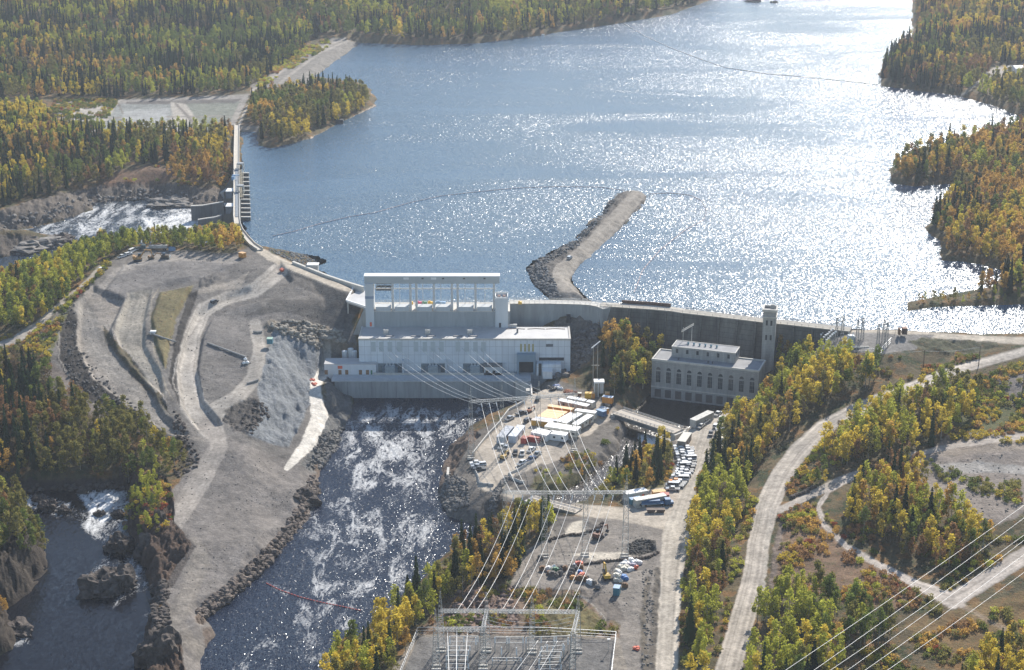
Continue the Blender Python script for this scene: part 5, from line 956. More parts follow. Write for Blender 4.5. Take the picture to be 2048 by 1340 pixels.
b = MB(); b.strip(swp(sp, lambda p, n_: [p - n_ * (hw + 5) + Zv(-24), p + n_ * (hw + .3) + Zv(-24), p + n_ * hw * .95 + Zv(-.52), p - n_ * hw * .95 + Zv(-.52)])); part(b, 'dam_wall', mat((.13, .125, .115), .95, .3, .3, .5), spw)
b = MB(); b.strip(swp(sp, lambda p, n_: [p + n_ * (hw - .35), p + n_ * hw, p + n_ * hw + Zv(.8), p + n_ * (hw - .35) + Zv(.8)])); b.strip(swp(sp, lambda p, n_: [p - n_ * hw, p - n_ * (hw - .35), p - n_ * (hw - .35) + Zv(.8), p - n_ * hw + Zv(.8)])); part(b, 'parapet', concrete_lt, spw)
y0s, y1s = P(473, 435, ZS).y, P(473, 335, ZS).y; xs_ = P(473, 400, ZS).x
def sx(py, px): return P(px, py, ZS).x
npier = 11
for i in range(npier):
    py = 337 + (433 - 337) * (i + .4) / npier; yc = P(473, py, ZS).y; x_a, x_b = P(478.5, py, ZS).x, P(499 + (i - 5) * .35, py, ZS).x
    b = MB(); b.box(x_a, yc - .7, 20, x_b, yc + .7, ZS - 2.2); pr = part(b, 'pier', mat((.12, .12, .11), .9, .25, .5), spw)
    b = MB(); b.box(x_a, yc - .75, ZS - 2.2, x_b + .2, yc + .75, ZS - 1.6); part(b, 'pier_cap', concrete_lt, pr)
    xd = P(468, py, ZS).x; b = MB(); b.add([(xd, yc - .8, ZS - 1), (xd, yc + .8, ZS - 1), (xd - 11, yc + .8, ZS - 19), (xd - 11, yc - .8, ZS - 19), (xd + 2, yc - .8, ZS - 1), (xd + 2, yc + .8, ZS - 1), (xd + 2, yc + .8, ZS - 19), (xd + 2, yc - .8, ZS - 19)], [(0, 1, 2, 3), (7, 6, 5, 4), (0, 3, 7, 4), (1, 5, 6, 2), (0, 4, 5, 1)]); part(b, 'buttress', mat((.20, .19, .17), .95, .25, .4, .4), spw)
def run(b, pa, pb, ya, yb_, za, zb_): q4 = [P(pa, ya, ZS), P(pb, ya, ZS), P(pb, yb_, ZS), P(pa, yb_, ZS)]; b.prism([(p.x, p.y) for p in q4], za, zb_); return b
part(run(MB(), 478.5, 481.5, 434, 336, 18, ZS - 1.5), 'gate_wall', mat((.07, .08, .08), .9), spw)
part(run(MB(), 470.6, 475.8, 434, 337, ZS + .03, ZS + .3), 'crane_track', mat((.17, .20, .23), .8), spw)
b = MB(); [run(b, q, q + .8, 392, 337, ZS - 1.4, ZS - .7) for q in (480, 482.6, 485.4)]; part(b, 'gate_rail', mat((.42, .38, .28), .8), spw)
for py, h in ((338, 3.4), (383, 3.4)):
    g = empty('stop_log_hoist', P(481, py, ZS), ('far' if py < 350 else 'near') + ' grey stop log hoist standing on the spillway piers', 'hoist', None); c = P(481, py, ZS); b = MB(); [b.box(c.x - 2.2 + i_ * 4, c.y - 2 + j_ * 4, ZS - 1.4, c.x - 1.8 + i_ * 4, c.y - 1.6 + j_ * 4, ZS + h) for i_ in (0, 1) for j_ in (0, 1)]; part(b, 'leg', galv, g); b = MB(); b.box(c.x - 2.0, c.y - 2.2, ZS + h, c.x + 2.0, c.y + 2.2, ZS + h + .8); part(b, 'winch_house', mat((.24, .26, .27), .7), g)
for py, m, lab in ((380, bluel, 'upper of two boxy gate sheds with white roofs left of the spillway road'), (410, white, 'lower of two boxy gate sheds with white roofs left of the spillway road')):
    c = P(460, py, ZS - 1); g = empty('gate_shed', (c.x, c.y, ZS - 5), lab, 'shed'); b = MB(); b.box(c.x - 2, c.y - 4, ZS - 5.5, c.x + 2.1, c.y + 4, ZS - 1.2); part(b, 'wall', mat((.2, .22, .25), .8), g); b = MB(); b.box(c.x - 2.2, c.y - 4.2, ZS - 1.2, c.x + 2.3, c.y + 4.2, ZS - .8); part(b, 'roof', white, g)
b = MB(); c = P(468.5, 359, ZS); b.box(c.x - 1.2, c.y - 3, ZS, c.x + .3, c.y + 3, ZS + 2.6); b.box(c.x - 1.2, c.y - .4, ZS + 2.6, c.x + 3.4, c.y + .4, ZS + 3.1); o = b.build('gantry_crane', bluel); tag(o, 'small blue travelling gantry over the spillway road', 'crane')
# curved training walls below the spillway
def tw_(pts, zt, lab, hb):
    pts = [P(a, b_, z_) for a, b_, z_ in pts]; b = MB(); b.strip([[p + Vector((0, -.8, 0)), p + Vector((0, .8, 0)), Vector((p.x, p.y + .8, hb)), Vector((p.x, p.y - .8, hb))] for p in pts]); g = empty('training_wall', pts[0], lab, 'wall'); part(b, 'wall', mat((.15, .15, .145), .95, .2, .3, .4), g)
    b = MB(); b.strip([[p + Vector((0, -1, .02)), p + Vector((0, 1, .02)), p + Vector((0, 1, .5)), p + Vector((0, -1, .5))] for p in pts]); part(b, 'coping', concrete_lt, g)
tw_([(382, 412.5, 27), (405, 411.5, 27), (425, 408, 28), (447, 404, 30)], 28, 'upper curved concrete training wall beside the white water below the spillway', 14)
tw_([(396, 440, 21), (415, 437, 22), (430, 435, 23.5), (443, 431, 25)], 24, 'lower curved concrete training wall below the spillway', 14)
for (q, lab) in (([(412, 402), (428, 394), (440, 385), (447, 384)], 'upper curved concrete chute beside the spillway buttresses'), ([(409, 434), (420, 421), (432, 415), (445, 414)], 'lower curved concrete chute between the two training walls')):
    p4 = [P(a, b_, 20 + 2.2 * i) for i, (a, b_) in enumerate(q)]; b = MB(); b.strip([[p, p + Vector((2, 9, .5)), p + Vector((2, 9, -8)), p + Vector((0, 0, -8))] for p in p4]); o = b.build('chute', concrete); tag(o, lab, 'chute')
# concrete parapet wall + gauge hut on the earth dam crest
pw = [P(a, b_, 35.2) for a, b_ in ((586, 527), (620, 541), (655, 555), (700, 570), (727, 578))]
g = empty('crest_wall', pw[0], 'long low pale concrete parapet along the lake edge of the earth dam', 'wall'); b = MB(); b.strip([[p + Vector((-.4, -.6, -2)), p + Vector((.4, .6, -2)), p + Vector((.4, .6, 1.3)), p + Vector((-.4, -.6, 1.3))] for p in pw]); part(b, 'wall', concrete_lt, g)
c = P(627, 536, 35); g = empty('gauge_hut', c, 'small white flat roofed hut on the earth dam crest at the lake edge', 'hut'); b = MB(); b.box(c.x - 3, c.y - 2, 33, c.x + 2.6, c.y + 2, 37); part(b, 'wall', mat((.42, .43, .42), .8), g); b = MB(); b.box(c.x - 3.3, c.y - 2.3, 37, c.x + 2.9, c.y + 2.3, 37.4); part(b, 'roof', white, g)
# tailrace east retaining wall with railing, up to the camp
rw = [P(a, b_, 9.6) for a, b_ in ((1032, 760), (1045, 765), (1062, 771), (1063, 790))]
g = empty('retaining_wall', rw[1], 'pale retaining wall with railing between the tailrace deck and the camp road', 'wall'); b = MB(); b.strip([[p + Vector((-.3, 0, 0)), p + Vector((.5, .3, 0)), p + Vector((.5, .3, -11)), p + Vector((-.3, 0, -11))] for p in rw]); part(b, 'wall', concrete_lt, g); rail(g, rw, 0, 1.1, 2, white)
c0, c1 = P(1052, 786, 8), P(1060, 786, 8); b = MB(); b.box(c0.x, c0.y - 1, -2, c1.x, c0.y + 3, 9.5); o = b.build('concrete_pier', concrete_lt); tag(o, 'tall pale concrete pier at the water corner where the tailrace deck ends', 'pier')
# river edge long wall (camp west side)
# ================================================================ CAMP, VEHICLES, LINES AND SMALL THINGS
def Gz(p): return ground_z(p[0], p[1])
# ---- cabins and containers given by their roof centre line on the photo
def cabin(name, a, c, w_, h, z0, body, roof, lab, cat='container', door=None, windows=0, ribs=False, group=None, skid=0):
    zt = z0 + skid + h; A_, C_ = P(a[0], a[1], zt), P(c[0], c[1], zt); d = (C_ - A_); L = d.length; d.normalize(); n_ = Vector((-d.y, d.x, 0)); O = A_ - n_ * w_ / 2; zb = z0 + skid
    t = empty(name, ((A_.x + C_.x) / 2, (A_.y + C_.y) / 2, z0), lab, cat, group)
    def ob(b, s0, s1, t0, t1, za, zb_): o_ = O + d * s0 + n_ * t0; return b.fbox((o_.x, o_.y, za), d * (s1 - s0), n_ * (t1 - t0), (0, 0, zb_ - za))
    b = ob(MB(), .03, L - .03, .03, w_ - .03, zb, zt - .12); part(b, 'body', body, t)
    b = ob(MB(), -.05, L + .05, -.05, w_ + .05, zt - .12, zt); [ob(b, L * (k + .5) / 6 - .06, L * (k + .5) / 6 + .06, 0, w_, zt, zt + .05) for k in range(6)]; part(b, 'roof', roof, t)
    if ribs:
        b = MB()
        for k in range(int(L / .6)): ob(b, .3 + k * .6, .45 + k * .6, -.02, .03, zb + .1, zt - .2); ob(b, .3 + k * .6, .45 + k * .6, w_ - .03, w_ + .02, zb + .1, zt - .2)
        part(b, 'corrugation', body, t)
        part(ob(ob(MB(), L - .02, L + .04, .15, w_ / 2 - .05, zb + .15, zt - .25), L - .02, L + .04, w_ / 2 + .05, w_ - .15, zb + .15, zt - .25), 'end_door', body, t)
    for k in range(windows):
        s = L * (k + .6) / windows
        for side in (-.02, w_ - .04): part(ob(MB(), s - .5, s + .5, side, side + .06, zb + 1.1, zb + 2.0), 'window', glass, t)
    if door: part(ob(ob(MB(), L * .28, L * .28 + .95, -.05, .05, zb, zb + 2.1), L * .72, L * .72 + .95, -.05, .05, zb, zb + 2.1), 'door', door, t)
    if skid: [part(ob(MB(), L * q - .3, L * q + .3, .2, w_ - .2, z0 - .5, zb), 'support', dark, t) for q in (.1, .9)]
    return t
def z3(X_, Y_): return (1000 + X_ / 8.533, 760 + Y_ / 8.533)
def z4(X_, Y_): return (1220 + X_ / 5.583, 800 + Y_ / 5.583)
def z5(X_, Y_): return (900 + X_ / 7.445, 840 + Y_ / 7.445)
ZC = 9.1
cabin('office_trailer', z3(1160, 285), z3(1462, 343), 2.8, 2.9, ZC, cream, white, 'long white roofed trailer, farthest of the camp block beside the bridge end', 'trailer', brown, 3)
cabin('office_trailer', z3(1490, 350), z3(1602, 374), 2.8, 2.9, ZC, cream, white, 'short white roofed trailer butted against the farthest long one', 'trailer', None, 1)
cabin('office_trailer', z3(1015, 330), z3(1510, 432), 3.2, 2.9, ZC, mat((.40, .31, .25), .8, .1, .6), white, 'long white roofed trailer with brown walls just behind the orange containers', 'trailer', None, 3)
cabin('shipping_container', z3(828, 430), z3(1250, 492), 2.7, 2.7, ZC, orange, orange_r, 'orange container with a beige roof, rearmost of the orange row', ribs=True)
cabin('shipping_container', z3(790, 507), z3(1140, 553), 2.5, 2.6, ZC, orange, orange_r, 'first full orange container in front of the beige roofed one', ribs=True)
cabin('shipping_container', z3(745, 540), z3(1092, 588), 2.5, 2.6, ZC, orange, orange_r, 'second of the four orange roofed containers counted from the back', ribs=True)
cabin('shipping_container', z3(700, 572), z3(1040, 620), 2.5, 2.6, ZC, orange, orange_r, 'third of the four orange roofed containers counted from the back', ribs=True)
cabin('shipping_container', z3(652, 603), z3(990, 653), 2.5, 2.6, ZC, orange, orange_r, 'frontmost orange roofed container beside the grey roofed one', ribs=True)
cabin('shipping_container', z3(603, 634), z3(960, 682), 2.5, 2.6, ZC, mat((.45, .48, .52), .6), mat((.50, .53, .57), .6), 'pale blue grey container between the orange ones', ribs=True)
cabin('shipping_container', z3(548, 664), z3(905, 712), 2.5, 2.6, ZC, mat((.60, .33, .06), .6), mat((.55, .50, .46), .6), 'yellow orange sided container at the front of the orange row', ribs=True)
cabin('office_trailer', z3(1285, 500), z3(1640, 548), 3.0, 2.9, ZC, cream, white, 'white trailer lying crosswise behind the three slanting trailers', 'trailer', None, 2)
cabin('office_trailer', z3(985, 702), z3(1235, 562), 2.7, 2.9, ZC, cream, white, 'leftmost of the three slanting white roofed trailers', 'trailer', None, 2)
cabin('office_trailer', z3(1090, 727), z3(1365, 563), 2.7, 2.9, ZC, cream, white, 'middle one of the three slanting white roofed trailers', 'trailer', None, 2)
cabin('office_trailer', z3(1275, 757), z3(1548, 588), 3.2, 3.0, ZC, cream, white, 'rightmost and widest of the three slanting white roofed trailers', 'trailer', brown, 3)
cabin('office_trailer', z3(797, 750), z3(1345, 834), 5.6, 3.1, ZC, cream, white, 'largest double wide cream trailer across the front of the camp block', 'trailer', brown, 4)
cabin('office_trailer', z3(585, 850), z3(852, 912), 5.8, 3.0, ZC, white, white, 'wide white cabin in front of the cream double trailer', 'trailer', brown, 2)
cabin('office_trailer', z3(862, 884), z3(1145, 921), 4.0, 3.0, ZC, white, white, 'lower white cabin joined to the right of the wide white cabin', 'trailer', None, 2)
cabin('office_trailer', z5(750, 252), z5(895, 85), 3.6, 3.3, ZC - .6, mat((.50, .53, .56), .7), mat((.42, .44, .47), .7), 'grey roofed trailer, left one of the pair beside the river road', 'trailer', brown, 2)
cabin('office_trailer', z5(925, 238), z5(1062, 76), 3.6, 3.3, ZC - .6, mat((.58, .61, .65), .7), mat((.66, .68, .70), .7), 'light roofed trailer, right one of the pair beside the river road', 'trailer', brown, 2)
cabin('shipping_container', z5(1088, 275), z5(1130, 233), 2.5, 2.6, ZC - .4, red, mat((.50, .17, .13), .7), 'short red container standing end on beside the light roofed trailer', ribs=True)
cabin('shipping_container', z5(1178, 232), z5(1340, 253), 2.5, 2.6, ZC - .4, red, mat((.50, .17, .13), .7), 'red container lying crosswise in front of the wide white cabin', ribs=True)
cabin('shipping_container', z3(1665, 490), z3(1792, 532), 2.5, 2.6, 8.6, blue, bluel, 'blue container at the bridge corner of the camp', ribs=True)
cabin('shipping_container', z3(1718, 452), z3(1832, 492), 2.5, 2.6, 8.6, orange, mat((.48, .50, .52), .7), 'grey roofed orange container behind the blue one at the bridge corner', ribs=True)
cabin('generator_box', z3(1755, 268), z3(1925, 290), 2.6, 3.0, 9.0, orange, mat((.6, .66, .72), .7), 'orange box with a pale blue roof raised on dark supports by the bridge', 'generator', None, 0, True, None, 2.0)
cabin('generator_box', z3(1795, 210), z3(1870, 213), 2.4, 2.4, 9.6, orange, orange_r, 'little orange box behind the raised orange generator', 'generator', None, 0, True)
cabin('shipping_container', z3(1450, 212), z3(1562, 216), 2.4, 2.6, 9.4, yellow, yellow, 'yellow container below the dark rock cut', ribs=True)
cabin('shipping_container', z3(1575, 214), z3(1620, 216), 2.4, 2.6, 9.4, orange, orange_r, 'short orange container between the yellow one and the white silo', ribs=True)
cabin('crate', z3(1330, 215), z3(1390, 218), 1.6, 1.6, 9.2, brown, cream, 'small white topped crate on the yard below the rock cut', 'crate')
c = P(1197, 797, 9); t = empty('cement_silo', c, 'tall white framed silo standing at the bridge end of the camp', 'silo')
for k in (0, 3.4): part(MB().box(c.x - 2 + k * .8, c.y + k, 9, c.x - .3 + k * .8, c.y + 1.8 + k, 16.5), 'bin', mat((.30, .28, .24), .8) if k == 0 else white, t)
b = MB(); [b.box(c.x - 2.15 + i * 1.9, c.y - .15 + j * 1.9, 8.5, c.x - 1.9 + i * 1.9, c.y + .05 + j * 1.9, 17) for i in (0, 1) for j in (0, 1)]; b.box(c.x - 2.2, c.y - .2, 16.5, c.x + 2.6, c.y + 4, 17.2); part(b, 'frame', white, t)
# right hand lot
cabin('office_trailer', z4(927, 221), z4(1127, 123), 3.4, 3.6, 9, mat((.42, .42, .39), .8), mat((.60, .58, .52), .8), 'long grey sided trailer at the bridge end of the parking lot', 'trailer', None, 0, True)
cabin('office_trailer', z4(797, 460), z4(868, 358), 3.6, 3.2, 9, mat((.30, .27, .23), .8), cream, 'cream roofed trailer with dark walls at the head of the parking row', 'trailer', brown, 2)
cabin('office_trailer', z4(1180, 318), z4(1310, 318), 2.6, 2.8, 9.2, mat((.5, .48, .42), .8), mat((.50, .51, .48), .8), 'narrow crosswise cabin above the column of cream roofs beside the trees', 'trailer', None, 1)
cabin('office_trailer', z4(1243, 342), z4(1240, 478), 4.0, 3, 9.2, cream, mat((.78, .72, .58), .8), 'uppermost cream roofed cabin in the column beside the trees', 'trailer', brown, 2)
cabin('office_trailer', z4(1213, 490), z4(1190, 590), 3.4, 3, 9.2, cream, mat((.78, .72, .58), .8), 'middle cream roofed cabin in the column beside the trees', 'trailer', None, 1)
cabin('office_trailer', z4(1160, 655), z4(1148, 795), 3.6, 3, 9.2, cream, mat((.80, .75, .60), .8), 'lowest cream roofed cabin in the column, half behind the spruces', 'trailer', None, 1)
cabin('office_trailer', z4(168, 1036), z4(400, 992), 3.4, 3.3, 8.8, mat((.55, .53, .48), .8), white, 'white roofed trailer with orange door panels at the bottom of the lot', 'trailer', redl, 2)
cabin('shipping_container', z4(225, 1102), z4(345, 1083), 2.4, 2.6, 8.8, teal, bluel, 'pale blue topped container between the two long trailers', ribs=True)
cabin('office_trailer', z4(275, 1108), z4(615, 1050), 3.0, 3.6, 8.8, mat((.50, .49, .42), .8), mat((.80, .76, .66), .8), 'longest cream trailer at the bottom of the parking lot', 'trailer', brown, 4)
cabin('shipping_container', z4(475, 1018), z4(615, 1005), 2.6, 2.6, 8.9, orange, mat((.70, .46, .20), .7), 'orange container behind the long cream trailer', ribs=True)
cabin('shipping_container', z4(560, 1042), z4(660, 1044), 2.6, 2.8, 8.9, red, mat((.45, .13, .10), .7), 'dark red container at the right end of the long cream trailer', ribs=True)
for X_, lab in ((457, 'left one of two small brown skips on the road below the trailers'), (563, 'right one of two small brown skips on the road below the trailers')):
    c = P(*z4(X_, 1262), 9); t = empty('waste_skip', c, lab, 'skip'); b = MB(); b.add([(c.x - 1.2, c.y - .9, c.z + .3), (c.x + 1.2, c.y - .9, c.z + .3), (c.x + 1.2, c.y + .9, c.z + .3), (c.x - 1.2, c.y + .9, c.z + .3), (c.x - 1.8, c.y - 1.1, c.z + 1.8), (c.x + 1.8, c.y - 1.1, c.z + 1.8), (c.x + 1.8, c.y + 1.1, c.z + 1.8), (c.x - 1.8, c.y + 1.1, c.z + 1.8)], [(3, 2, 1, 0), (0, 1, 5, 4), (1, 2, 6, 5), (2, 3, 7, 6), (3, 0, 4, 7), (4, 5, 6, 7)]); part(b, 'body', mat((.13, .09, .07), .8), t)
    part(MB().box(c.x - 1.85, c.y - 1.15, c.z + 1.82, c.x + 1.85, c.y - .95, c.z + 1.95), 'rim', mat((.35, .28, .22), .8), t)
cabin('shipping_container', (1227.5, 1172), (1240, 1173.5), 2.9, 3.0, ground_z(*P(1233, 1190, 11)[:2]), teal, bluel, 'blue container standing alone on the gravel yard', ribs=True)
# ---- vehicles
def veh_proto(kind, m):
    t = empty(kind, (0, -900, 0)); L = {'pickup_truck': 5.7, 'suv': 4.9, 'van': 5.8}[kind]; W = 1.0
    def prof(pts, w0, w1): # side profile extruded with tumblehome
        b = MB(); n = len(pts); zs = [p[1] for p in pts]; lo, hi = min(zs), max(zs)
        ring = lambda s: [(p[0], s * (w0 + (w1 - w0) * (p[1] - lo) / (hi - lo + 1e-6)), p[1]) for p in pts]
        b.add(ring(-1) + ring(1), [tuple(range(n)), tuple(range(n, 2 * n))[::-1]] + [(i, i + n, (i + 1) % n + n, (i + 1) % n) for i in range(n)]); return b
    h = L / 2
    if kind == 'pickup_truck':
        body = prof([(-h, .45), (h - .1, .45), (h, .7), (h - .05, 1.02), (h - 1.35, 1.15), (-h + 1.95, 1.15), (-h + 1.95, 1.05), (-h, 1.05)], W, W * .94)
        cab = [(-h + 1.9, 1.12), (h - 1.35, 1.12), (h - 2.05, 1.78), (-h + 2.1, 1.8)]
    elif kind == 'suv':
        body = prof([(-h, .45), (h - .1, .45), (h, .75), (h - .1, 1.0), (h - 1.2, 1.12), (-h, 1.12)], .95, .9); cab = [(-h + .05, 1.1), (h - 1.2, 1.1), (h - 1.9, 1.66), (-h + .3, 1.7)]
    else:
        body = prof([(-h, .45), (h - .1, .45), (h, .8), (h - .4, 1.25), (h - .9, 1.35), (-h, 1.35)], 1.0, .97); cab = [(-h, 1.33), (h - .85, 1.33), (h - 1.5, 2.2), (-h + .05, 2.25)]
    body.build('body', m, t, local=True)
    g_ = prof(cab, W * .93, W * .78); g_.build('window_band', glass, t, local=True)
    zt = max(p[1] for p in cab); xa, xb = cab[3][0], cab[2][0]; MB().box(xa - .02, -W * .79, zt - .06, xb + .02, W * .79, zt + .05).build('roof', m, t, local=True)
    b = MB(); [b.bar((x, s * W * .86, cab[0][1]), (x2, s * W * .79, zt), .06) for s in (-1, 1) for x, x2 in ((cab[0][0] + .06, xa + .05), (cab[1][0] - .05, xb - .03), ((cab[0][0] + cab[1][0]) / 2, (xa + xb) / 2))]; b.build('pillars', m, t, local=True)
    if kind == 'pickup_truck': MB().box(-h + .12, -W * .8, 1.0, -h + 1.85, W * .8, 1.07).build('load_bed', dark, t, local=True)
    for x in (-h + 1.05, h - 1.0):
        for s in (-1, 1): b = MB(); b.tube([(x, s * .78, .38), (x, s * 1.02, .38)], .38, 10); b.build('wheel', tyre, t, local=True)
    b = MB(); [b.box(h - .08, s * .72 - .16, .72, h + .01, s * .72 + .16, .9) for s in (-1, 1)]; b.build('headlights', steel_lt, t, local=True)
    reg(t); return t
VP = {}
PM = {'white': mat((.78, .78, .76), .3, .02, 1), 'silver': mat((.45, .47, .48), .3, .03, 1, 0, .4), 'dark grey': mat((.07, .075, .08), .3, .05, 1), 'black': mat((.02, .02, .022), .25, .05, 1), 'blue': mat((.05, .10, .22), .3, .05, 1), 'orange': mat((.75, .27, .04), .35, .05, 1), 'red': mat((.38, .04, .03), .35, .05, 1)}
NV = [0]
def vehicle(kind, colr, at, rz, lab, group=None):
    k = (kind, colr); p = at
    if k not in VP: VP[k] = veh_proto(kind, PM[colr]); r = VP[k]
    else: r = copy_tree(VP[k])
    r.location = p; r.rotation_euler = (0, 0, rz); r['label'] = lab; r['category'] = {'pickup_truck': 'pickup truck', 'suv': 'car', 'van': 'van'}[kind]
    if group: r['group'] = group
    elif 'group' in r: del r['group']
    return r
def hd(a, b_, z): A_, B_ = P(a[0], a[1], z), P(b_[0], b_[1], z); return math.atan2(B_.y - A_.y, B_.x - A_.x)
rowL = [z4(778, 540), z4(800, 600), z4(812, 650), z4(818, 720), z4(815, 770), z4(800, 825), z4(758, 878), z4(730, 930), z4(690, 978), z4(700, 1012)]
rowR = [z4(862, 552), z4(872, 600), z4(885, 650), z4(892, 700), z4(885, 740), z4(868, 790), z4(845, 850), z4(810, 900), z4(770, 945), z4(745, 985)]
def along(pts, n):
    L = [math.dist(pts[i], pts[i + 1]) for i in range(len(pts) - 1)]; T = sum(L); out = []
    for k in range(n):
        d = T * k / (n - 1); i = 0
        while i < len(L) - 1 and d > L[i]: d -= L[i]; i += 1
        f = d / L[i]; out.append((pts[i][0] + (pts[i + 1][0] - pts[i][0]) * f, pts[i][1] + (pts[i + 1][1] - pts[i][1]) * f))
    return out
ORD = ['first', 'second', 'third', 'fourth', 'fifth', 'sixth', 'seventh', 'eighth', 'ninth', 'tenth', 'eleventh', 'twelfth', 'thirteenth', 'fourteenth', 'fifteenth', 'sixteenth', 'seventeenth', 'eighteenth', 'nineteenth', 'twentieth']
cols = ['white', 'white', 'silver', 'white', 'dark grey', 'white', 'white', 'silver', 'white', 'white', 'silver', 'white', 'dark grey', 'orange', 'white', 'silver', 'silver', 'white']; kinds = ['pickup_truck', 'pickup_truck', 'suv', 'pickup_truck', 'pickup_truck', 'van', 'pickup_truck', 'suv']
for rn, row in (('left', rowL), ('right', rowR)):
    n = 17 if rn == 'left' else 16
    for i, (a, b_) in enumerate(along(row, n)):
        cc = cols[(i + (5 if rn == 'right' else 0)) % len(cols)]; kk = kinds[(i * 3 + (rn == 'right')) % 8]; p = G(a, b_)
        if cc == 'orange' and rn == 'right': cc = 'black'
        vehicle(kk, cc, p, (.12 if i < n * .6 else -.12) + (0 if i % 3 else .04) + random.uniform(-.05, .05) + math.pi, f"{cc} {kk.replace('_', ' ')}, {ORD[i]} from the far end, {rn} line of parking row", 'vehicles in the double parking row')
SINGLE = [('pickup_truck', 'silver', z4(1205, 168), z4(1250, 135), 'silver pickup truck parked by the trees behind the long grey trailer'), ('pickup_truck', 'white', z4(1237, 232), z4(1250, 205), 'white pickup truck parked below the silver one at the tree edge'), ('suv', 'silver', z4(1182, 308), z4(1195, 285), 'silver car parked left of the narrow crosswise cabin'), ('pickup_truck', 'dark grey', z4(1124, 388), z4(1130, 360), 'dark grey pickup truck driving down the camp road'), ('pickup_truck', 'white', z4(1065, 258), z4(1095, 235), 'white pickup truck, upper one of two beside the long grey trailer'), ('pickup_truck', 'silver', z4(1013, 308), z4(1040, 285), 'silver pickup truck, lower one of two beside the long grey trailer'),
 ('pickup_truck', 'black', z5(973, 518), z5(975, 480), 'black pickup truck parked left in the open camp yard'), ('pickup_truck', 'white', z5(1075, 515), z5(1077, 480), 'white pickup truck parked end on in the open camp yard'), ('pickup_truck', 'white', z5(1210, 472), z5(1245, 435), 'white pickup truck parked slantwise below the red container'), ('pickup_truck', 'silver', z5(1295, 530), z5(1325, 495), 'silver pickup truck, upper one at the edge of the camp bank'), ('pickup_truck', 'blue', z5(1205, 605), z5(1250, 575), 'blue grey pickup truck, lower one at the edge of the camp bank'), ('pickup_truck', 'white', z5(1073, 668), z5(1110, 635), 'white pickup truck nearest the stone kerb of the camp yard'),
 ('pickup_truck', 'white', z5(392, 672), z5(340, 665), 'white pickup truck, topmost in the cluster at the yard corner'), ('suv', 'white', z5(455, 690), z5(420, 685), 'white car, second in the cluster at the yard corner'), ('pickup_truck', 'silver', z5(410, 718), z5(360, 712), 'silver pickup truck, third in the cluster at the yard corner'), ('pickup_truck', 'dark grey', z5(440, 755), z5(390, 750), 'dark grey pickup truck, lowest in the cluster at the yard corner'),
 ('pickup_truck', 'white', z5(775, 425), z5(790, 395), 'white pickup truck at the end of the grey roofed trailer'), ('pickup_truck', 'silver', z5(830, 440), z5(840, 405), 'silver pickup truck behind the yellow telehandler'),
 ('pickup_truck', 'dark grey', z3(358, 602), z3(420, 570), 'dark grey pickup truck on the river road beside the low wall'), ('pickup_truck', 'silver', z3(165, 690), z3(210, 655), 'silver pickup truck lowest on the river road beside the low wall'), ('suv', 'dark grey', z3(468, 705), z3(520, 665), 'dark grey car at the left corner of the orange containers'), ('suv', 'black', z3(642, 350), z3(650, 320), 'small black car coming down from the powerhouse door'),
 ('suv', 'white', (203, 541), (210, 535), 'white car on the dirt track at the left edge of the gravel works'), ('pickup_truck', 'white', (244, 516), (252, 513), 'white pickup truck lowest in the line by the gravel works excavator'), ('suv', 'white', (257, 511), (265, 508), 'white car second in the line by the gravel works excavator'), ('van', 'white', (265, 504.5), (272, 501), 'white van topmost in the line by the gravel works excavator'), ('pickup_truck', 'silver', (274, 501), (280, 498), 'silver pickup truck behind the white van by the gravel works excavator'), ('suv', 'dark grey', (429, 607), (436, 603), 'small dark grey car on the light haul ramp of the gravel works'), ('suv', 'silver', (1139, 518), (1146, 512), 'silver car parked on the gravel causeway in the lake')]
for k, cc, a, b_, lab in SINGLE:
    p = G(*a); q = P(b_[0], b_[1], p.z); vehicle(k, cc, p, math.atan2(q.y - p.y, q.x - p.x), lab)
def excavator(p, rz, m, lab, s=1.0, bent=1.0):
    t = empty('excavator', p, lab, 'excavator', None, rz); t.scale = (s, s, s)
    for k in (-1, 1): b = MB(); b.tube([(-1.9, k * 1.3, .5), (1.9, k * 1.3, .5)], .5, 8); b.box(-1.9, k * 1.3 - .3, 0, 1.9, k * 1.3 + .3, 1); b.build('track', dark, t, True)
    b = MB(); b.box(-2.2, -1.35, 1.1, 1.5, 1.35, 2.2); b.box(-2.3, -1.3, 1.3, -1.2, 1.3, 2.7); b.build('body', m, t, True)
    b = MB(); b.box(.1, .3, 2.2, 1.6, 1.3, 3.4); b.build('cab', glass, t, True)
    b = MB(); b.bar((1.2, -.2, 1.8), (3.6, -.2, 5.4 * bent), .32, .28); b.bar((3.6, -.2, 5.4 * bent), (6.2, -.2, 5.0 * bent), .28, .24); b.build('boom', m, t, True)
    b = MB(); b.bar((6.2, -.2, 5.2 * bent), (6.8, -.2, 1.6), .22, .18); b.build('arm', m, t, True)
    b = MB(); b.add([(6.4, -.8, 1.6), (7.2, -.8, 1.5), (6.3, -.8, .2), (5.6, -.8, .7), (6.4, .4, 1.6), (7.2, .4, 1.5), (6.3, .4, .2), (5.6, .4, .7)], [(0, 1, 2, 3), (7, 6, 5, 4), (0, 4, 5, 1), (1, 5, 6, 2), (2, 6, 7, 3), (3, 7, 4, 0)]); b.build('bucket', dark, t, True); return t
excavator(G(276, 522), .15, mat((.42, .24, .09), .7), 'large brown yellow excavator on the gravel works beside the parked trailer', 1.15)
excavator(G(303, 519), .1, mat((.28, .17, .09), .7), 'smaller dark excavator right of the large one on the gravel works', .8, .8)
excavator(G(1196, 1076), .9, mat((.22, .10, .06), .7), 'rusty excavator reaching over the boulder row below the road bridge', .9, .8)
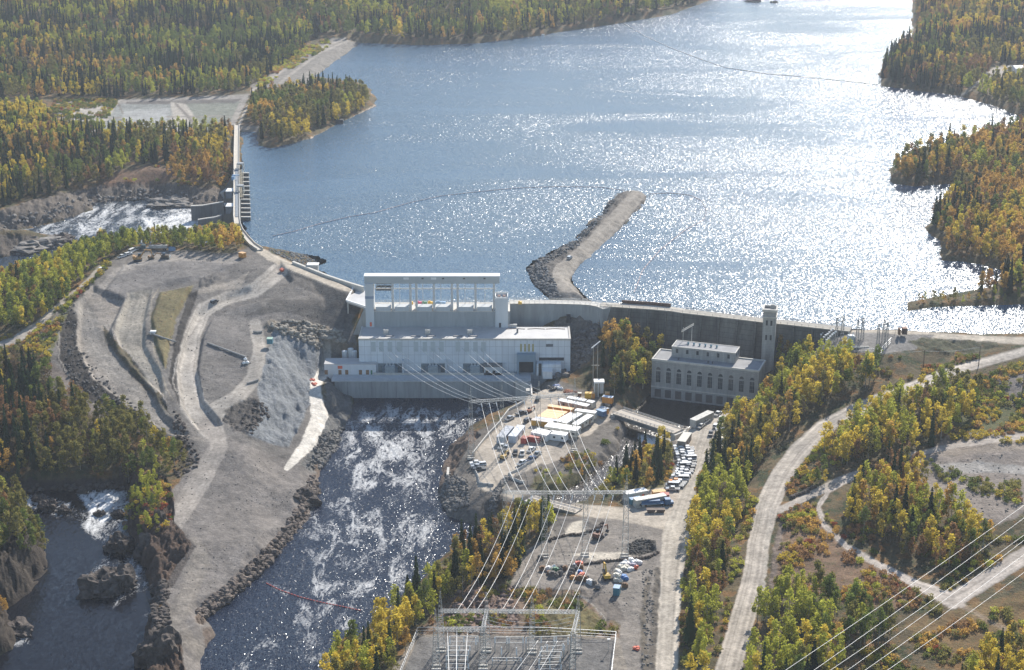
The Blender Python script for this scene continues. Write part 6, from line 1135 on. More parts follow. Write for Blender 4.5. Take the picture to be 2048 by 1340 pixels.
excavator(G(1213, 1158), 1.75, yellow, 'yellow and black loader machine standing on the gravel yard', .8, 1.0)
excavator(G(*z5(800, 590)), 1.2, mat((.55, .36, .10), .7), 'yellow telehandler in the open camp yard', .75, .55)
excavator(G(*z3(495, 560)), .9, mat((.40, .16, .09), .7), 'small red brown digger on the river road by the low wall', .6, .6)
def truck(p, rz, lab, deck, cabm, load=None):
    t = empty('flatbed_truck', p, lab, 'truck', None, rz)
    MB().box(-7, -1.25, 1.05, 4.6, 1.25, 1.35).build('flatbed', deck, t, True); b = MB(); b.box(5, -1.2, .7, 7.2, 1.2, 2.9); b.box(7.2, -1.1, .7, 8.4, 1.1, 1.7); b.build('cab', cabm, t, True); MB().box(7.15, -1, 1.9, 7.28, 1, 2.7).build('windscreen', glass, t, True)
    for x in (-6, -4.8, 3.6, 5, 7.6):
        for s in (-1, 1): b = MB(); b.tube([(x, s * .85, .5), (x, s * 1.2, .5)], .5, 10); b.build('wheel', tyre, t, True)
    if load: MB().box(-6.8, -1.15, 1.36, 3, 1.15, 2.6).build('load', load, t, True)
    return t
truck(G(310, 500), .02 + math.pi, 'long grey flatbed trailer with its dark tractor parked beside the gravel works excavators', mat((.45, .42, .38), .8), mat((.05, .09, .10), .5), mat((.5, .47, .42), .8))
truck(G(*z4(470, 1190)), .10, 'blue crane truck with a long folded boom lying below the cream trailer', bluel, blue, blue)
for px, lab in ((341.5, 'left one of two blue tanks on the gravel works'), (347, 'right one of two blue tanks on the gravel works')):
    c = G(px, 502); t = empty('water_tank', c, lab, 'tank'); part(MB().cyl(c, 1.2, 1.9, 12), 'drum', bluel, t); part(MB().cyl((c.x, c.y, c.z + 1.9), 1.1, .2, 12, .3, .1), 'lid', blue, t)
c = G(331, 517); t = empty('bulldozer', c, 'small dark bulldozer right of the gravel works excavators', 'bulldozer'); part(MB().box(c.x - 2, c.y - 1.2, c.z + .7, c.x + 1.6, c.y + 1.2, c.z + 2), 'body', mat((.12, .09, .06), .8), t); part(MB().box(c.x - 1.4, c.y - .8, c.z + 2, c.x + .1, c.y + .8, c.z + 3.1), 'cab', glass, t)
for s in (-1, 1): part(MB().box(c.x - 2.2, c.y + s * 1.5 - .3, c.z, c.x + 2, c.y + s * 1.5 + .3, c.z + 1), 'track', dark, t)
part(MB().box(c.x + 2.3, c.y - 1.9, c.z + .1, c.x + 2.6, c.y + 1.9, c.z + 1.4), 'blade', steel, t)
cabin('shipping_container', (480, 504), (489, 506), 2.6, 2.6, 34.9, orange, orange_r, 'orange roofed container at the foot of the spillway road', ribs=True)
cabin('shipping_container', (534, 676), (545, 676), 3.0, 2.6, 26, teal, mat((.30, .45, .36), .7), 'green roofed pump container on the rock shelf above the grey slope', 'pump', None, 0, True)
cabin('brown_shed', (1797, 656.5), (1801, 656.5), 2.4, 3, 35.2, brown, brown, 'narrow brown shed on the dam road near the old switchyard', 'shed')
cabin('brown_shed', (1804.5, 655), (1814, 655), 3.0, 3, 35.2, mat((.13, .09, .07), .8), mat((.3, .17, .12), .8), 'wider brown shed with a rusty roof on the dam road', 'shed')
# pipes on the gravel works
for pts, lab in (([(415, 689), (450, 701), (492, 717)], 'long grey pipe lying down the dark gravel slope'), ([(298, 667), (325, 677), (352, 686)], 'grey pipe lying across the grassy strip of the gravel works'), ([(494, 770), (505, 767), (517, 764)], 'short pale pipe lying beside the rock slope track'), ([(507, 667), (516, 667), (525, 667)], 'short dark pipe stack above the rock ledge')):
    o = MB().tube([G(a, b_) + Vector((0, 0, .5)) for a, b_ in pts], .45, 8).build('pipe', mat((.34, .32, .29), .8)); tag(o, lab, 'pipe')
c = G(307, 668); o = MB().box(c.x - 1.4, c.y - 1, c.z, c.x + 1.4, c.y + 1, c.z + 1.6).build('pump_box', white); tag(o, 'white pump box at the upper end of the grassy strip pipe', 'pump')
for i, (a, b_) in enumerate(((491, 722), (495, 727), (488, 729))):
    c = G(a, b_); o = MB().rock((c.x, c.y, c.z + .5), .9, .8, i).build('sandbag', white); tag(o, f"{['left upper', 'right', 'left lower'][i]} of the three white bags at the lower end of the long pipe", 'bag')
for a, b_, lab in ((626, 762, 'orange barrier heap at the top of the white path'), (627, 770, 'pink orange tarpaulin on the white path'), (565, 541, 'small orange marker beside the earth dam road'), (1273, 1303, 'orange fencing heap in the ditch beside the switchyard')):
    c = G(a, b_); t = MB(); [t.rock((c.x + random.uniform(-1.2, 1.2), c.y + random.uniform(-1.2, 1.2), c.z + .4), .8, .6, k + int(a)) for k in range(4)]; o = t.build('barrier_heap', redl); tag(o, lab, 'barrier')
# laydown yard bundles
LAY = [(1251,1128,'white'),(1257,1131,'white'),(1263,1127,'white'),(1268,1131,'white'),(1273,1128,'white'),(1279,1130,'white'),(1247,1134,'white'),(1253,1137,'cream'),(1259,1136,'violet grey'),(1266,1137,'violet grey'),(1240,1141,'cream'),(1246,1143,'cream'),(1272,1139,'red'),(1261,1143,'white'),(1233,1147,'cream'),(1237,1150,'white'),(1230,1156,'white'),(1234,1158,'cream'),(1247,1158,'blue'),(1252,1160,'blue'),(1241,1168,'cream'),(1233,1164,'cream'),(1250,1175,'brown'),
 (1097,1143,'white'),(1108,1139,'white'),(1111,1145,'green'),(1118,1140,'grey'),(1124,1139,'grey'),(1121,1146,'grey'),(1130,1141,'brown'),(1098,1150,'brown'),(1104,1153,'grey'),(1113,1154,'grey'),(1120,1152,'grey'),(1150,1136,'white'),(1158,1135,'red'),(1148,1139,'grey'),(1163,1138,'brown'),(1160,1150,'blue'),(1144,1148,'grey'),(1141,1153,'grey'),(1163,1156,'red'),(1146,1159,'orange'),(1160,1162,'brown'),(1173,1160,'grey'),(1170,1164,'brown'),(1180,1170,'white'),(1187,1172,'grey'),(1195,1179,'grey'),(1085,1143,'brown'),(1081,1118,'grey')]
LMt = {'white': white, 'cream': cream, 'violet grey': mat((.42, .38, .44), .8), 'red': redl, 'blue': mat((.05, .20, .50), .6), 'green': green, 'grey': rockg, 'brown': brown, 'orange': orange}
seen = {}
for i, (a, b_, cc) in enumerate(LAY):
    c = G(a, b_); k = i % 4; w_ = random.uniform(.8, 1.5); rz = random.uniform(0, 3); b = MB(); area_ = 'heap near the lone blue container' if a > 1225 else ('left strip' if a < 1135 else 'middle strip')
    kind_ = ['bagged_bundle', 'crate', 'pallet_stack', 'equipment_box'][k]; d = Vector((math.cos(rz), math.sin(rz), 0)); n_ = Vector((-d.y, d.x, 0)); hgt = random.uniform(1.0, 1.9)
    if k == 0: b.rock((c.x, c.y, c.z + .8), w_ * .9, .9, i)
    else:
        b.fbox(c - d * w_ - n_ * .7, d * 2 * w_, n_ * 1.4, (0, 0, hgt)); b.fbox(c - d * w_ * .7 - n_ * .5 + Vector((0, 0, hgt)), d * w_ * 1.1, n_ * 1.0, (0, 0, .35))
    ky = (cc, kind_, area_); seen[ky] = seen.get(ky, 0) + 1
    o = b.build(kind_, LMt[cc]); tag(o, f"{cc} {kind_.replace('_', ' ')}, {ORD[seen[ky] - 1]} from the top, {area_}", kind_.split('_')[-1])
c_ = P(1100, 785, 9)
for i, (a, b_, m, lab, r) in enumerate(((1107, 779, rockg, 'grey heap of scrap steel below the rock cut', 2.2), (1114, 775, mat((.4, .45, .62), .7), 'pale blue tarpaulin heap at the camp road bend', 1.8), (1119, 779, white, 'white sack heap right of the blue tarpaulin', 1.6), (1136, 784, mat((.42, .18, .09), .8), 'heap of orange brown formwork below the rock cut', 2.6), (1142, 787, mat((.36, .14, .08), .8), 'long rusty pile of steel bars beside the farthest trailer', 2.4), (1104, 783, dark, 'black scrap heap at the foot of the rock cut', 1.5))):
    c = G(a, b_); b = MB(); [b.rock((c.x + random.uniform(-r, r), c.y + random.uniform(-r, r) * .7, c.z + .5), random.uniform(.5, 1.0), .7, i * 10 + k) for k in range(7)]; [b.bar(c + Vector((random.uniform(-r, r), random.uniform(-1, 1), .6)), c + Vector((random.uniform(-r, r), random.uniform(-1, 1), 1.1)), .15) for k in range(6)]
    o = b.build('scrap_heap', m); tag(o, lab, 'heap')
# ---- boulder kerbs and barriers (each a thing) ----
def kerb(pts, n, lab, grp, m=rockm, r=.8, nm='boulder', box_=False):
    for i, (a, b_) in enumerate(along(pts, n)):
        c = G(a, b_); b = MB()
        if box_:
            a2 = along(pts, n * 2)[min(2 * i + 1, 2 * n - 1)]; q = G(*a2); d = Vector((q.x - c.x, q.y - c.y, 0)); d = d.normalized() if d.length > .01 else Vector((1, 0, 0)); n_ = Vector((-d.y, d.x, 0)); L = r * 1.0
            b.add([c - d * L - n_ * .35, c + d * L - n_ * .35, c + d * L + n_ * .35, c - d * L + n_ * .35] + [c - d * L - n_ * .15 + Zv(.95), c + d * L - n_ * .15 + Zv(.95), c + d * L + n_ * .15 + Zv(.95), c - d * L + n_ * .15 + Zv(.95)], [(3, 2, 1, 0), (4, 5, 6, 7), (0, 1, 5, 4), (1, 2, 6, 5), (2, 3, 7, 6), (3, 0, 4, 7)])
        else: b.rock((c.x, c.y, c.z + r * .3), r * random.uniform(.7, 1.25), r * random.uniform(.6, .9), i + int(pts[0][0]))
        o = b.build(nm, m); tag(o, f"{lab}, {nth(i + 1)} from its {'left' if pts[0][0] < pts[-1][0] else 'right'} end", nm.replace('_', ' '), grp)
kerb([(1100, 1082), (1130, 1074), (1160, 1070), (1185, 1064), (1205, 1050)], 24, 'dark boulder in the row below the white sand patch', 'boulders below the white sand patch')
kerb([(1145, 1135), (1190, 1127), (1230, 1124), (1262, 1121), (1300, 1117), (1315, 1108)], 28, 'dark boulder in the long row across the gravel yard', 'boulders across the gravel yard')
kerb([z5(330, 690), z5(410, 840), z5(440, 960), z5(520, 985), z5(610, 985)], 20, 'concrete barrier along the lower left edge of the camp yard', 'barriers at the lower left edge of the camp yard', concrete, 1.1, 'concrete_barrier', True)
kerb([z5(1220, 640), z5(1100, 700), z5(1000, 765), z5(885, 820), z5(925, 885), z5(1000, 915), z5(1070, 940)], 26, 'concrete barrier along the bank edge of the camp yard', 'barriers at the bank edge of the camp yard', concrete_lt, 1.1, 'concrete_barrier', True)
kerb([(1583, 998), (1600, 990), (1615, 983), (1630, 975)], 12, 'dark boulder lining the trail fork right of the haul road', 'boulders at the trail fork', rockm, 1.0)
kerb([(1012, 960), (1000, 975), (990, 1000), (985, 1025)], 14, 'big riprap boulder at the bridge abutment by the tailrace', 'riprap boulders at the bridge abutment', rockg, 1.5)
kerb([z4(900, 300), z4(850, 300), z4(820, 292)], 5, 'pale concrete block at the right end of the camp bridge', 'blocks at the right end of the camp bridge', concrete_lt, .8, 'concrete_block', True)
# long low white wall of the river road
pw = [G(*z3(420, 390)), G(1018, 822), G(1000, 845), G(*z5(745, 50)), G(*z5(570, 240)), G(*z5(340, 515))]; g = empty('river_wall', pw[2], 'long low white wall between the camp road and the tailrace', 'wall'); b = MB(); b.strip([[p + Vector((-.25, 0, -.8)), p + Vector((.25, 0, -.8)), p + Vector((.25, 0, 1.0)), p + Vector((-.25, 0, 1.0))] for p in pw]); part(b, 'wall', concrete_lt, g)
c = G(896, 950); o = MB().box(c.x - .5, c.y - 4, c.z - 1, c.x + .5, c.y + 4, c.z + 1.2).build('boat_ramp_wall', concrete_lt); tag(o, 'short white wall on the riprap shore of the tailrace', 'wall')
# ---- bridges
def bridge(a, c, w_, zt, lab, depth, railm):
    A_, C_ = P(a[0], a[1], zt), P(c[0], c[1], zt); d = C_ - A_; L = d.length; d.normalize(); n_ = Vector((-d.y, d.x, 0)); n_ = n_ if n_.y > 0 else -n_; g = empty('bridge', (A_ + C_) / 2, lab, 'bridge')
    b = MB(); b.fbox(A_ - n_ * w_ / 2 + Zv(-.5), d * L, n_ * w_, (0, 0, .5)); part(b, 'deck', mat((.50, .44, .36), .9, .1, .6), g)
    for s in (-.42, .42): b = MB(); b.fbox(A_ + n_ * (w_ * s - .3) + Zv(-.5 - depth), d * L, n_ * .6, (0, 0, depth - .02)); part(b, 'girder', mat((.16, .16, .15), .8, .2, .5), g)
    for s in (-1, 1):
        b = MB(); o_ = n_ * (w_ / 2 - .15) * s
        for z_ in (.55, 1.1): b.bar(A_ + o_ + Zv(z_), C_ + o_ + Zv(z_), .09)
        for k in range(int(L / 2.4) + 1): p = A_ + o_ + d * min(L, k * 2.4); b.bar(p, p + Zv(1.1), .08)
        part(b, 'railing', railm, g)
    for q in (A_, C_): b = MB(); b.fbox(q - n_ * w_ * .55 - d * 1.2 + Zv(-7), d * 2.4, n_ * w_ * 1.1, (0, 0, 6.4)); part(b, 'abutment', concrete_lt, g)
    return g
bridge(z4(90, 125), z4(770, 345), 7.5, 9.6, 'wide camp bridge with pale deck and dark girders crossing the side channel', 1.8, mat((.30, .30, .29), .6))
bridge((1062, 995), (1158, 1021), 5.5, 9.5, 'lower road bridge crossing the side channel near the tailrace', 1.3, mat((.24, .22, .2), .7))
# ---- lattice gantries
def lattice(b, base, top, w0, w1, n, r=.07):
    pr = None
    for k in range(n + 1):
        t = k / n; c = base + (top - base) * t; h = (w0 + (w1 - w0) * t) / 2; q = [c + Vector((i * h, j * h, 0)) for i, j in ((-1, -1), (1, -1), (1, 1), (-1, 1))]
        if pr:
            for i in range(4): b.bar(pr[i], q[i], r); b.bar(pr[i], q[(i + 1) % 4], r * .6)
            for i in range(4): b.bar(q[i], q[(i + 1) % 4], r * .6)
        pr = q
def beam(b, a, c, w_, n, r=.07):
    d = c - a; u = d.normalized(); s = u.cross(Vector((0, 0, 1))).normalized(); pr = None
    for k in range(n + 1):
        p = a + d * k / n; q = [p + s * i * w_ / 2 + Zv(j * w_ / 2) for i, j in ((-1, -1), (1, -1), (1, 1), (-1, 1))]
        if pr:
            for i in range(4): b.bar(pr[i], q[i], r); b.bar(pr[i], q[(i + 1) % 4], r * .6)
        pr = q
latm = mat((.40, .41, .40), .5, .1, 1, 0, .4); beamm = mat((.48, .48, .46), .55, .1, 1, 0, .2)
def gantry(lab, bases, beam_py, peak_py, w0=2.4, w1=1.3, foot=True):
    pts = [G(a, b_) for a, b_ in bases]; t = empty('line_gantry', pts[0], lab, 'gantry'); tops = []
    for p, (a, b_), by_, py_ in zip(pts, bases, beam_py, peak_py):
        zb = Q(a, by_, p.y).z; zp = Q(a, py_, p.y).z; b = MB(); lattice(b, p, Vector((p.x, p.y, zb)), w0, w1, 9, .065); lattice(b, Vector((p.x, p.y, zb)), Vector((p.x, p.y, zp)), w1, .15, 4, .045); tw__ = part(b, 'tower', latm, t)
        b = MB(); [b.box(p.x - 1.5, p.y + s - .35, p.z - .4, p.x + 1.5, p.y + s + .35, p.z + .45) for s in (-1.1, 1.1)]; part(b, 'footing', concrete_lt, tw__); tops.append(Vector((p.x, p.y, zb)))
    b = MB(); [beam(b, tops[i], tops[i + 1], .9, 14, .06) for i in range(len(tops) - 1)]; part(b, 'crossbeam', beamm, t); return t, tops
def on_beam(tops, px, off=-1.2):   # point below the beam at this photo column
    best = None
    for i in range(len(tops) - 1):
        for k in range(41):
            p = tops[i] + (tops[i + 1] - tops[i]) * k / 40; x, y = proj(p.x, p.y, p.z)
            if best is None or abs(x - px) < best[0]: best = (abs(x - px), p)
    return best[1] + Zv(off)
g1, T1 = gantry('farthest lattice line gantry, spanning from the tailrace shore over the camp road', [(942, 916), (1004, 912), (1077, 908), (1148, 903)], [803, 799, 794, 788], [776, 770, 763, 756])
g2, T2 = gantry('middle lattice line gantry standing over the lower road bridge', [(1010, 1116), (1089, 1114), (1170, 1113), (1250, 1112)], [985, 985, 985, 984], [954, 952, 950, 950])
g3, T3 = gantry('nearest wide lattice gantry along the back of the new switchyard', [(882, 1302), (973.5, 1303), (1064, 1304), (1155, 1306)], [1222, 1222, 1223, 1224], [1183, 1185, 1186, 1191])
g4, T4 = gantry('lower lattice gantry at the left front of the new switchyard', [(872.5, 1337), (966, 1339)], [1258, 1260], [1218, 1238])
b = MB(); beam(b, T3[1], T4[1], .9, 12, .06); part(b, 'link_beam', beamm, g4)
e0 = Q(1146, 1266, T4[1].y); b = MB(); beam(b, T3[3], e0, .9, 12, .06); part(b, 'link_beam', beamm, g3); b = MB(); gz_ = ground_z(e0.x, e0.y); lattice(b, Vector((e0.x, e0.y, gz_)), e0, 2.0, 1.3, 9, .09); part(b, 'tower', latm, g3)
def wire(a, c, sag, r, lab, n=18, grp=None):
    pts = [a + (c - a) * k / n + Zv(-4 * sag * (k / n) * (1 - k / n)) for k in range(n + 1)]; o = MB().tube(pts, r, 5).build('conductor', wire_m, smooth=True); tag(o, lab, 'power line', grp); return o
A1 = [758, 775.5, 793, 841, 859, 876.6, 925, 942.5, 960]; B1 = [962.5, 978, 993.5, 1031, 1047.5, 1063.5, 1101, 1117, 1134]; C2 = [1028.5, 1046, 1064, 1109, 1127, 1145, 1190, 1208, 1226]; D3 = [908, 927, 948, 998, 1018.7, 1039, 1089.6, 1110, 1129]
PHs = ['left', 'middle', 'right']; CIR = ['left', 'middle', 'right']
def strings(beam_obj, p, dr):
    b = MB(); q = p + dr * 1.9 + Zv(-.9); b.tube([p + Zv(.6), p], .1, 5); b.tube([p, q], [.17, .17], 6); part(b, 'insulator', insul, beam_obj); return q
for i in range(9):
    who = f"{PHs[i % 3]} wire of the {CIR[i // 3]} circuit"; s = Q(A1[i], 697, YF - .6); s.y = YF - .6
    p1 = on_beam(T1, B1[i]); p2 = on_beam(T2, C2[i]); p3 = on_beam(T3, D3[i], -.6)
    q1 = strings(g1, p1, (s - p1).normalized()); q1b = strings(g1, p1, (p2 - p1).normalized()); q2 = strings(g2, p2, (p1 - p2).normalized()); q2b = strings(g2, p2, (p3 - p2).normalized()); q3 = strings(g3, p3, (p2 - p3).normalized())
    part(MB().tube([s + Vector((0, .6, 0)), s], .22, 6), 'wall_bushing', insul, ph)
    wire(s, q1, 4.0, .075, who + ' from the new powerhouse wall to the farthest gantry'); wire(q1b, q2, 4.5, .075, who + ' between the farthest gantry and the middle gantry'); wire(q2b, q3, 3.5, .07, who + ' between the middle gantry and the new switchyard')
for i, (a, b_) in enumerate(((894, 901), (913.5, 911), (934, 923))):
    p = on_beam(T4, a, -.6); e = Q(b_, 1420, T4[0].y - 45); wire(p, e, 1.2, .10, f"{PHs[i]} thick busbar wire dropping from the lower left switchyard gantry")
for i, (a, c, d_) in enumerate(((1076, 1281, 985), (1095, 1282, 1015), (1115, 1282, 1040))):
    p = Q(a, c, T4[0].y + 4); e = Q(d_, 1400, T4[0].y - 30); wire(p, e, .6, .07, f"{PHs[i]} slanting wire across the right part of the new switchyard")
for i in range(3):
    a, c = Q(975, 1232 + i * 7.5, T3[1].y - 2 - i * 3), Q(1143, 1234 + i * 8, T3[1].y - 2 - i * 3); wire(a, c, 2.2, .05, f"{['upper', 'middle', 'lower'][i]} thin crosswise wire between the switchyard link beams")
for i, (x1, y1, x2, y2) in enumerate(((2110, 966, 1500, 1388), (2110, 989, 1560, 1388), (2110, 1025, 1590, 1388), (2110, 1033, 1628, 1388), (2110, 1062, 1662, 1388), (2110, 1098, 1705, 1388))):
    wire(P(x1, y1, 44), P(x2, y2, 44), .8, .06, f"{ORD[i]} from the top of the long power lines crossing the lower right corner", 12)
# ---- switchyard equipment
ZY = 13.6
def sw_frame(px0, px1, py, h, lab, nin=3):
    a, c = G(px0, py), G(px1, py); t = empty('busbar_support', (a + c) / 2, lab, 'switchgear'); z = ground_z(a.x, a.y)
    for k in range(nin):
        p = a + (c - a) * (k / (nin - 1)); po = part(MB().bar((p.x, p.y, z - .3), (p.x, p.y, z + h * .62), .16), 'post', galv, t)
        b = MB(); b.tube([(p.x, p.y, z + h * .62), (p.x, p.y, z + h)], [.24, .2], 6); part(b, 'insulator', insul, po)
    b = MB(); b.bar((a.x, a.y, z + h), (c.x, c.y, z + h), .10); part(b, 'busbar', beamm, t); b = MB(); b.bar((a.x, a.y + .4, z + h * .6), (c.x, c.y + .4, z + h * .6), .08); part(b, 'beam', beamm, t); return t
Rw = ['farthest', 'second', 'third', 'fourth', 'fifth', 'nearest']
for i, (a, c, y_) in enumerate(((900, 956, 1303), (898, 940, 1316), (895, 937, 1326), (893, 935, 1338), (893, 937, 1352))): sw_frame(a, c, y_, 5.2 if i == 0 else 4.2, f"{Rw[i]} switch frame in the left group of the new switchyard")
for i, (a, c, y_) in enumerate(((990, 1046, 1307), (985, 1042, 1336))): sw_frame(a, c, y_, 5.5 if i == 0 else 3, f"{Rw[i]} switch frame in the middle group of the new switchyard")
for i, (a, c, y_) in enumerate(((1052, 1142, 1306), (1083, 1128, 1318), (1080, 1122, 1330), (1078, 1120, 1343), (1078, 1122, 1356))): sw_frame(a, c, y_, 5.5 if i == 0 else 4.2, f"{Rw[i]} switch frame in the right group of the new switchyard", 4 if i == 0 else 3)
for i, (a, c) in enumerate(((1003, 1311), (1033, 1312), (1094, 1305), (1126, 1304), (900, 1290), (952, 1292), (1014, 1290), (1108, 1290), (1136, 1290))):
    p = G(a, c + 14); t = empty('surge_arrester', p, f"slim insulator column, {ORD[i]} from the front left, on the new switchyard pad", 'insulator'); part(MB().bar(p, p + Zv(2.6), .14), 'post', galv, t); part(MB().tube([p + Zv(2.6), p + Zv(5.2)], [.26, .18], 6), 'insulator', insul, t)
for px, lab in ((1217, 'small lamp post on the right part of the new switchyard pad'),):
    p = G(px, 1306); t = empty('lamp_post', p, lab, 'lamp'); part(MB().bar(p, p + Zv(4.2), .07), 'pole', galv, t); part(MB().box(p.x - .5, p.y - .3, p.z + 4.2, p.x + .5, p.y + .3, p.z + 4.5), 'lamp', white, t)
def fence(pts, lab, h=2.3, step=3.5, solid=False):
    pts = [G(a, b_) for a, b_ in pts]; t = empty('wire_fence', pts[0], lab, 'fence'); b = MB(); b2 = MB()
    for i in range(len(pts) - 1):
        a, c = pts[i], pts[i + 1]; k = max(2, int((c - a).length / step))
        for q in range(k + 1): p = a + (c - a) * q / k; p = Vector((p.x, p.y, ground_z(p.x, p.y))); b.bar(p, p + Zv(h), .05)
        for z_ in (h, h * .5, .15): b2.bar(a + Zv(z_), c + Zv(z_), .045 if z_ != h else .07)
    part(b, 'posts', galv, t); part(b2, 'wires', steel_lt, t)
fence([(800, 1356), (836, 1268), (960, 1270), (1100, 1272), (1232, 1276), (1222, 1360)], 'wire fence around the new switchyard pad')
fence([(1640, 697), (1660, 668), (1790, 670)], 'wire fence behind the old switchyard')
fence([(1650, 703), (1760, 708), (1782, 685)], 'wire fence in front of the old switchyard')
# ---- old switchyard
for i, (x, yb, yt) in enumerate(((1672, 675, 636), (1684, 672, 632), (1714, 676, 640), (1724, 673, 636), (1755, 690, 648), (1766, 680, 640), (1772, 686, 645))):
    p = G(x, yb + 8); zt = Q(x, yt, p.y).z; t = empty('lattice_pylon', p, f"thin dark lattice pylon, {ORD[i]} from the left in the old switchyard", 'pylon'); b = MB(); lattice(b, p, Vector((p.x, p.y, zt)), 1.5, .5, 8, .07); part(b, 'mast', mat((.22, .23, .23), .6), t); b = MB()
    for z_ in (zt - .6, zt - 2.6): b.bar((p.x - 2.2, p.y - .4, z_), (p.x + 2.2, p.y + .4, z_ + .8), .09)
    part(b, 'crossarm', mat((.30, .31, .31), .6), t)
k = 0
for row in range(3):
    for j in range(6):
        a = 1641 + j * 3.6 + row * 5.5; b_ = 681 - j * 3.3 + row * 6; p = G(a, b_ + 8); k += 1
        t = empty('round_bushing', p, f"white disc topped bushing, {ORD[j]} from the left in the {['back', 'middle', 'front'][row]} row of the old switchyard", 'insulator', 'white disc bushings in the old switchyard'); part(MB().bar(p, p + Zv(4.6), .13), 'post', galv, t); part(MB().cyl(p + Zv(4.6), .5, .55, 8, .55, .25), 'cap', white, t)
for i, (a, b_) in enumerate(((1690, 700), (1701, 687))):
    p = G(a, b_); t = empty('transformer', p, ['nearer', 'farther'][i] + ' of two grey transformers on the old switchyard pad', 'transformer'); part(MB().box(p.x - 1.4, p.y - 1.2, p.z, p.x + 1.4, p.y + 1.2, p.z + 4), 'tank', mat((.45, .50, .52), .6), t)
    part(MB().box(p.x + 1.5, p.y - 1, p.z + .6, p.x + 1.9, p.y + 1, p.z + 3.2), 'radiator', clad_dk, t)
    for s in (-.8, .8): part(MB().tube([p + Vector((s, 0, 4)), p + Vector((s * 1.4, 0, 5.6))], [.22, .12], 6), 'bushing', white, t)
p = G(1716, 696); o = MB().box(p.x - 5, p.y - .4, p.z, p.x + 5, p.y + .4, p.z + .7).build('cable_trough', concrete_lt); tag(o, 'long white cable trough on the old switchyard pad', 'trough')
# ---- wooden poles with wires
def pole(a, b_, topy, lab, arms=1, m=bark_dk):
    p = G(a, b_); zt = Q(a, topy, p.y).z; t = empty('utility_pole', p, lab, 'utility pole'); part(MB().tube([p + Zv(-.5), Vector((p.x, p.y, zt))], [.22, .14], 7), 'pole', m, t)
    b = MB(); [b.bar((p.x - 1.3, p.y, zt - .5 - k * 1.5), (p.x + 1.3, p.y + .3, zt - .5 - k * 1.5), .09) for k in range(arms)]; part(b, 'crossarm', m, t); return Vector((p.x, p.y, zt - .5))
pa = pole(1846, 742, 700, 'wooden pole left of the bend of the haul road'); pb = pole(1957, 733, 692, 'wooden pole beside the haul road under the dam road'); pc_ = pole(2043, 800, 742, 'wooden pole at the right edge of the frame'); pd = pole(1617, 735, 706, 'pole carrying a transformer box behind the old powerhouse')
for k, nm_ in ((-1, 'front'), (1, 'rear')):
    for (a, c, w_) in ((pa, pb, 'the two haul road poles'), (pd, pa, 'the transformer box pole and the haul road bend pole')): wire(a + Vector((k, 0, .1)), c + Vector((k, 0, .1)), 1.0, .035, f"{nm_} thin wire between {w_}", 8)
for i, (a, lab) in enumerate(((1187, 'left leg'), (1194, 'right leg'))): pass
p = G(1190, 776); zt = Q(1190, 690, p.y).z; t = empty('pole_structure', p, 'tall wooden H frame pole structure with a pale top bar beside the knoll trees', 'pole structure')
for s in (-1.0, 1.0): part(MB().tube([p + Vector((s, 0, 0)), Vector((p.x + s, p.y, zt))], [.24, .16], 6), 'pole', bark, t)
part(MB().bar((p.x - 2.0, p.y - 2, zt - .8), (p.x + 2.2, p.y + 2, zt + 1.2), .18), 'top_bar', white, t); part(MB().bar((p.x - 1.8, p.y, zt - 10), (p.x + 1.8, p.y, zt - 10), .16), 'crossarm', bark, t)
# ---- floating booms
def boom(pts, n, lab, fl=redl, z=32.08, r=.24, L=1.6):
    pp_ = along(pts, n + 1); t = empty('floating_boom', P(pp_[n // 2][0], pp_[n // 2][1], z), lab, 'boom'); w3 = [P(a, b_, z) for a, b_ in pp_]
    part(MB().tube([p + Zv(.05) for p in w3], .06, 4), 'cable', steel, t)
    for i in range(n):
        a, c = w3[i], w3[i + 1]; d = c - a; m_ = (a + c) / 2; u = d.normalized(); part(MB().tube([m_ - u * min(L, d.length * .36), m_ + u * min(L, d.length * .36)], r, 6), 'float', fl, t)
    return t
dull = mat((.52, .42, .40), .7); pale_f = mat((.75, .68, .64), .6)
boom([(545, 472), (590, 462), (640, 447), (700, 433), (750, 425), (820, 405), (880, 392), (950, 384), (1030, 376), (1110, 373), (1200, 374), (1250, 381)], 92, 'long curved line of floats ending at the tip of the gravel causeway', dull)
boom([(1298, 388), (1340, 386), (1380, 390), (1402, 400), (1413, 420), (1408, 440), (1370, 460), (1320, 500), (1285, 540), (1268, 585)], 60, 'curved line of floats right of the gravel causeway', dull, r=.28)
boom([(1245, 45), (1290, 72), (1340, 95), (1400, 118), (1450, 135), (1530, 147), (1600, 153), (1700, 163), (1757, 170)], 90, 'far boom line across the upper arm of the lake', pale_f, r=.32, L=4)
boom([(532, 1166), (560, 1180), (600, 1194), (640, 1204), (680, 1212), (722, 1221)], 30, 'red float boom across the lower tailrace', mat((.55, .10, .08), .6), .1, .2, 1.1)
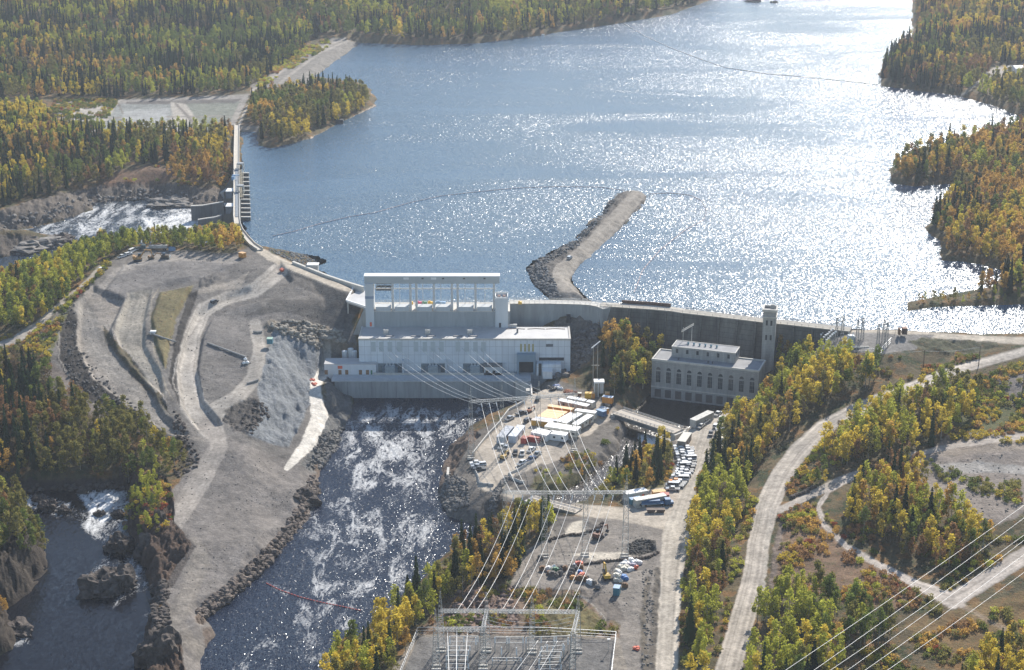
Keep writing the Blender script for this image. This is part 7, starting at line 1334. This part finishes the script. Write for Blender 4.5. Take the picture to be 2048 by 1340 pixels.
# ---- rock islets
for i, (a, b_, r, rz_, z, lab) in enumerate(((199, 1180, 7.0, 6.0, 0, 'left half of the big rock islet standing alone in the gorge pool'), (238, 1174, 6.6, 6.6, 0, 'right half of the big rock islet in the gorge pool'), (240, 1096, 5.2, 5, 0, 'dark rock block leaning on the gorge cliff above the islet'), (98, 1016, 3.6, 3.2, 0, 'largest dark boulder in the white water at the top of the gorge'), (126, 1025, 2.8, 2.4, 0, 'second dark boulder right of the largest one in the white water'), (200, 1030, 2.4, 1.8, 0, 'dark boulder in the middle of the gorge foam'), (236, 1032, 2.6, 2.2, 0, 'dark boulder against the gorge cliff foot in the foam'), (78, 1000, 3.0, 2.0, 0, 'low dark rock at the top left of the gorge foam'), (165, 985, 2.0, 1.3, 0, 'small dark rock by the shaded bank above the foam'), (602, 1008, 6.5, 5, 0, 'brown rock knob on the tailrace shore below the white path'), (325, 1325, 7.5, 10, 0, 'steep dark rock crag at the bottom of the gorge spit'), (318, 1080, 6.5, 9, 2, 'tall brown rock wall of the spine above the gorge pool'), (298, 1112, 6, 7, 0, 'dark rock shoulder at the foot of the spine'), (30, 1262, 6, 3, 0, 'low rock at the left edge of the frame below the cliff'), (230, 482, 5, 1.6, 18, 'dark flat rock in the rapids below the spillway'), (340, 408, 14, 3.2, 18, 'pale rock hump in the rapids near the training wall'), (50, 490, 20, 4, 18, 'long rock ledge in the rapids at the left edge'), (120, 480, 9, 3, 18, 'dark rock tip pointing into the rapids'), (1508, 3, 9, 3, 32, 'far dark rock islet at the top of the lake'), (1549, 5, 4, 2, 32, 'tiny far rock right of the dark islet at the top of the lake'))):
    c = P(a, b_, z); b = MB(); b.rock((c.x, c.y, c.z + rz_ * .1), r, rz_, 50 + i, 3, 1.0)
    V = np.array(b.v); q = fbm(V[:, 0] / 2.6 + V[:, 2] / 3, V[:, 1] / 2.6 + i, i, 4) - .5; dv = V - np.array(tuple(c)); L_ = np.linalg.norm(dv, axis=1)[:, None] + 1e-6; q2 = np.abs(vn(V[:, 0] / 1.1 + V[:, 2], V[:, 1] / 1.1, i + 3) - .5); q3 = np.floor(V[:, 2] / .9 + q * 4) % 2; V = V + dv / L_ * (q[:, None] * r * .5 - q2[:, None] * .45); V[:, 2] = c.z + (V[:, 2] - c.z) * 1.0
    b.v = [tuple(v) for v in V]; o = b.build('rock_islet' if z != 32 else 'rock_islet', rockm if i not in (15, 16) else mat((.22, .20, .175), .95, .4, .3, 0, 0, .3)); tag(o, lab, 'rock')
# ---- storage dome at the upper right
c = P(2046, 150, 38); t = empty('storage_dome', c, 'white arched storage dome half cut by the right edge of the frame', 'storage dome'); b = MB(); n = 14
b.strip([[(c.x + s, c.y + 11 * math.cos(a), 37 + 9 * math.sin(a)) for a in np.linspace(0, math.pi, n)] for s in (-9, 0, 12, 26)]); part(b, 'shell', white, t)
cabin('site_hut', (2018, 133), (2030, 132), 4, 3, 38, cream, white, 'small pale hut left of the storage dome', 'hut')
cabin('site_hut', (1938, 87), (1948, 87), 5, 3, 41, cream, white, 'tiny pale hut in the forest of the upper right headland', 'hut')
c = P(1340, 130, 32)
o = MB().box(P(1083, 71, 32).x, P(1083, 71, 32).y - 1.5, 32, P(1089, 71, 32).x, P(1083, 71, 32).y + 1.5, 33.3).build('work_boat', white); tag(o, 'small white boat moored on the far shore of the lake', 'boat')
o = MB().box(P(679, 244, 33).x - 2.5, P(679, 244, 33).y - 2, 32, P(684, 244, 33).x + 1, P(679, 244, 33).y + 2, 35).build('shore_hut', dark); tag(o, 'tiny dark hut on the shore of the wooded point', 'hut')
# ---- loose rock along banks (beyond counting)
def rip(pts, n, r0, r1, m, lab, seed, nm='riprap'):
    rs = random.Random(seed); b = MB(); xs, ys = [p[0] for p in pts], [p[1] for p in pts]; k = 0; tries = 0
    while k < n and tries < n * 20:
        tries += 1; a, b_ = rs.uniform(min(xs), max(xs)), rs.uniform(min(ys), max(ys))
        if not bool(pip(np.array([a]), np.array([b_]), pts)[0]): continue
        c = G(a, b_); r = rs.uniform(r0, r1); b.rock((c.x, c.y, c.z + r * .15), r, r * .75, rs.randint(0, 9999), 0); k += 1
    o = b.build(nm, m); tag(o, lab, 'rocks'); o['kind'] = 'stuff'
rip([(897, 945), (935, 960), (938, 1010), (900, 1030), (878, 1000)], 420, .4, 1.0, rockg, 'pale riprap on the tailrace shore left of the camp', 1)
rip([(1050, 535), (1078, 520), (1108, 560), (1122, 602), (1100, 602), (1066, 568)], 420, .45, 1.1, mat((.17, .17, .165), .95, .3, .6), 'grey riprap on the left flank of the causeway', 2)
rip([(1075, 520), (1150, 478), (1212, 412), (1222, 400), (1235, 400), (1160, 490), (1090, 530)], 260, .4, .9, mat((.17, .17, .165), .95, .3, .6), 'grey riprap on the far left flank of the causeway', 3)
rip([(530, 497), (640, 514), (650, 522), (630, 536), (600, 530), (545, 505)], 300, .35, .8, mat((.2, .2, .19), .95, .3, .6), 'riprap at the lake edge beside the dam road', 4)
rip([(620, 945), (650, 975), (640, 1020), (560, 1110), (480, 1190), (405, 1245), (390, 1225), (470, 1160), (560, 1070), (600, 1010)], 700, .4, 1.5, rockb, 'broken rock along the tailrace shore of the gravel spit', 5)
rip([(300, 1180), (335, 1165), (340, 1240), (320, 1290), (300, 1250)], 160, .5, 1.6, rockm, 'broken rock along the gorge side of the gravel spit', 6)
rip([(350, 820), (385, 880), (400, 930), (350, 960), (345, 900)], 140, .4, 1.1, rockm, 'broken rock beside the gravel road above the gorge', 7)
rip([(640, 870), (690, 850), (680, 895), (640, 940), (610, 940)], 200, .4, 1.1, rockg, 'loose rock between the white path and the tailrace', 8)
rip([(1095, 740), (1130, 690), (1180, 650), (1200, 690), (1160, 740), (1110, 765)], 260, .5, 1.6, rockg, 'broken rock on the cut slope right of the new powerhouse', 9)
rip([(530, 645), (610, 645), (690, 668), (690, 705), (640, 700), (560, 668)], 260, .5, 1.6, mat((.30, .27, .22), .95, .3, .5), 'fractured pale rock ledge above the grey slope', 10)
rip([(480, 845), (520, 800), (540, 830), (500, 875)], 80, .4, 1.2, rockm, 'dark broken rock at the foot of the grey slope', 11)
rip([(905, 1185), (1030, 1180), (1035, 1250), (890, 1262)], 180, .4, 1.4, mat((.27, .19, .15), .95, .35, .5), 'reddish broken rock on the knoll behind the switchyard', 12)
rip([(60, 985), (245, 975), (255, 1000), (140, 1010), (60, 1000)], 180, .5, 1.8, rockm, 'dark rocks at the shaded bank of the gorge', 13)
rip([(0, 440), (130, 400), (300, 380), (440, 392), (380, 408), (190, 410), (130, 435), (0, 460)], 150, .5, 1.6, mat((.25, .225, .195), .95, .35, .4), 'bare rocks on the far bank of the rapids', 14)
rip([(1255, 1092), (1280, 1080), (1308, 1086), (1300, 1106), (1262, 1108)], 160, .3, .7, mat((.07, .068, .062), .95, .3, 1), 'dark rubble heap in the gravel yard', 15)
rip([(1285, 1140), (1310, 1140), (1305, 1340), (1285, 1340)], 150, .2, .55, rockg, 'rubble in the ditch beside the camp road', 16)

rip([(200, 535), (480, 505), (560, 540), (690, 600), (640, 640), (500, 640), (520, 700), (480, 800), (420, 860), (360, 880), (180, 780), (130, 690), (150, 600)], 450, .14, .38, mat((.16, .15, .137), .95, .4, .8), 'loose stones scattered over the gravel works', 21)
rip([(120, 620), (150, 600), (150, 690), (250, 795), (360, 900), (330, 900), (200, 830), (125, 740)], 350, .25, .9, mat((.12, .112, .10), .95, .4, .8), 'dark stones on the outer slope of the gravel works', 22)
rip([(385, 935), (470, 890), (600, 950), (560, 1060), (430, 1180), (340, 1200), (340, 1000)], 220, .12, .32, mat((.16, .15, .137), .95, .4, .8), 'loose stones on the gravel spit', 23)
rip([(1110, 1060), (1310, 1070), (1300, 1230), (1240, 1240), (1160, 1180), (1030, 1170)], 160, .12, .36, rockg, 'loose stones on the gravel yard', 24)
rip([(1850, 925), (2040, 905), (2040, 1010), (1990, 1040), (1900, 1005)], 120, .15, .45, rockg, 'loose stones on the bare flat at the right', 26)
HAZE = 0.00007
# ---------------------------------------------------------------- air
m = bpy.data.materials.new('haze_air'); m.use_nodes = True; n = m.node_tree; n.nodes.remove(n.nodes['Principled BSDF'])
pv = N(n, 'ShaderNodeVolumePrincipled'); pv.inputs['Color'].default_value = (.80, .88, 1, 1); pv.inputs['Density'].default_value = HAZE; pv.inputs['Anisotropy'].default_value = .25
n.links.new(pv.outputs[0], n.nodes['Material Output'].inputs['Volume'])
b = MB(); b.box(-36000, -600, float(Z.min()) - 1.5, 36000, 17000, 296); o = b.build('haze', m); o['kind'] = 'stuff'; o['label'] = 'thin bluish air haze over the whole valley'
S.cycles.volume_step_rate = 10; S.cycles.volume_max_steps = 16
